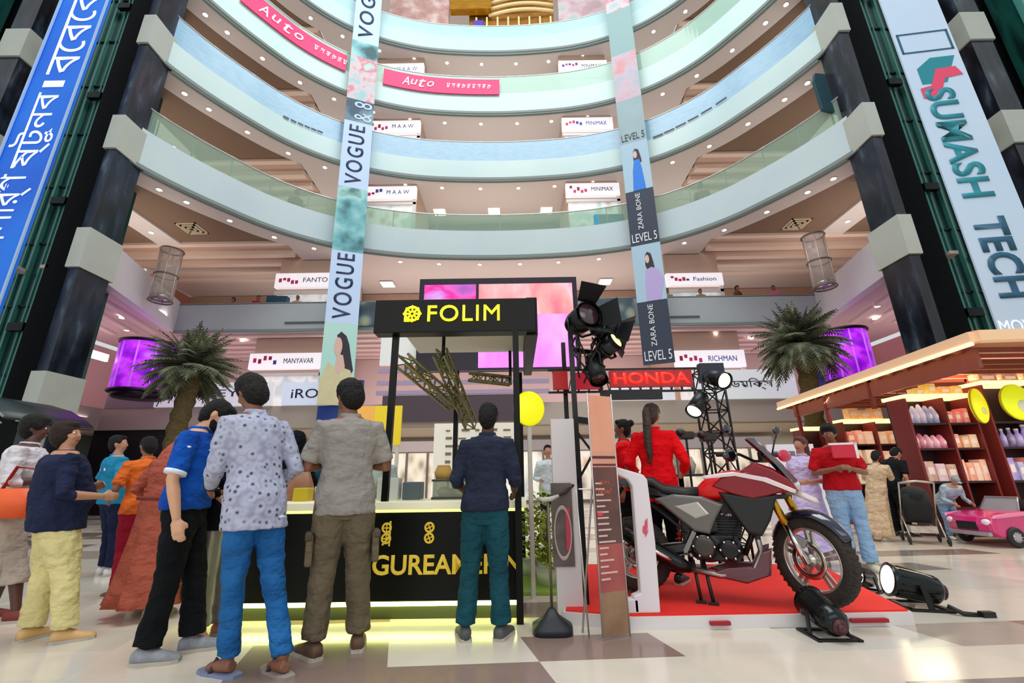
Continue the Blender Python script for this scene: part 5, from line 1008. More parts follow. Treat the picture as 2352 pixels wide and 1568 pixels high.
# inside: fridge, coffee machine, cups, menu board, display
FOODM = ramp_mat('food_pile', 'voronoi', 14, [(0.1, '#7c3c1c'), (0.3, '#e8b060'), (0.5, '#c86a3a'), (0.7, '#f0d8a0')], 0.6, bump=0.4)
mb_ = thing('menu_board', 'white menu board with small dark printed lines behind the kiosk', 'menu board', (-0.62, 7.6, 1.62))
s = MB(); s.b2((-0.75, 0, -0.42), (0.72, 0.05, 0.40)); s.build('board', mat('menu_white', '#efeadc', 0.5, emit=0.25), mb_)
s = MB(); rnd = random.Random(4)
for j in range(5):
    x = -0.55
    while x < 0.55: w = rnd.uniform(0.05, 0.14); s.b2((x, -0.012, 0.26-j*0.13), (min(x+w, 0.6), 0.0, 0.26-j*0.13+rnd.uniform(0.025, 0.05))); x += w+rnd.uniform(0.03, 0.12)
s.build('printed_lines', mat('menu_ink', '#8f8468', 0.6), mb_)
s = MB()
for x in (-0.7, 0.66): s.b2((x-0.02, 0.0, -1.62), (x+0.02, 0.05, -0.40))
s.build('stand', mat('pale_frame', '#d8d4c8', 0.5), mb_)
s = MB(); s.b2((-0.85, 7.4, 2.05), (-0.45, 7.45, 2.22)); 
for (x, y, z, dx, dy, dz, col, lab, nm) in ((-1.20, 4.42, 0.926, 0.20, 0.16, 0.20, '#d9dcd4', 'white napkin box on the kiosk counter beside the left post', 'napkin_box'), (-0.98, 4.45, 0.926, 0.17, 0.2, 0.16, '#5c6c70', 'slate grey card machine in the middle of the kiosk counter', 'card_machine'),
                                         (-2.02, 4.42, 0.926, 0.14, 0.14, 0.12, '#c9b020', 'yellow biscuit tin at the left end of the kiosk counter', 'biscuit_tin')):
    s = MB(); s.box((0, 0, dz/2), (dx, dy, dz)); o = s.build(nm, mat('m_'+nm, col, 0.4), bevel=0.012); o.location = (x, y, z); tag(o, lab, nm.replace('_', ' '))
for i, (x, c) in enumerate(((-1.86, '#f0ede0'), (-1.76, '#f0d8e0'), (-1.67, '#e0eaf0'))):
    s = MB(); s.smooth = True; s.loft([(0, 0, 0, 0.032, 0.032), (0, 0, 0.13, 0.042, 0.042)], 16, 2); o = s.build('paper_cup', mat('cup%d' % i, c, 0.5)); o.location = (x, 4.4, 0.926); tag(o, '%s paper cup on the kiosk counter behind the grey t-shirt man' % ('white', 'pink', 'pale blue')[i], 'cup', 'paper cups on the kiosk counter')
dc = thing('display_case', 'low glass display case with fried food at the back of the kiosk counter', 'display case', (-0.62, 4.48, 0.926))
s = MB(); s.b2((-0.16, -0.12, 0.02), (0.20, 0.12, 0.16)); s.build('glass_box', glass_mat('case_glass', '#b8c4b0', 0.55), dc); s = MB(); s.b2((-0.17, -0.13, 0.16), (0.21, 0.13, 0.18)); s.b2((-0.17, -0.13, 0), (0.21, 0.13, 0.02)); s.build('frame', mat('case_dark', '#3c3c34', 0.4), dc)
s = MB(); s.ell((-0.06, 0, 0.06), (0.08, 0.08, 0.05), 12, 8); s.ell((0.09, 0, 0.055), (0.08, 0.08, 0.04), 12, 8); o = s.build('fried_food', FOODM); o.location = (-0.62, 4.48, 0.926); tag(o, 'heap of golden fried food inside the glass display case', 'food', kind='stuff')
s = MB(); s.loft([(0, 0, 0, 0.07, 0.05), (0, 0, 0.06, 0.09, 0.06), (0, 0, 0.13, 0.06, 0.05)], 16, 2.4); o = s.build('bread_loaf', mat('bread_gold', '#e0b860', 0.6, var=0.5, vs=10, col2='#c88a3a')); o.location = (-0.70, 4.48, 1.107); tag(o, 'golden loaf on top of the glass display case', 'bread')
s = MB(); s.box((0, 0, 0.03), (0.14, 0.1, 0.06)); o = s.build('snack_box', mat('snack_red', '#b8583a', 0.6), bevel=0.01); o.location = (-0.52, 4.48, 1.107); tag(o, 'rust red snack box on top of the glass display case', 'box')
# yellow panels / discs behind
pnl = thing('yellow_panel', 'upright yellow and orange poster panel behind the left kiosk post', 'panel', (-2.72, 8.6, 0))
s = MB(); s.b2((-0.62, 0, 1.75), (0.0, 0.06, 2.5)); s.build('orange_half', mat('panel_orange', '#f0b050', 0.5, emit=0.2), pnl); s = MB(); s.b2((0.0, 0, 1.75), (0.52, 0.06, 2.5)); s.build('yellow_half', mat('panel_yellow', '#e8cc1c', 0.5, emit=0.2), pnl)
s = MB(); s.b2((-0.6, 0.01, 0), (-0.54, 0.06, 1.75)); s.build('leg', mat('pale_frame', '#d8d4c8'), pnl); s = MB(); s.b2((0.44, 0.01, 0), (0.5, 0.06, 1.75)); s.build('leg', mat('pale_frame', '#d8d4c8'), pnl)
def lamp_disc(name, label, loc, rx, rz_, rot, post, col='#f0ee10', tilt=0):
    t = thing(name, label, 'sign', loc, rot); s = MB(); s.smooth = True; ring = []
    s.rings([[(rx*cos(2*pi*k/28)*q, y, rz_*sin(2*pi*k/28)*q) for k in range(28)] for y, q in ((-0.045, 0.86), (-0.03, 0.97), (0, 1.0), (0.03, 0.97), (0.045, 0.86))]); s.build('disc', mat('disc'+col, col, 0.4, emit=0.5), t)
    s = MB(); s.torus((0, 0, 0), 1, 0.01, 'y', 28, 6); s.v = [(x*rx, y*2, z*rz_) for x, y, z in s.v]; s.build('rim', mat('disc_rim', '#c8c410', 0.4), t)
    if post: s = MB(); s.b2((-0.02, -0.01, -loc[2]), (0.02, 0.03, -rz_*0.95)); s.build('post', mat('pale_frame', '#d8d4c8'), t)
    return t
q = AT(1215, 938, 4.78); lamp_disc('round_sign', 'bright yellow round sign just right of the kiosk front post', (q.x, 4.78, q.z), 0.17, 0.19, 0.2, True)
# plants
PL = mat('plant_yellow_green', '#b8c41c', 0.5, var=0.8, vs=9, col2='#2c5a14'); rnd = random.Random(11)
for x, y, h, lab in ((0.34, 5.25, 0.95, 'bushy yellow green potted plant right of the kiosk front post'), (0.18, 5.75, 0.75, 'second darker potted plant behind the yellow green one by the kiosk')):
    t = thing('potted_plant', lab, 'plant', (x, y, 0)); s = MB(); s.smooth = True; s.loft([(0, 0, 0, 0.11, 0.11), (0, 0, 0.2, 0.14, 0.14)], 18, 2); s.build('pot', mat('pot_white', '#d8e0c0', 0.5), t)
    s = MB()
    for i in range(230):
        a = rnd.uniform(0, 2*pi); zz_ = rnd.uniform(0.2, h); rr = 0.24*sin(pi*min(1, (zz_-0.1)/(h)))+0.03; c = Vector((cos(a)*rr*rnd.uniform(0.3, 1), sin(a)*rr*rnd.uniform(0.3, 1), zz_)); d = Vector((cos(a), sin(a), rnd.uniform(-0.3, 0.9))).normalized(); sd = d.cross(Vector((0, 0, 1))).normalized()*0.028; L = rnd.uniform(0.09, 0.15)
        s.add([c, c+d*L*0.5+sd, c+d*L, c+d*L*0.5-sd, c+d*L*0.5+Vector((0, 0, 0.012))], [(0, 1, 4), (1, 2, 4), (2, 3, 4), (3, 0, 4)])
    s.build('leaves', PL, t); s = MB(); s.cyl((0, 0, 0.15), (0, 0, h*0.8), 0.012, n=6); s.build('stem', mat('stem_brown', '#5c5020', 0.7), t)
s = MB(); s.b2((-0.35, 4.9, 0.004), (0.62, 7.5, 0.03)); tag(s.build('grass_mat', mat('grass_green', '#a8c850', 0.9, var=0.5, vs=30, col2='#7a9c30', bump=0.6, bs=80)), 'bright green artificial grass mat under the potted plants', 'mat')

# ---------------------------------------------------------------- motorcycle booth: platform, panels, trusses
PLZ = 0.10
r = thing('display_platform', 'low white edged platform covered with red carpet under the motorcycle', 'platform', (0, 0, 0))
poly = [(0.36, 3.98), (0.86, 3.82), (3.02, 3.86), (3.55, 5.75), (0.75, 5.95)]
s = MB(); s.prism(poly, 0.0, PLZ-0.012, 'z'); s.build('base', mat('platform_white', '#ddd8d8', 0.4), r)
cx_, cy_ = 1.9, 4.9; s = MB(); s.prism([(cx_+(x-cx_)*0.985, cy_+(y-cy_)*0.985) for x, y in poly], PLZ-0.012, PLZ, 'z'); s.build('carpet', mat('red_carpet', '#e81a14', 0.75, var=0.4, vs=1.0, col2='#ff3c10', bump=0.4, bs=150), r)
s = MB(); s.b2((1.45, 3.80, 0.03), (1.6, 3.85, 0.055)); s.build('edge_slot', mat('dark_red_slot', '#a01020', 0.5), r); s = MB(); s.b2((2.52, 3.82, 0.03), (2.8, 3.87, 0.055)); s.build('edge_slot', mat('dark_red_slot', '#a01020', 0.5), r)
# grey wheel picture column with black truss post behind it
r = thing('picture_column', 'white column panel with a motorcycle wheel picture beside the rope post', 'panel', (0.44, 4.08, 0))
s = MB(); s.b2((-0.11, 0, 0), (0.10, 0.09, 1.62)); s.build('column', mat('column_white', '#dcd6d6', 0.5), r)
s = MB(); s.b2((-0.135, -0.025, 0.40), (0.045, -0.003, 1.06)); s.build('picture', mat('picture_dark', '#4a3c38', 0.5, var=0.6, vs=6, col2='#8c7c74'), r)
s = MB(); s.v = []; s.torus((0, 0, 0), 1.0, 0.09, 'y', 32, 8); s.v = [(-0.045+x*0.07, -0.032+y*0.05, 0.66+z*0.2) for x, y, z in s.v]; s.build('printed_wheel', mat('print_pale_wheel', '#b8a8a0', 0.5), r)
s = MB(); s.b2((-0.02, -0.035, 0.52), (0.02, -0.026, 0.86)); s.build('printed_fork', mat('print_crimson', '#c03850', 0.5), r)
TW = thing('truss_tower', 'tall black truss tower with stage lights at the left of the motorcycle booth', 'truss', (0, 0, 0))
s = MB(); s.bar((0.575, 4.16, PLZ), (0.565, 4.16, 2.6), 0.045); s.build('upright', BTR, TW); s = MB(); s.bar((0.575, 4.9, PLZ), (0.575, 4.9, 2.6), 0.045); s.build('upright', BTR, TW); s = MB(); s.bar((0.86, 4.3, PLZ), (0.86, 4.3, 2.5), 0.03); s.build('upright', BTR, TW)
s = MB(); s.bar((0.57, 4.17, 1.62), (0.86, 4.3, 1.60), 0.05, 0.06); s.build('cross_beam', BTR, TW); s = MB(); s.bar((0.57, 4.17, 2.3), (0.86, 4.3, 2.3), 0.04); s.build('cross_beam', BTR, TW)
s = MB(); s.cyl((0.58, 4.15, 1.5), (0.88, 4.28, 1.12), 0.012, n=8); s.cyl((0.86, 4.28, 1.52), (0.52, 4.12, 1.02), 0.012, n=8); s.build('x_brace', BTR, TW)
s = MB(); s.tube([(0.52, 4.10, 1.05), (0.42, 4.02, 0.98), (0.32, 3.9, 0.955), (0.27, 3.83, 0.96)], 0.014, 8); tag(s.build('rope', mat('rope_dark', '#2c2826', 0.7)), 'dark rope sagging from the truss tower to the black rope post', 'rope')
# stage lights
LENS = mat('stage_lens', '#fff4d8', 0.3, emit=4.0); CAN = mat('black_can', '#0c0d10', 0.35, 0.2); BARN = mat('barn_door', '#08090c', 0.45, 0.1, spec=0.3)
def stage_light(name, label, loc, d, L=0.34, R=0.12, lit=True, doors=False, yoke=True, lensm=None):
    t = thing(name, label, 'stage light', loc); d = Vector(d).normalized(); s = MB(); s.smooth = True
    s.tube([-d*L*0.5, -d*L*0.42, -d*L*0.2, d*L*0.5], [R*0.55, R*0.8, R*0.95, R], 24); s.build('can', CAN, t)
    s = MB(); s.smooth = True; s.tube([d*L*0.46, d*(L*0.5+0.012)], [R*0.92, R*0.80], 24); s.build('lens', (lensm or LENS) if lit else mat('dark_lens', '#3a2028', 0.2, coat=1), t)
    s = MB(); s.tube([d*(L*0.5-0.01), d*(L*0.5+0.03)], [R*1.04, R*1.04], 24, cap=False); s.build('front_ring', BARN, t)
    a = d.cross(Vector((0, 0, 1))).normalized(); u = a.cross(d)
    if yoke: s = MB(); s.tube([a*R*1.12, a*R*1.12+Vector((0, 0, 0.0))-u*R*0.9, -u*R*1.35, -a*R*1.12-u*R*0.9, -a*R*1.12], 0.012, 8); s.build('yoke', BTR, t)
    if doors:
        for k, v in enumerate((u, -u, a, -a)):
            w = a if k < 2 else u; s = MB(); p = d*L*0.5+v*R; q = p+d*R*1.2+v*R*0.9; s.add([p-w*R*0.8, p+w*R*0.8, q+w*R*1.1, q-w*R*1.1, p-w*R*0.8+v*0.006, p+w*R*0.8+v*0.006, q+w*R*1.1+v*0.006, q-w*R*1.1+v*0.006], [(0,1,2,3),(4,7,6,5),(0,4,5,1),(1,5,6,2),(2,6,7,3),(3,7,4,0)]); s.build('barn_door', BARN, t)
    return t
stage_light('stage_light', 'big square black flood light at the top of the truss tower', (0.66, 4.1, 2.58), (0.35, -0.75, 0.1), 0.30, 0.13, False, True)
stage_light('stage_light', 'black flood light with open doors pointing right, beside the topmost one', (0.90, 4.15, 2.50), (0.9, -0.1, -0.35), 0.26, 0.10, False, True)
stage_light('stage_light', 'black lamp with a pale yellow lens below the flood light on the tower', (0.90, 4.12, 2.30), (0.55, -0.6, 0.35), 0.24, 0.09, True, False, lensm=mat('pale_yellow_lens', '#f0eca8', 0.4, emit=0.9))
stage_light('stage_light', 'black lamp hanging with tangled cables in front of the red lit beam', (0.78, 4.14, 2.12), (0.1, -0.5, -0.9), 0.30, 0.085, False)
s = MB(); rnd = random.Random(5)
for i in range(9):
    p = Vector((0.66+rnd.uniform(-0.06, 0.22), 4.12+rnd.uniform(-0.04, 0.04), 2.42)); pts = [p.copy()]
    for j in range(6): p = p+Vector((rnd.uniform(-0.05, 0.05), rnd.uniform(-0.02, 0.02), -0.07+rnd.uniform(-0.03, 0.03))); pts.append(p.copy())
    s.tube(pts, 0.009, 6)
tag(s.build('cable_tangle', mat('cable_black', '#141414', 0.5)), 'tangle of black cables hanging under the flood lights of the tower', 'cable', kind='stuff')
# red lit beam with lettering
RLED = mat('red_led_panel', '#9a0008', 0.4, emit=0.45, var=0.5, vs=12, col2='#780006'); RTX = mat('red_led_text', '#ff2418', 0.4, emit=1.5)
q0, q1 = AT(1270, 874, 4.75), AT(1604, 868, 4.75)
bm_ = thing('lit_beam', 'red lit sign beam reading HONDA spanning between the two truss towers', 'sign', q0, atan2(q1.y-q0.y, q1.x-q0.x)); Lb = (q1.xy-q0.xy).length; z0_ = 0.0
s = MB(); s.b2((0, -0.03, -0.10), (0.16, 0.03, 0.10)); s.build('left_panel', RLED, bm_)
s = MB(); s.b2((0.24, -0.03, -0.10), (0.52, 0.03, 0.08)); s.build('emblem_panel', mat('red_panel_dim', '#b01430', 0.4, emit=0.3), bm_)
s = MB(); s.b2((0.62, -0.035, -0.085), (Lb-0.08, 0.03, 0.095)); s.build('lettered_panel', RLED, bm_)
s = MB(); s.bar((-0.05, 0.06, 0.13), (Lb+0.05, 0.06, 0.13), 0.022); s.bar((-0.05, 0.06, -0.12), (Lb+0.05, 0.06, -0.12), 0.022); 
for i in range(14): x = Lb*i/14; s.bar((x, 0.06, 0.13), (x+Lb/28, 0.06, -0.12), 0.01); s.bar((x+Lb/28, 0.06, -0.12), (x+Lb/14, 0.06, 0.13), 0.01)
s.build('truss_frame', BTR, bm_)
s = MB(); s.b2((0.55, -0.02, -0.22), (Lb-0.42, 0.03, -0.115)); s.build('black_valance', mat('black_valance', '#08080a', 0.5), bm_)
text('red_lettering', 'HONDA', RTX, bm_, w=(Lb-0.7)*0.92, h=0.125, M=FRONT(((0.62+Lb-0.08)/2, -0.037, 0.005)), depth=0.012, bold=0.02)
# second truss (right) with lamps
T2 = thing('truss_tower', 'narrow black lattice truss with two lamps behind the motorcycle', 'truss', (0, 0, 0)); c = AT(1645, 950, 5.5)
lattice('lattice_column', BTR, (c.x, 5.55, PLZ), (c.x-0.02, 5.55, 2.38), 0.27, 9, T2, 0.015, 0.009)
s = MB(); s.b2((c.x-0.16, 5.4, 2.22), (c.x+0.14, 5.5, 2.46)); s.build('head_plate', mat('navy_plate', '#1c2436', 0.4), T2)
p = AT(1645, 872, 5.25); stage_light('stage_light', 'brightly lit lamp at the top of the right lattice truss', (p.x, 5.25, p.z+0.02), (0.25, -0.75, -0.35), 0.26, 0.10, True)
p = AT(1605, 925, 5.3); stage_light('stage_light', 'second lit lamp tilted down on the right lattice truss', (p.x, 5.3, p.z), (-0.55, -0.35, -0.6), 0.30, 0.095, True)
for (x, y, nm, lab) in ((1575, 1000, 'film_camera', 'dark camera like lamp head behind the woman in the scarlet jacket'), (1625, 1005, 'film_camera', 'dark brown lamp head left of the lattice truss')):
    p = AT(x, y, 5.25); t = thing('small_spotlight', lab, 'stage light', p); s = MB(); s.box((0, 0, 0), (0.16, 0.14, 0.09)); s.ell((-0.07, -0.03, 0.03), (0.06, 0.06, 0.05), 12, 8); s.build('housing', mat('maroon_black', '#231418', 0.4), t, bevel=0.02)
    s = MB(); s.bar((0, 0, -0.04), (0, 0.02, PLZ-p.z), 0.02); s.build('stand', BTR, t)
# low table behind with helmets
t = thing('display_table', 'small dark topped table behind the scarlet jacket woman', 'table', (2.0, 5.6, PLZ)); s = MB(); s.smooth = True; s.loft([(0, 0, 1.0, 0.28, 0.18), (0, 0, 1.03, 0.28, 0.18)], 28, 2.2); s.build('tabletop', mat('table_dark_top', '#2a2c28', 0.3), t); s = MB(); s.cyl((0, 0, 0), (0, 0, 1.0), 0.03, n=12); s.cyl((0, 0, 0), (0, 0, 0.02), 0.18, n=20); s.build('pedestal', BTR, t)
for x, lab in ((1.88, 'white flowered vase on the small dark topped table'), (2.12, 'grey helmet shaped ornament on the small dark topped table')):
    s = MB(); s.smooth = True; s.loft([(0, 0, 0, 0.05, 0.05), (0, 0, 0.1, 0.08, 0.08), (0, 0, 0.2, 0.04, 0.04)], 16, 2); o = s.build('vase', mat('vase_mix', '#d8d0c0', 0.4, var=0.6, vs=14, col2='#6a6450')); o.location = (x, 5.6, PLZ+1.032); tag(o, lab, 'vase')
# white portal panel
t = thing('portal_panel', 'white rounded portal panel with a small pink wing emblem at the left of the motorcycle', 'panel', (0, 0, 0)); WH = mat('portal_white', '#e4dadf', 0.4)
A = [(0.83, 3.95), (1.09, 3.9)]
s = MB(); s.prism([(0.0, 0.0), (0.20, 0.0), (0.215, 0.5), (0.20, 0.98), (0.17, 1.02), (-0.10, 1.10), (-0.12, 1.06), (0.04, 0.98), (0.07, 0.93), (0.06, 0.14), (0.0, 0.12)], 0, 0.09, 'y'); s.T = None
o = s.build('portal_frame', WH, t, bevel=0.012); o.location = (0.90, 3.86, PLZ)
s = MB(); s.b2((-0.06, -0.0, 0.0), (0.08, 0.09, 0.10)); o = s.build('portal_foot', WH, t, bevel=0.01); o.location = (0.86, 3.86, PLZ)
s = MB(); s.prism([(0.0, 0.0), (0.03, 0.05), (0.035, 0.12), (0.015, 0.10), (0.01, 0.07), (-0.005, 0.06), (-0.012, 0.02)], -0.006, 0.0, 'y'); o = s.build('wing_emblem', mat('emblem_pink', '#d84a6a', 0.5), t); o.location = (1.03, 3.858, PLZ+0.56)
s = MB(); s.prism([(0.0, 0.0), (0.02, 0.03), (0.03, 0.06), (0.005, 0.03)], -0.006, 0.0, 'y'); o = s.build('wing_emblem', mat('emblem_pink', '#d84a6a', 0.5), t); o.location = (1.035, 3.858, PLZ+0.54)
# rope post
t = thing('rope_post', 'thin post on a black pyramid base between the kiosk and the booth', 'post', (0.26, 3.80, 0)); s = MB(); s.smooth = True; s.loft([(0, 0, 0, 0.15, 0.13), (0, 0, 0.05, 0.15, 0.13), (0, 0, 0.11, 0.06, 0.05), (0, 0, 0.16, 0.025, 0.025)], 24, 3.5); s.build('base', mat('rubber_black', '#22262c', 0.5), t)
s = MB(); s.cyl((0, 0, 0.14), (0.0, 0, 0.93), 0.012, n=10); s.build('pole', mat('pole_olive', '#6c6a58', 0.4, 0.5), t); s = MB(); s.smooth = True; s.tube([(-0.08, 0, 0.95), (-0.04, 0, 0.935), (0.02, 0, 0.94), (0.09, 0.01, 0.965)], [0.012, 0.02, 0.02, 0.012], 10); s.build('tray', mat('tray_grey', '#b8b4a8', 0.4), t)
# x banner stand
t = thing('banner_stand', 'tall narrow orange and brown banner stand with small printed lines, left of the portal panel', 'banner', (0.60, 3.60, 0), radians(24))
zs = [0.02, 0.30, 0.62, 0.86, 1.18, 1.30, 1.75]; bw = 0.235; xx_ = 0.0
cols = [('#a88868', '#6a4030'), ('#b05a54', '#8a3c40'), ('#6a4a44', '#4a3230'), ('#5a3c38', '#7a4c44'), ('#e0a58c', '#d89078'), ('#e8a888', '#e0947c'), ('#f0bc80', '#e8a868')]
for i in range(6):
    z0, z1 = zs[i], zs[i+1]; s = MB(); s.b2((xx_, 0, z0), (xx_+bw, 0.012, z1)); s.build('printed_section', mat('xb%d' % i, cols[i if i < 3 else i+0][0], 0.5, var=0.7, vs=4, col2=cols[i][1]), t)
s = MB(); rnd = random.Random(8)
for j in range(17): z = 0.38+j*0.042; s.b2((xx_+0.02, -0.004, z), (xx_+0.02+rnd.uniform(0.06, 0.15), 0.0, z+0.012))
s.build('printed_lines', mat('xb_lines', '#d8b8b0', 0.5), t)
s = MB(); s.b2((xx_+0.01, -0.004, 1.19), (xx_+bw-0.01, 0, 1.205)); s.b2((xx_+0.01, -0.004, 1.245), (xx_+bw-0.01, 0, 1.265)); s.build('rule_lines', mat('xb_rule', '#5a2c30', 0.5), t)
text('lettering', 'JOIN', mat('xb_orange', '#c8684c', 0.5), t, w=0.09, h=0.035, M=FRONT((0.10, -0.002, 1.06)), depth=0.003); text('lettering', 'Now!', mat('xb_orange', '#c8684c', 0.5), t, w=0.12, h=0.04, M=FRONT((0.10, -0.002, 1.0)), depth=0.003)
s = MB(); s.b2((0.02, -0.004, 0.82), (0.07, 0, 0.85)); s.build('red_tag', mat('xb_redtag', '#e03040', 0.5), t)
s = MB(); s.cyl((xx_+bw/2, 0.02, 1.75), (xx_-0.03, 0.22, 0.0), 0.008, n=8); s.cyl((xx_+bw/2, 0.02, 1.0), (xx_-0.12, 0.02, 1.02), 0.006, n=6); s.cyl((xx_, 0.0, 0.02), (xx_, 0.0, 1.77), 0.006, n=6); s.cyl((xx_+bw, 0.0, 0.0), (xx_+bw, 0.0, 1.77), 0.006, n=6); s.cyl((xx_-0.12, 0.06, 1.02), (xx_-0.05, 0.1, 0.0), 0.007, n=6); s.build('stand_rods', mat('rod_silver', '#c8c4c4', 0.3, 0.7), t)
# floor par lamps
def par(label, x, y, rz, pitch, s_=1.0, lit=False, z=0.0):
    t = thing('floor_lamp_can', label, 'stage light', (x, y, z), rz); t.scale = (s_, s_, s_); d = Vector((0, cos(pitch), sin(pitch)))
    q = MB(); q.smooth = True; c = Vector((0, 0, 0.135)); q.tube([c-d*0.16, c-d*0.13, c-d*0.05, c+d*0.12, c+d*0.15], [0.055, 0.085, 0.095, 0.10, 0.112], 24); q.build('can', mat('can_gloss', '#1c2222', 0.18, 0.4, var=0.3, vs=6), t)
    q = MB(); q.smooth = True; q.tube([c+d*0.13, c+d*0.152], [0.10, 0.09], 24); q.build('lens', mat('cream_lens', '#fff0cc', 0.3, emit=2.2) if lit else mat('dark_lens', '#3a2028', 0.2, coat=1), t)
    q = MB(); q.cyl(c-d*0.16, c-d*0.175, 0.05, n=16); q.ell(c-d*0.175, (0.028, 0.02, 0.028), 10, 8); q.build('rear_cap', mat('rear_cap_red', '#4a1c24', 0.4), t)
    q = MB(); 
    for sg in (-1, 1): q.bar((sg*0.125, -0.02, 0.0), (sg*0.115, 0, 0.15), 0.012, 0.035); q.bar((sg*0.13, -0.14, 0.008), (sg*0.13, 0.12, 0.008), 0.03, 0.014)
    q.bar((-0.13, -0.12, 0.008), (0.13, -0.12, 0.008), 0.03, 0.014); q.bar((-0.13, 0.1, 0.008), (0.13, 0.1, 0.008), 0.03, 0.014); q.build('yoke', BTR, t, bevel=0.002)
    q = MB()
    for k in range(12): a = 2*pi*k/12; u = Vector((1, 0, 0)); v = u.cross(d); o_ = (u*cos(a)+v*sin(a)); q.bar(c-d*0.12+o_*0.085, c+d*0.10+o_*0.10, 0.008)
    q.build('cooling_fins', BTR, t); return t
par('black floor lamp in front of the motorcycle wheel with its back to the camera', 2.22, 3.66, radians(-2), 0.25, 1.05)
par('long black floor lamp lying on its side right of the red platform', 3.46, 4.34, radians(76), 0.22, 1.25, True)
par('brass coloured lit floor lamp between the wheel and the long black lamp', 3.42, 4.9, radians(118), 0.2, 0.95, True, z=0.0)
s = MB(); s.tube([(3.52, 4.12, 0.06), (3.58, 4.06, 0.02), (3.70, 4.04, 0.012)], 0.018, 8); s.box((3.74, 4.03, 0.02), (0.1, 0.05, 0.04)); tag(s.build('plug_lead', mat('cable_black', '#141414')), 'short black power lead with a plug right of the long floor lamp', 'cable')
# ---------------------------------------------------------------- motorcycle (local x forward, y left, z up; origin between the wheels on the ground)
BR = mat('bike_red', '#8c0414', 0.25, coat=0.25, var=0.3, vs=3, col2='#5c0410'); BR2 = mat('bike_bright_red', '#d80c0c', 0.32, coat=0.2); BGR = mat('bike_grey', '#6a6560', 0.35, 0.3, coat=0.4); BKG = mat('bike_gloss_black', '#0c1018', 0.15, coat=1.0); BKM = mat('bike_matt_black', '#121214', 0.5); TYR = mat('tyre_rubber', '#2a2420', 0.8, var=0.4, vs=20, col2='#4a4038', bump=0.6, bs=60)
RIM = mat('rim_silver', '#c8c2ba', 0.25, 0.8); GLD = mat('fork_gold', '#c8962c', 0.25, 0.85); ALU = mat('cast_alloy', '#8c8a86', 0.35, 0.8); CHR = mat('chrome', '#d8d4d0', 0.12, 1.0); WSC = mat('smoked_screen', '#14161c', 0.1, coat=1.0); STRP = mat('white_stripe', '#e8d4d4', 0.3)
bk = thing('motorcycle', 'red and black touring motorcycle with gold front forks on the red carpet', 'motorcycle', (1.76, 4.24, PLZ), atan2(3.96-4.5, 2.39-1.14)); bk.scale = (1.04,)*3
WB = 0.68
ST = Matrix.Translation((WB, 0, 0)) @ Matrix.Rotation(radians(-44), 4, 'Z') @ Matrix.Translation((-WB, 0, 0))    # steered front end
def wheel(cx, Rt, rt, T, parts):
    s = MB(); s.T = T; s.torus((cx, 0, Rt), Rt-rt, rt, 'y', 56, 14, flat=1.0, r_out=rt*0.95); w = s.build('tyre', TYR, bk)
    s = MB(); s.T = T
    for k in range(44):
        a = 2*pi*k/44; c_, s_ = cos(a), sin(a)
        for sg in (-1, 1): R0 = Rt-0.006; s.bar((cx+R0*c_, sg*0.008, Rt+R0*s_), (cx+(R0-0.012)*cos(a+0.06), sg*rt*0.75, Rt+(R0-0.012)*sin(a+0.06)), 0.018, 0.012)
    s.build('tread_blocks', TYR, w)
    s = MB(); s.T = T; s.torus((cx, 0, Rt), Rt-2*rt+0.008, 0.016, 'y', 56, 8, r_out=0.04); s.build('rim', RIM, bk)
    s = MB(); s.T = T; s.cyl((cx, -0.06, Rt), (cx, 0.06, Rt), 0.045, n=20)
    for k in range(5):
        for o_ in (-0.11, 0.11):
            a = 2*pi*k/5+0.3; s.bar((cx+0.035*cos(a+o_*3), 0, Rt+0.035*sin(a+o_*3)), (cx+(Rt-2*rt)*cos(a+o_), 0, Rt+(Rt-2*rt)*sin(a+o_)), 0.018, 0.026)
    s.build('spoked_hub', RIM, bk)
    s = MB(); s.T = T; s.torus((cx, -0.055 if parts == 'f' else 0.06, Rt), 0.115, 0.022, 'y', 40, 6, r_out=0.003); s.build('brake_disc', CHR, bk)
wheel(-WB, 0.31, 0.062, None, 'r'); wheel(WB, 0.33, 0.056, ST, 'f')
rake = Vector((-0.40, 0, 0.90)).normalized(); ax = Vector((WB, 0, 0.33))
for sg in (-1, 1):
    o_ = Vector((0, sg*0.095, 0)); s = MB(); s.T = ST; s.smooth = True; s.tube([ax+o_-rake*0.03, ax+o_+rake*0.34], [0.026, 0.022], 14); s.build('fork_slider', CHR, bk)
    s = MB(); s.T = ST; s.tube([ax+o_+rake*0.28, ax+o_+rake*0.72], [0.030, 0.030], 14); s.build('fork_tube', GLD, bk)
s = MB(); s.T = ST; 
for k in (0.50, 0.70): s.bar(ax+rake*k+Vector((0, -0.13, 0)), ax+rake*k+Vector((0, 0.13, 0)), 0.06, 0.035)
s.build('fork_yokes', BKM, bk, bevel=0.008)
s = MB(); s.T = ST; s.bar(ax+Vector((0, -0.05, 0.11)), ax+Vector((-0.07, -0.08, 0.15)), 0.04, 0.07); s.build('brake_caliper', ALU, bk, bevel=0.006)
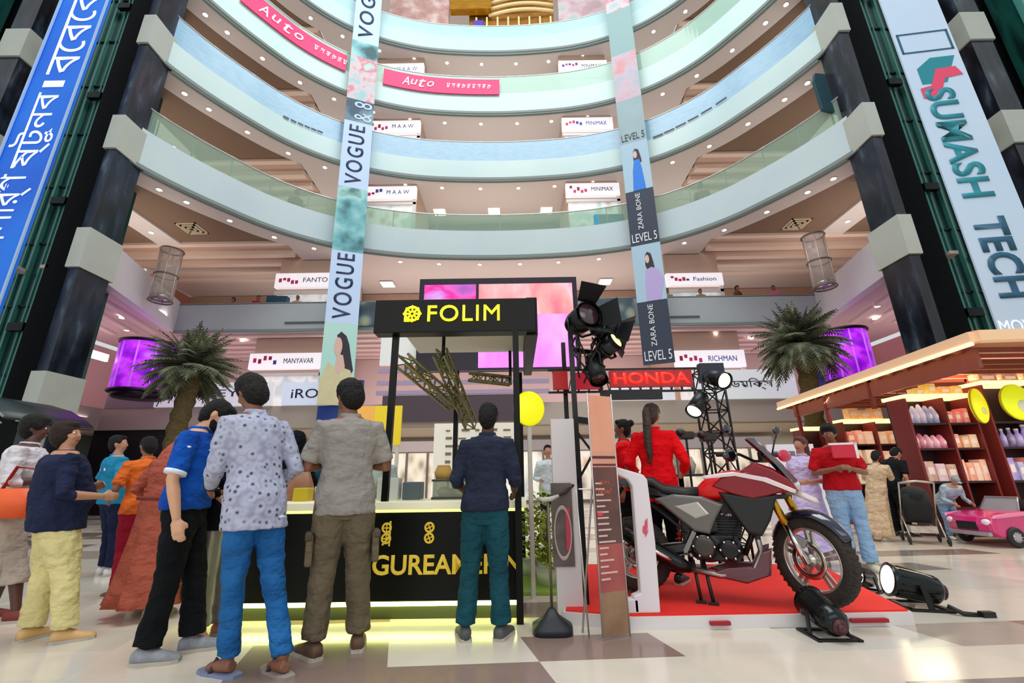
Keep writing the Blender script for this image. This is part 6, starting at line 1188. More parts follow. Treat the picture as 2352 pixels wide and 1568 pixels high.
# front fender: arc shell over the wheel
s = MB(); s.T = ST; s.smooth = True; rs = []
for i in range(15):
    a = radians(28+i*9.2); Rf = 0.368+0.008*sin(i*0.4); tp = min(1, 0.45+0.12*i, 0.5+(14-i)*0.14); ring = []
    for k in range(9): b_ = -1+k/4; ring.append((WB+(Rf-0.045*b_*b_)*cos(a), 0.082*b_*tp, 0.33+(Rf-0.045*b_*b_)*sin(a)))
    for k in range(8, -1, -1): b_ = -1+k/4; ring.append((WB+(Rf-0.008-0.045*b_*b_)*cos(a), 0.078*b_*tp, 0.33+(Rf-0.008-0.045*b_*b_)*sin(a)))
    rs.append(ring)
s.rings(rs); s.build('front_mudguard', mat('mudguard_navy', '#0c1830', 0.15, coat=1.0), bk)
# frame, swingarm
s = MB(); s.tube([(0.34, 0, 0.92), (0.12, 0.05, 0.80), (-0.12, 0.10, 0.62), (-0.22, 0.10, 0.42)], 0.024, 10); s.tube([(0.34, 0, 0.92), (0.12, -0.05, 0.80), (-0.12, -0.10, 0.62), (-0.22, -0.10, 0.42)], 0.024, 10)
for sg in (-1, 1): s.tube([(-0.10, sg*0.09, 0.70), (-0.40, sg*0.08, 0.76), (-0.70, sg*0.05, 0.88)], 0.016, 8); s.tube([(-0.22, sg*0.1, 0.5), (-0.5, sg*0.08, 0.74)], 0.014, 8)
s.tube([(0.36, 0, 0.84), (0.28, 0, 0.5), (0.2, 0, 0.34)], 0.022, 10); s.build('frame', BKM, bk)
s = MB(); 
for sg in (-1, 1): s.bar((-0.20, sg*0.11, 0.40), (-WB, sg*0.10, 0.31), 0.03, 0.06)
s.bar((-0.27, -0.11, 0.39), (-0.27, 0.11, 0.39), 0.04); s.build('swingarm', mat('swing_grey', '#3c3c40', 0.35, 0.6), bk, bevel=0.006)
s = MB(); s.tube([(-0.15, -0.07, 0.44), (-0.4, -0.072, 0.41), (-WB, -0.075, 0.35)], 0.009, 6); s.tube([(-0.15, -0.07, 0.36), (-0.4, -0.072, 0.3), (-WB, -0.075, 0.27)], 0.009, 6); s.torus((-WB, -0.075, 0.31), 0.065, 0.012, 'y', 28, 6, r_out=0.004); s.build('chain', ALU, bk)
# engine
s = MB(); s.smooth = True; s.ell((-0.08, 0, 0.40), (0.17, 0.15, 0.13), 20, 12); s.ell((0.08, 0, 0.38), (0.12, 0.13, 0.11), 18, 10); s.box((0.0, 0, 0.40), (0.34, 0.22, 0.20)); meld(s.build('crankcase', mat('engine_black', '#18181a', 0.35, 0.5, var=0.4, vs=8, col2='#3a3a3c'), bk), 0.012, 2)
for i, (x, z, R_) in enumerate(((-0.10, 0.41, 0.095), (0.09, 0.39, 0.08))):
    for sg in (-1, 1):
        s = MB(); s.smooth = True; s.tube([(x, sg*0.13, z), (x, sg*0.165, z), (x, sg*0.172, z)], [R_, R_*0.92, R_*0.6], 24); s.build('engine_cover', mat('cover_bronze', '#4a4642', 0.3, 0.7) if i == 0 else mat('cover_black', '#202024', 0.3, 0.5), bk)
        s = MB()
        for k in range(6): a = k*pi/3; s.cyl((x+R_*0.85*cos(a), sg*0.16, z+R_*0.85*sin(a)), (x+R_*0.85*cos(a), sg*0.178, z+R_*0.85*sin(a)), 0.010, n=8)
        s.build('cover_bolts', CHR, bk)
s = MB()
for i in range(8): z = 0.50+i*0.022; s.box((0.10+0.02*i*0.3, 0, z), (0.20, 0.19-0.005*abs(i-3), 0.010))
s.box((0.12, 0, 0.58), (0.14, 0.13, 0.20)); s.build('cylinder_fins', mat('fin_grey', '#2c2c2e', 0.4, 0.6), bk)
s = MB(); s.box((0.12, 0, 0.70), (0.17, 0.16, 0.07)); s.build('cylinder_head', ALU, bk, bevel=0.015)
text('engine_lettering', 'TWIN', STRP, bk, w=0.08, h=0.02, M=Matrix.Translation((0.10, -0.13, 0.655)) @ Matrix.Rotation(pi/2, 4, 'X'), depth=0.006)
s = MB(); s.box((0.31, 0, 0.60), (0.04, 0.24, 0.26)); s.build('radiator', BKM, bk, bevel=0.008)
s = MB(); s.box((-0.12, 0, 0.64), (0.30, 0.20, 0.26)); s.box((0.18, 0, 0.72), (0.26, 0.18, 0.14)); s.box((-0.2, 0, 0.46), (0.12, 0.22, 0.16)); s.build('airbox', mat('airbox_black', '#101012', 0.5), bk, bevel=0.02)
# exhaust on the camera side
s = MB(); s.smooth = True; s.tube([(0.20, -0.06, 0.62), (0.30, -0.09, 0.55), (0.32, -0.10, 0.38), (0.24, -0.12, 0.24), (0.0, -0.14, 0.20), (-0.25, -0.15, 0.24)], 0.024, 12); s.build('exhaust_header', mat('exhaust_steel', '#9a8c88', 0.25, 0.9), bk)
s = MB(); s.smooth = True; s.tube([(-0.22, -0.16, 0.24), (-0.30, -0.17, 0.27), (-0.62, -0.19, 0.44), (-0.74, -0.195, 0.50)], [0.035, 0.062, 0.07, 0.05], 18); s.build('silencer', mat('silencer_black', '#1c1c1e', 0.25, 0.5), bk); s = MB(); s.tube([(-0.36, -0.235, 0.31), (-0.60, -0.258, 0.435)], [0.02, 0.022], 10); s.build('heat_shield', CHR, bk)
# belly pan
s = MB(); s.smooth = True; s.loft([(0.0, 0, 0, 0.02, 0.02)], 8) if 0 else None
for sg in (-1, 1):
    q = MB(); q.puff([(-0.12, 0.20), (0.18, 0.15), (0.36, 0.22), (0.40, 0.42), (0.34, 0.40), (0.26, 0.27), (0.05, 0.26)], sg*0.13, 0.03, 0.85); q.build('belly_pan', mat('belly_plum', '#5c2a34', 0.3, coat=0.6), bk, bevel=0.004)
# tank
s = MB(); s.smooth = True; secs = [(-0.12, 0.80, 0.10, 0.05), (-0.06, 0.83, 0.13, 0.09), (0.04, 0.865, 0.16, 0.115), (0.16, 0.89, 0.175, 0.125), (0.27, 0.90, 0.16, 0.11), (0.35, 0.90, 0.11, 0.07)]; rs = []
for x, z, hw, hh in secs:
    rs.append([(x, hw*math.copysign(abs(cos(2*pi*k/20))**0.8, cos(2*pi*k/20)), z+hh*(math.copysign(abs(sin(2*pi*k/20))**0.9, sin(2*pi*k/20)))) for k in range(20)])
s.rings(rs); s.build('fuel_tank', BR2, bk, sub=1)
# red side shrouds with white stripe, fairing, beak, screen
for sg in (-1, 1):
    q = MB(); q.puff([(0.02, 0.88), (0.16, 0.82), (0.32, 0.78), (0.42, 0.80), (0.56, 0.84), (0.50, 0.92), (0.30, 0.99), (0.12, 0.97)], sg*0.15, 0.03, 0.82); q.build('side_fairing', BR, bk, bevel=0.005)
    q = MB(); q.puff([(-0.04, 0.945), (0.20, 0.965), (0.42, 0.915), (0.62, 0.825), (0.63, 0.85), (0.44, 0.945), (0.20, 0.995), (-0.04, 0.965)], sg*0.178, 0.014, 0.9); q.build('fairing_stripe', STRP, bk)
    q = MB(); q.puff([(0.06, 0.84), (0.16, 0.66), (0.24, 0.52), (0.34, 0.50), (0.42, 0.62), (0.50, 0.82), (0.32, 0.80)], sg*0.145, 0.028, 0.85); q.build('radiator_shroud', BKM, bk, bevel=0.004)
    q = MB(); q.puff([(0.30, 0.88), (0.52, 0.82), (0.66, 0.84), (0.62, 0.93), (0.50, 1.02), (0.38, 1.07), (0.26, 1.00)], sg*0.085, 0.05, 0.78); q.build('nose_fairing', BR, bk, bevel=0.005)
    q = MB(); q.puff([(-0.46, 0.78), (-0.16, 0.52), (-0.04, 0.50), (0.02, 0.62), (0.10, 0.74), (-0.06, 0.80), (-0.30, 0.82)], sg*0.135, 0.028, 0.85); q.build('side_panel', BGR, bk, bevel=0.005)
    q = MB(); q.puff([(-0.30, 0.72), (-0.14, 0.62), (-0.02, 0.66), (-0.10, 0.76)], sg*0.158, 0.016, 0.8); q.build('panel_inlay', mat('inlay_silver', '#b4b0a8', 0.3, 0.5), bk)
s = MB(); s.T = ST; s.smooth = True
s.rings([[(x, y*w_, z+zz_*1.0) for y, zz_ in ((-1, 0), (-0.5, 0.02), (0, 0.03), (0.5, 0.02), (1, 0), (0.5, -0.015), (0, -0.02), (-0.5, -0.015))] for x, z, w_ in ((0.52, 0.84, 0.07), (0.68, 0.81, 0.06), (0.80, 0.755, 0.03))]); s.build('beak', mat('beak_white', '#d8c8c4', 0.3, coat=0.5), bk)
s = MB(); s.rings([[(0.60+dx, y*w_, z) for y, dx in ((-1, -0.05), (-0.6, 0), (0, 0.02), (0.6, 0), (1, -0.05), (0.6, -0.012), (0, 0.008), (-0.6, -0.012))] for z, w_, dx0 in ((1.06, 0.13, 0), (1.12, 0.135, 0))] if 0 else [[(x0+dx, y*w_, z) for y, dx in ((-1, -0.05), (-0.6, 0), (0, 0.02), (0.6, 0), (1, -0.05), (0.6, -0.012), (0, 0.008), (-0.6, -0.012))] for x0, z, w_ in ((0.66, 0.91, 0.13), (0.57, 1.05, 0.145), (0.46, 1.19, 0.13), (0.39, 1.27, 0.085))]); s.smooth = True; s.build('windscreen', WSC, bk)
s = MB(); s.smooth = True; s.ell((0.64, 0, 0.88), (0.05, 0.10, 0.05), 18, 10); s.build('headlight', mat('headlight_glass', '#c8c8d0', 0.1, coat=1), bk)
# seat, tail, handlebar
s = MB(); s.smooth = True; rs = []
for x, z, hw, hh in ((-0.74, 0.93, 0.06, 0.02), (-0.66, 0.94, 0.10, 0.04), (-0.46, 0.91, 0.13, 0.05), (-0.38, 0.85, 0.14, 0.05), (-0.20, 0.82, 0.14, 0.05), (-0.08, 0.83, 0.11, 0.045)):
    rs.append([(x, hw*math.copysign(abs(cos(2*pi*k/16))**0.7, cos(2*pi*k/16)), z+hh*math.copysign(abs(sin(2*pi*k/16))**0.7, sin(2*pi*k/16))) for k in range(16)])
s.rings(rs); s.build('seat', BKM, bk)
for sg in (-1, 1): q = MB(); q.puff([(-0.80, 0.92), (-0.50, 0.80), (-0.30, 0.78), (-0.34, 0.84), (-0.60, 0.91), (-0.78, 0.96)], sg*0.09, 0.03, 0.85); q.build('tail_panel', BKG, bk)
s = MB(); s.tube([(-0.76, 0, 0.88), (-0.92, 0, 0.62)], [0.03, 0.02], 8); s.box((-0.93, 0, 0.60), (0.02, 0.14, 0.10)); s.build('rear_mudguard', BKM, bk)
s = MB(); s.T = ST; hb_ = ax+rake*0.78; s.tube([hb_+Vector((-0.10, -0.38, 0.10)), hb_+Vector((-0.04, -0.20, 0.10)), hb_+Vector((0, -0.08, 0.04)), hb_+Vector((0, 0.08, 0.04)), hb_+Vector((-0.04, 0.20, 0.10)), hb_+Vector((-0.10, 0.38, 0.10))], 0.013, 10); hbm = s.build('handlebar', BKM, bk)
for sg in (-1, 1):
    s = MB(); s.T = ST; s.tube([hb_+Vector((-0.105, sg*0.40, 0.10)), hb_+Vector((-0.075, sg*0.28, 0.10))], 0.019, 12); s.build('grip', mat('grip_rubber', '#1a1a1a', 0.8), hbm)
    s = MB(); s.T = ST; s.smooth = True; s.ell(hb_+Vector((-0.02, sg*0.34, 0.09)), (0.03, 0.085, 0.055), 14, 10); s.build('hand_guard', mat('guard_crimson', '#c81c44', 0.35, coat=0.4) if sg > 0 else BKG, bk)
    s = MB(); s.T = ST; s.tube([hb_+Vector((-0.05, sg*0.22, 0.10)), hb_+Vector((-0.04, sg*0.27, 0.22)), hb_+Vector((-0.03, sg*0.30, 0.28))], 0.007, 8); m_ = s.build('mirror_stalk', BKM, bk)
    s = MB(); s.T = ST; s.smooth = True; s.ell(hb_+Vector((-0.03, sg*0.32, 0.32)), (0.022, 0.055, 0.04), 14, 10); s.build('mirror', BKG, bk)
s = MB(); s.T = ST; s.box(hb_+Vector((0.04, 0, 0.08)), (0.04, 0.12, 0.08)); s.build('instrument_panel', BKM, bk, bevel=0.01)
# rear shock, pegs, side stand
s = MB(); s.smooth = True; s.tube([(-0.30, 0.0, 0.40), (-0.24, 0.0, 0.70)], 0.018, 8)
for i in range(14): pass
s.build('rear_shock', CHR, bk); s = MB(); s.tube([(-0.30+0.06*t/40+0.032*cos(t*0.9), 0.032*sin(t*0.9), 0.42+0.24*t/40) for t in range(41)], 0.006, 6); s.build('spring', BR2, bk)
for sg in (-1, 1): s = MB(); s.cyl((-0.22, sg*0.12, 0.34), (-0.20, sg*0.24, 0.35), 0.014, n=8); s.bar((-0.25, sg*0.13, 0.36), (-0.16, sg*0.13, 0.52), 0.02, 0.035); s.build('foot_peg', ALU, bk)
s = MB(); s.tube([(-0.12, -0.10, 0.30), (-0.08, -0.20, 0.02)], 0.014, 8); s.box((-0.08, -0.21, 0.012), (0.08, 0.04, 0.018)); s.tube([(-0.20, -0.10, 0.30), (-0.17, -0.18, 0.02)], 0.013, 8); s.box((-0.17, -0.19, 0.012), (0.08, 0.04, 0.018)); s.build('stand', BKM, bk)
s = MB(); rnd = random.Random(3)
for i in range(7): s.tube([(0.3+rnd.uniform(-0.1, 0.05), rnd.uniform(-0.12, 0.12), 0.95), (0.28+rnd.uniform(-0.1, 0.1), rnd.uniform(-0.16, -0.1), 0.75), (0.1+rnd.uniform(-0.2, 0.15), -0.15, 0.55+rnd.uniform(-0.1, 0.1))], 0.006, 6)
s.build('cables', BKM, bk)

# ---------------------------------------------------------------- pink toy car
PK = mat('toy_pink', '#d01870', 0.25, coat=0.8, var=0.3, vs=2, col2='#e84a94'); PKL = mat('toy_pale_pink', '#f090b8', 0.3, coat=0.5); GCH = mat('toy_grey', '#b0b0b8', 0.3, 0.5)
tc = thing('toy_car', 'glossy pink ride on toy car with grey wheels in front of the shelves', 'toy car', (7.86, 7.74, 0), radians(6))
s = MB(); s.smooth = False
prof = [(-0.62, 0.22), (-0.64, 0.34), (-0.60, 0.44), (-0.30, 0.50), (0.02, 0.52), (0.10, 0.48), (0.18, 0.32), (0.42, 0.30), (0.50, 0.46), (0.95, 0.50), (1.05, 0.42), (1.08, 0.24), (0.9, 0.16), (-0.5, 0.14)]
s.rings([[(0.2+(u-0.2)*k, y, 0.3+(v-0.3)*k) for u, v in prof] for y, k in ((-0.36, 0.9), (-0.33, 0.98), (-0.15, 1.02), (0.15, 1.02), (0.33, 0.98), (0.36, 0.9))]); s.build('car_body', PK, tc, bevel=0.015)
s = MB(); s.b2((0.16, -0.30, 0.36), (0.44, 0.30, 0.40)); s.build('seat_base', mat('toy_black', '#18181c', 0.5), tc); s = MB(); s.loft([(0.44, 0, 0.36, 0.06, 0.26), (0.48, 0, 0.66, 0.05, 0.22)], 18, 3); s.build('seat_back', mat('toy_black', '#18181c', 0.5), tc)
s = MB(); s.rings([[(0.0, -0.28, 0.50), (0.02, -0.28, 0.50), (0.02, 0.28, 0.50), (0.0, 0.28, 0.50)], [(0.12, -0.23, 0.70), (0.135, -0.23, 0.70), (0.135, 0.23, 0.70), (0.12, 0.23, 0.70)]]); s.build('windscreen', glass_mat('toy_screen', '#c8ccd4', 0.5), tc)
s = MB(); s.tube([(0.0, -0.28, 0.50), (0.12, -0.23, 0.71), (0.12, 0.23, 0.71), (0.0, 0.28, 0.50)], 0.012, 8); s.build('screen_frame', GCH, tc)
s = MB(); s.torus((0.14, 0, 0.54), 0.07, 0.01, 'x', 20, 6); s.build('steering_wheel', mat('toy_black', '#18181c'), tc)
s = MB(); s.b2((-0.66, -0.30, 0.16), (-0.60, 0.30, 0.22)); s.build('front_bumper', GCH, tc, bevel=0.01); s = MB(); s.b2((-0.655, -0.15, 0.24), (-0.63, 0.15, 0.36)); s.build('grille', mat('toy_black', '#18181c'), tc)
for sg in (-1, 1):
    s = MB(); s.smooth = True; s.ell((-0.60, sg*0.26, 0.36), (0.05, 0.07, 0.05), 14, 8); s.build('headlamp', mat('lamp_glass', '#f0e0ec', 0.2, coat=1), tc)
    q = MB(); q.puff([(-0.60, 0.42), (-0.30, 0.44), (-0.02, 0.46), (0.08, 0.40), (0.20, 0.22), (0.34, 0.20), (0.22, 0.30), (0.12, 0.47), (-0.02, 0.50), (-0.30, 0.49), (-0.58, 0.46)], sg*0.355, 0.02, 0.95); q.build('side_trim', PKL, tc)
    for x in (-0.30, 0.74):
        s = MB(); s.torus((x, sg*0.36, 0.15), 0.105, 0.042, 'y', 30, 10); w_ = s.build('tyre', mat('toy_tyre', '#221a24', 0.6), tc); s = MB(); s.smooth = True; s.tube([(x, sg*0.34, 0.15), (x, sg*0.39, 0.15), (x, sg*0.405, 0.15)], [0.085, 0.08, 0.03], 24); 
        for k in range(8): a = k*pi/4; s.bar((x, sg*0.398, 0.15), (x+0.075*cos(a), sg*0.396, 0.15+0.075*sin(a)), 0.012)
        s.build('hub_cap', GCH, w_)
# pushchair
pc = thing('pushchair', 'black pushchair with white fittings left of the pink toy car', 'pushchair', (6.72, 7.95, 0), radians(-30)); FR = mat('pram_frame', '#b8b4ac', 0.3, 0.7); PB = mat('pram_fabric', '#15181a', 0.8, bump=0.4, bs=20)
s = MB()
for sg in (-1, 1): s.tube([(sg*0.22, -0.42, 0.95), (sg*0.22, -0.15, 0.62), (sg*0.22, 0.25, 0.12)], 0.012, 8); s.tube([(sg*0.22, 0.0, 0.45), (sg*0.22, -0.28, 0.10)], 0.012, 8)
s.tube([(-0.22, -0.42, 0.95), (0, -0.45, 0.98), (0.22, -0.42, 0.95)], 0.018, 8); s.build('frame', FR, pc)
s = MB(); s.smooth = True; s.loft([(0, 0.12, 0.32, 0.17, 0.18), (0, 0.08, 0.40, 0.19, 0.20), (0, -0.08, 0.55, 0.19, 0.10), (0, -0.16, 0.78, 0.17, 0.06)], 18, 3); s.build('seat', PB, pc)
s = MB(); s.smooth = True; s.ell((0, -0.04, 0.76), (0.19, 0.20, 0.14), 18, 10); s.build('hood', PB, pc); s = MB(); s.box((0, 0.02, 0.22), (0.34, 0.34, 0.10)); s.build('basket', mat('pram_basket', '#d8ccc0', 0.7, var=0.6, vs=10, col2='#6a5a50'), pc)
for x, y in ((-0.24, -0.28), (0.24, -0.28), (-0.24, 0.26), (0.24, 0.26)):
    s = MB(); s.torus((x, y, 0.075), 0.055, 0.018, 'x', 24, 8); s.cyl((x-0.01, y, 0.075), (x+0.01, y, 0.075), 0.02, n=10); s.build('wheel', mat('pram_wheel', '#1c1c1c', 0.6), pc)

# ---------------------------------------------------------------- shelf kiosk on the right
WD = mat('kiosk_wood_light', '#e8b878', 0.5, emit=0.25, var=0.2, vs=2); WR = mat('kiosk_red_brown', '#8a4638', 0.5, var=0.3, vs=3, col2='#a85848'); DK = mat('kiosk_dark_wood', '#2a0c10', 0.5, var=0.4, vs=3, col2='#3a1418'); LW = mat('led_wood_strip', '#ffe0a4', 0.5, emit=1.3); RP = mat('kiosk_red_post', '#7a2420', 0.5)
cn = thing('kiosk_canopy', 'wide light wood canopy with slatted red brown underside over the shelf kiosk', 'canopy', (0, 0, 0))
cz = 3.0; cp = [(7.8, 13.0), (6.98, 6.4), (11.5, 6.1), (14.0, 6.3), (14.0, 10.4), (11.2, 10.8), (11.2, 13.0)]
s = MB(); s.prism(cp, cz+0.02, cz+0.16, 'z'); s.build('roof_deck', mat('roof_deck', '#c8946c', 0.6), cn)
s = MB(); s.bar((7.8, 13.0, cz+0.06), (6.98, 6.4, cz+0.06), 0.16, 0.16); s.bar((6.98, 6.4, cz+0.06), (11.5, 6.1, cz+0.06), 0.16, 0.16); s.build('edge_beam', mat('edge_beam', '#e8c098', 0.5, emit=0.2), cn)
s = MB(); s.bar((7.72, 13.0, cz-0.05), (6.9, 6.4, cz-0.05), 0.05, 0.05); s.build('edge_light', LW, cn)
s = MB()
for i in range(16): y = 6.9+i*0.4; s.bar((7.12+(y-6.4)*0.124, y, cz-0.02), (13.5 if y < 10.3 else 11.0, y, cz-0.02), 0.07, 0.09)
s.build('slats', WR, cn)
s = MB(); s.bar((7.95, 12.6, cz-0.2), (7.25, 6.7, cz-0.2), 0.06, 0.30); s.build('fascia_board', WR, cn)
for x, y in ((7.55, 9.3), (7.75, 11.0), (8.35, 9.2), (9.6, 9.3), (7.9, 12.4)): s = MB(); s.bar((x, y, 0.0 if (x, y) != (7.55, 9.3) else 2.4), (x, y, cz), 0.07); s.build('post', RP, cn)
def shelfunit(name, label, x0, x1, y, ztop, levels, seed, divs):
    t = thing(name, label, 'shelf unit', (x0, y, 0)); W_ = x1-x0
    s = MB(); s.b2((0, 0.42, 0), (W_, 0.47, ztop)); s.build('back_panel', DK, t)
    s = MB(); s.b2((-0.04, -0.08, ztop), (W_+0.04, 0.5, ztop+0.07)); s.build('top_board', LW, t)
    for z in levels: s = MB(); s.b2((0, 0, z-0.035), (W_, 0.42, z)); s.build('shelf', DK, t)
    s = MB(); s.b2((0, -0.02, 0), (W_, 0.42, 0.5)); s.build('plinth', mat('unit_plinth', '#4a1c1c', 0.5), t)
    for dx in divs: s = MB(); s.b2((dx-0.02, -0.01, 0.5), (dx+0.02, 0.42, ztop)); s.build('divider', RP, t)
    return t
def goods(x0, x1, y, z, n, cols, hmin, hmax, names, group, place, seed, wmin=0.6, lean=0.0, shape='box', emit=0.12):
    rnd = random.Random(seed); w = (x1-x0)/n; cw = {}
    for i in range(n):
        col, cn_ = cols[rnd.randrange(len(cols))]; h = rnd.uniform(hmin, hmax); ww = w*rnd.uniform(wmin, 0.9); m = mat('goods_'+col, col, 0.45, emit=emit, var=0.5, vs=9, col2='#fff0f0')
        s = MB()
        if shape == 'box': s.box((0, 0, h/2), (ww, 0.22, h))
        elif shape == 'bag': s.smooth = True; s.loft([(0, 0, 0, ww/2, 0.09), (0, 0, h*0.5, ww/2*0.95, 0.10), (0, 0, h*0.85, ww/2*0.6, 0.05), (0, 0, h, ww/2*0.35, 0.02)], 14, 2.6)
        else: s.smooth = True; s.loft([(0, 0, 0, ww/2, ww/2), (0, 0, h*0.6, ww/2, ww/2), (0, 0, h*0.8, ww/4, ww/4), (0, 0, h, ww/4, ww/4)], 12, 2)
        t = thing(names, '', names.replace('_', ' '), (x0+w*(i+0.5), y+0.17, z+0.001), 0, group); o = s.build({'box': 'carton', 'bag': 'pouch', 'bottle': 'bottle_body'}[shape], m, t, bevel=0.008 if shape == 'box' else 0)
        q = MB()
        if shape == 'box': q.b2((-ww*0.32, -0.115, h*0.35), (ww*0.32, -0.108, h*0.7))
        elif shape == 'bag': q.ell((0, -0.09, h*0.4), (ww*0.25, 0.015, h*0.15), 10, 6)
        else: q.cyl((0, 0, h*0.96), (0, 0, h+0.02), ww/4*1.1, n=10)
        q.build('printed_label' if shape != 'bottle' else 'bottle_cap', mat('goods_label', '#f6e4dc', 0.5, emit=0.1), t)
        o1 = 'leftmost' if i == 0 else 'rightmost' if i == n-1 else '%s from left' % ['', 'second', 'third', 'fourth', 'fifth', 'sixth', 'seventh', 'eighth', 'ninth'][i]
        t['label'] = '%s %s, %s %s' % (cn_, names.split('_')[-1], o1, place)
OR = [('#f08a50', 'orange'), ('#f4b48c', 'peach'), ('#e85a30', 'deep orange'), ('#f8ceb0', 'pale peach')]; PU = [('#5a3aa8', 'violet'), ('#8a78d8', 'lilac'), ('#3a2a88', 'deep violet')]; PI = [('#e8508c', 'pink'), ('#f4a0b8', 'pale pink'), ('#d02868', 'magenta')]; BL = [('#98a4d8', 'pale blue'), ('#c8c4e4', 'pale lilac'), ('#6878b8', 'slate blue')]; CR = [('#f0c890', 'cream'), ('#e8a860', 'golden'), ('#f4dcb4', 'pale cream')]; RE = [('#e01c38', 'red'), ('#f06070', 'coral red')]
B = shelfunit('shelf_unit', 'dark shelf unit with slate, pink and beige goods behind the toy car', 7.62, 8.92, 8.62, 2.50, (0.95, 1.55, 2.02), 1, (0.0, 0.72, 1.28))
goods(7.68, 8.3, 8.62, 2.02, 5, BL, 0.30, 0.40, 'snack_pouch', 'pale blue pouches on the left unit', 'on the upper shelf behind the bending man', 21, shape='bag')
goods(8.38, 8.86, 8.62, 2.02, 3, RE, 0.20, 0.30, 'gift_box', 'red boxes on the left unit', 'on the upper shelf left of the yellow oval sign', 22)
goods(7.66, 8.3, 8.62, 1.55, 5, PI, 0.25, 0.36, 'snack_pouch', 'pink pouches on the left unit', 'on the middle shelf right of the bending man', 23, shape='bag')
goods(8.38, 8.86, 8.62, 1.55, 3, CR+OR[:1], 0.20, 0.27, 'snack_box', 'beige boxes on the left unit', 'on the middle shelf above the toy car', 24)
goods(7.70, 8.3, 8.62, 0.95, 3, [('#d8b8c0', 'dusty pink'), ('#c08c70', 'tan')], 0.30, 0.38, 'gift_box', 'dusty boxes on the lowest shelf', 'on the lowest shelf above the child', 25)
goods(8.36, 8.88, 8.62, 0.95, 4, OR, 0.32, 0.42, 'snack_box', 'orange boxes on the lowest shelf', 'on the lowest shelf above the toy car bonnet', 26)
A_ = shelfunit('shelf_unit', 'taller dark shelf unit with violet goods at the right edge behind the round yellow signs', 9.06, 10.9, 8.50, 2.72, (0.95, 1.55, 2.02), 2, (0.0, 1.0, 1.9))
goods(9.12, 9.98, 8.50, 1.55, 6, PU, 0.30, 0.42, 'perfume_bottle', 'violet bottles on the right unit', 'on the middle shelf of the right edge unit', 27, shape='bottle')
goods(9.12, 9.98, 8.50, 0.95, 5, PU[1:2]+OR+BL[:1], 0.30, 0.44, 'snack_box', 'mixed boxes on the right unit', 'on the lowest shelf of the right edge unit', 28)
goods(10.05, 10.8, 8.50, 1.55, 4, PU, 0.30, 0.42, 'snack_box', 'violet boxes at the far right', 'on the middle shelf beyond the right edge unit divider', 29)
C_ = shelfunit('shelf_unit', 'further dark shelf unit with cream and orange cartons behind the cream dress woman', 8.70, 10.45, 11.9, 2.42, (0.85, 1.35, 1.85), 3, (0.0, 0.85, 1.70))
goods(8.78, 9.5, 11.9, 1.85, 3, OR, 0.28, 0.36, 'snack_box', 'orange boxes on the far unit', 'on the top shelf of the far unit', 30); goods(9.6, 10.38, 11.9, 1.85, 3, CR+OR[1:2], 0.28, 0.36, 'gift_box', 'cream boxes on the far unit', 'on the top shelf of the far unit', 31)
goods(8.78, 9.5, 11.9, 1.35, 2, CR, 0.30, 0.36, 'snack_box', 'cream boxes on the far middle shelf', 'on the middle shelf of the far unit', 32); goods(9.6, 10.38, 11.9, 1.35, 3, OR, 0.28, 0.34, 'gift_box', 'orange boxes on the far middle shelf', 'on the middle shelf of the far unit', 33)
goods(8.78, 9.5, 11.9, 0.85, 2, CR, 0.30, 0.38, 'storage_box', 'cream boxes on the far lowest shelf', 'on the lowest shelf of the far unit, left half', 34); goods(9.6, 10.38, 11.9, 0.85, 2, CR, 0.30, 0.38, 'storage_box', 'cream boxes on the far lowest shelf', 'on the lowest shelf of the far unit, right half', 38)
D_ = shelfunit('shelf_unit', 'small distant shelf unit with a lit top board behind the red t-shirt man', 8.0, 8.75, 12.5, 2.30, (0.9, 1.6), 4, (0.0, 0.73))
# goods on top of the units, hooks, hanging signs
goods(8.95, 9.9, 11.9, 2.49, 3, [('#e8b028', 'golden yellow')], 0.22, 0.34, 'gift_box', 'golden boxes on the far unit top', 'on top of the far unit', 35)
goods(7.9, 8.9, 8.62, 2.57, 4, [('#e8a020', 'amber'), ('#c8c820', 'olive yellow')], 0.14, 0.24, 'snack_box', 'amber boxes on the near unit top', 'on top of the near unit under the canopy', 36)
goods(9.1, 10.4, 8.50, 2.79, 3, [('#a87838', 'brown'), ('#c8b030', 'mustard')], 0.12, 0.18, 'storage_box', 'brown boxes on the right unit top', 'on top of the right edge unit', 37)
p = AT(2270, 928, 8.2); t = lamp_disc('round_sign', 'yellow egg shaped sign on the left front of the right shelf unit', (p.x, 8.38, p.z), 0.19, 0.33, 0.25, False, '#e4e420'); s = MB(); s.ell((0.02, -0.05, -0.1), (0.07, 0.012, 0.07), 14, 8); s.build('pale_badge', mat('badge_pale', '#e8f0a0', 0.5), t)
p = AT(2345, 920, 8.2); t = lamp_disc('round_sign', 'yellow round sign at the right edge on the shelf unit', (p.x+0.12, 8.38, p.z), 0.34, 0.34, 0.1, False, '#d4e418'); s = MB(); s.ell((0.05, -0.05, -0.08), (0.12, 0.012, 0.12), 16, 8); s.build('pale_badge', mat('badge_white', '#e8f4e0', 0.5), t)
for o in bpy.data.objects:
    if o.get('category') == 'sign' and o.name.startswith('round_sign') and o.location.y > 8: s = MB(); s.b2((-0.015, 0.03, -0.02), (0.015, 0.16, 0.02)); s.build('bracket', RP, o)
rail = thing('hook_rail', 'dark rail with small hooks hanging under the kiosk canopy', 'rail', (7.7, 9.0, 2.72)); s = MB(); s.bar((0, 0, 0), (1.7, 0, 0.02), 0.03); s.bar((0.05, 0, 0), (0.05, 0, 0.28), 0.02); s.bar((1.65, 0, 0.02), (1.65, 0, 0.28), 0.02); s.build('bar', RP, rail)
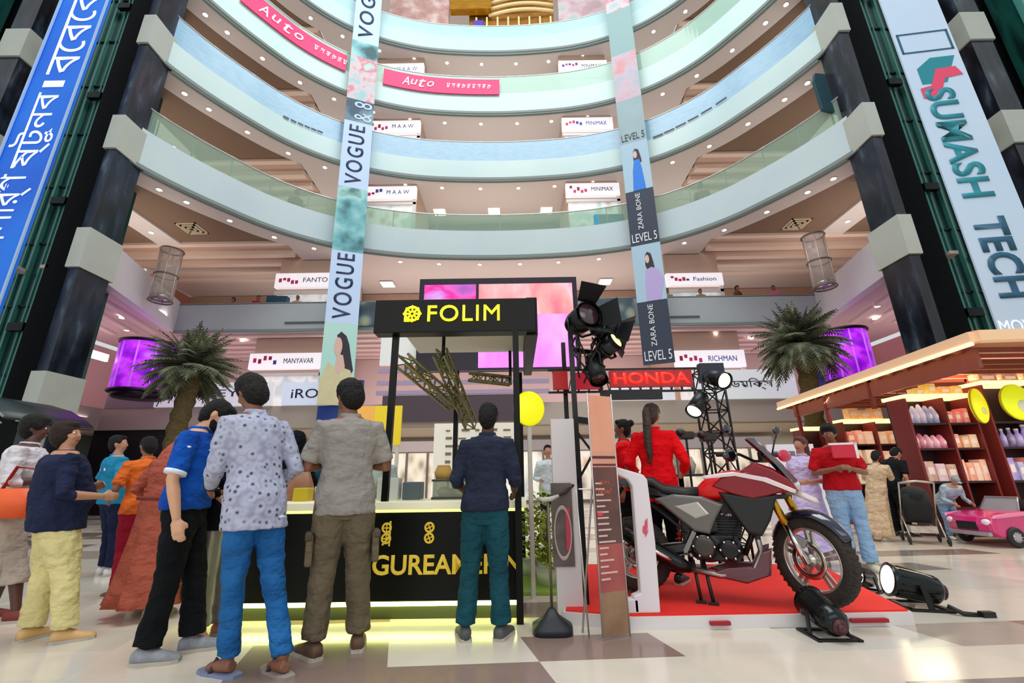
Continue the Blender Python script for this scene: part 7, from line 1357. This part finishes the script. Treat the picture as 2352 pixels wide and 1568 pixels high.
for i in range(8): s = MB(); x = 0.12+i*0.2; s.tube([(x, 0, 0), (x, -0.02, -0.07), (x+0.03, -0.02, -0.09), (x+0.05, -0.02, -0.06)], 0.01, 6); s.build('hook', mat('hook_dark', '#3a1c14', 0.5), rail)

area('kiosk_canopy_lamp', (9.2, 7.3, 2.93), (radians(-25), 0, 0), 3.4, 0.5, 70, (1.0, 0.86, 0.62))
area('kiosk_canopy_lamp', (9.2, 10.8, 2.9), (radians(-25), 0, 0), 3.0, 0.5, 60, (1.0, 0.86, 0.62))
area('kiosk_uplight', (9.4, 8.85, 2.85), (pi, 0, 0), 3.0, 0.5, 30, (1.0, 0.8, 0.5))
# ---------------------------------------------------------------- ground storey backdrop
for sg, nm in ((-1, 'wall_left'), (1, 'wall_right')):
    s = MB(); x = CX+sg*17.6; s.b2((x-0.1, 11.8, 0), (x+0.1, 22.6, 3.3)); struct(nm, s, mat('ground_side%d' % sg, '#3a4644' if sg < 0 else '#cfc4b4', 0.5, var=0.5, vs=0.8, col2='#20262a' if sg < 0 else '#e6dccc'))

# ground floor shops at the back
GS = [ramp_mat('ground_shop%d' % i, 'voronoi', 1.1+0.3*i, st, 0.5, emit=0.35, stretch=(1.2, 1, 0.8)) for i, st in enumerate(([(0.1, '#b8b0a4'), (0.35, '#e8e4dc'), (0.6, '#f8f6f0'), (0.85, '#c8d0d0')], [(0.1, '#9a9088'), (0.35, '#d8ccc0'), (0.6, '#f0ece4'), (0.85, '#d0a890')], [(0.1, '#a89a8a'), (0.4, '#e4d8c4'), (0.7, '#fbf4e6'), (0.9, '#d8b0b0')]))]
for i, (x0, x1, lab) in enumerate(((-15.5, -10.6, 'dim ground floor shop behind the crowd at far left'), (-10.2, -6.6, 'bright ground floor shop behind the patterned shirt man'), (-6.2, -2.2, 'bright ground floor shop seen left of the kiosk posts'), (-1.8, 2.4, 'ground floor shop seen through the food kiosk'), (2.8, 7.4, 'ground floor shop behind the motorcycle booth'), (7.8, 12.4, 'ground floor shop behind the right palm'))):
    t = thing('ground_shop', lab, 'shop', (x0, 21.8, 0)); w_ = x1-x0
    s = MB(); s.b2((0.1, 0.1, 0.15), (w_-0.1, 0.2, 2.35)); s.build('display_window', GS[i % 3], t)
    s = MB(); s.b2((0, 0, 2.4), (w_, 0.3, 2.9)); s.build('sign_band', mat('ground_sign%d' % (i % 2), ('#c8bcc0', '#a8a0a8')[i % 2], 0.5), t)
    s = MB()
    for k in range(5): s.b2((w_*k/4-0.05, 0, 0), (w_*k/4+0.05, 0.25, 2.4))
    s.b2((0, 0, 0), (w_, 0.25, 0.15)); s.build('frame', mat('ground_frame', '#7c7470', 0.5), t)
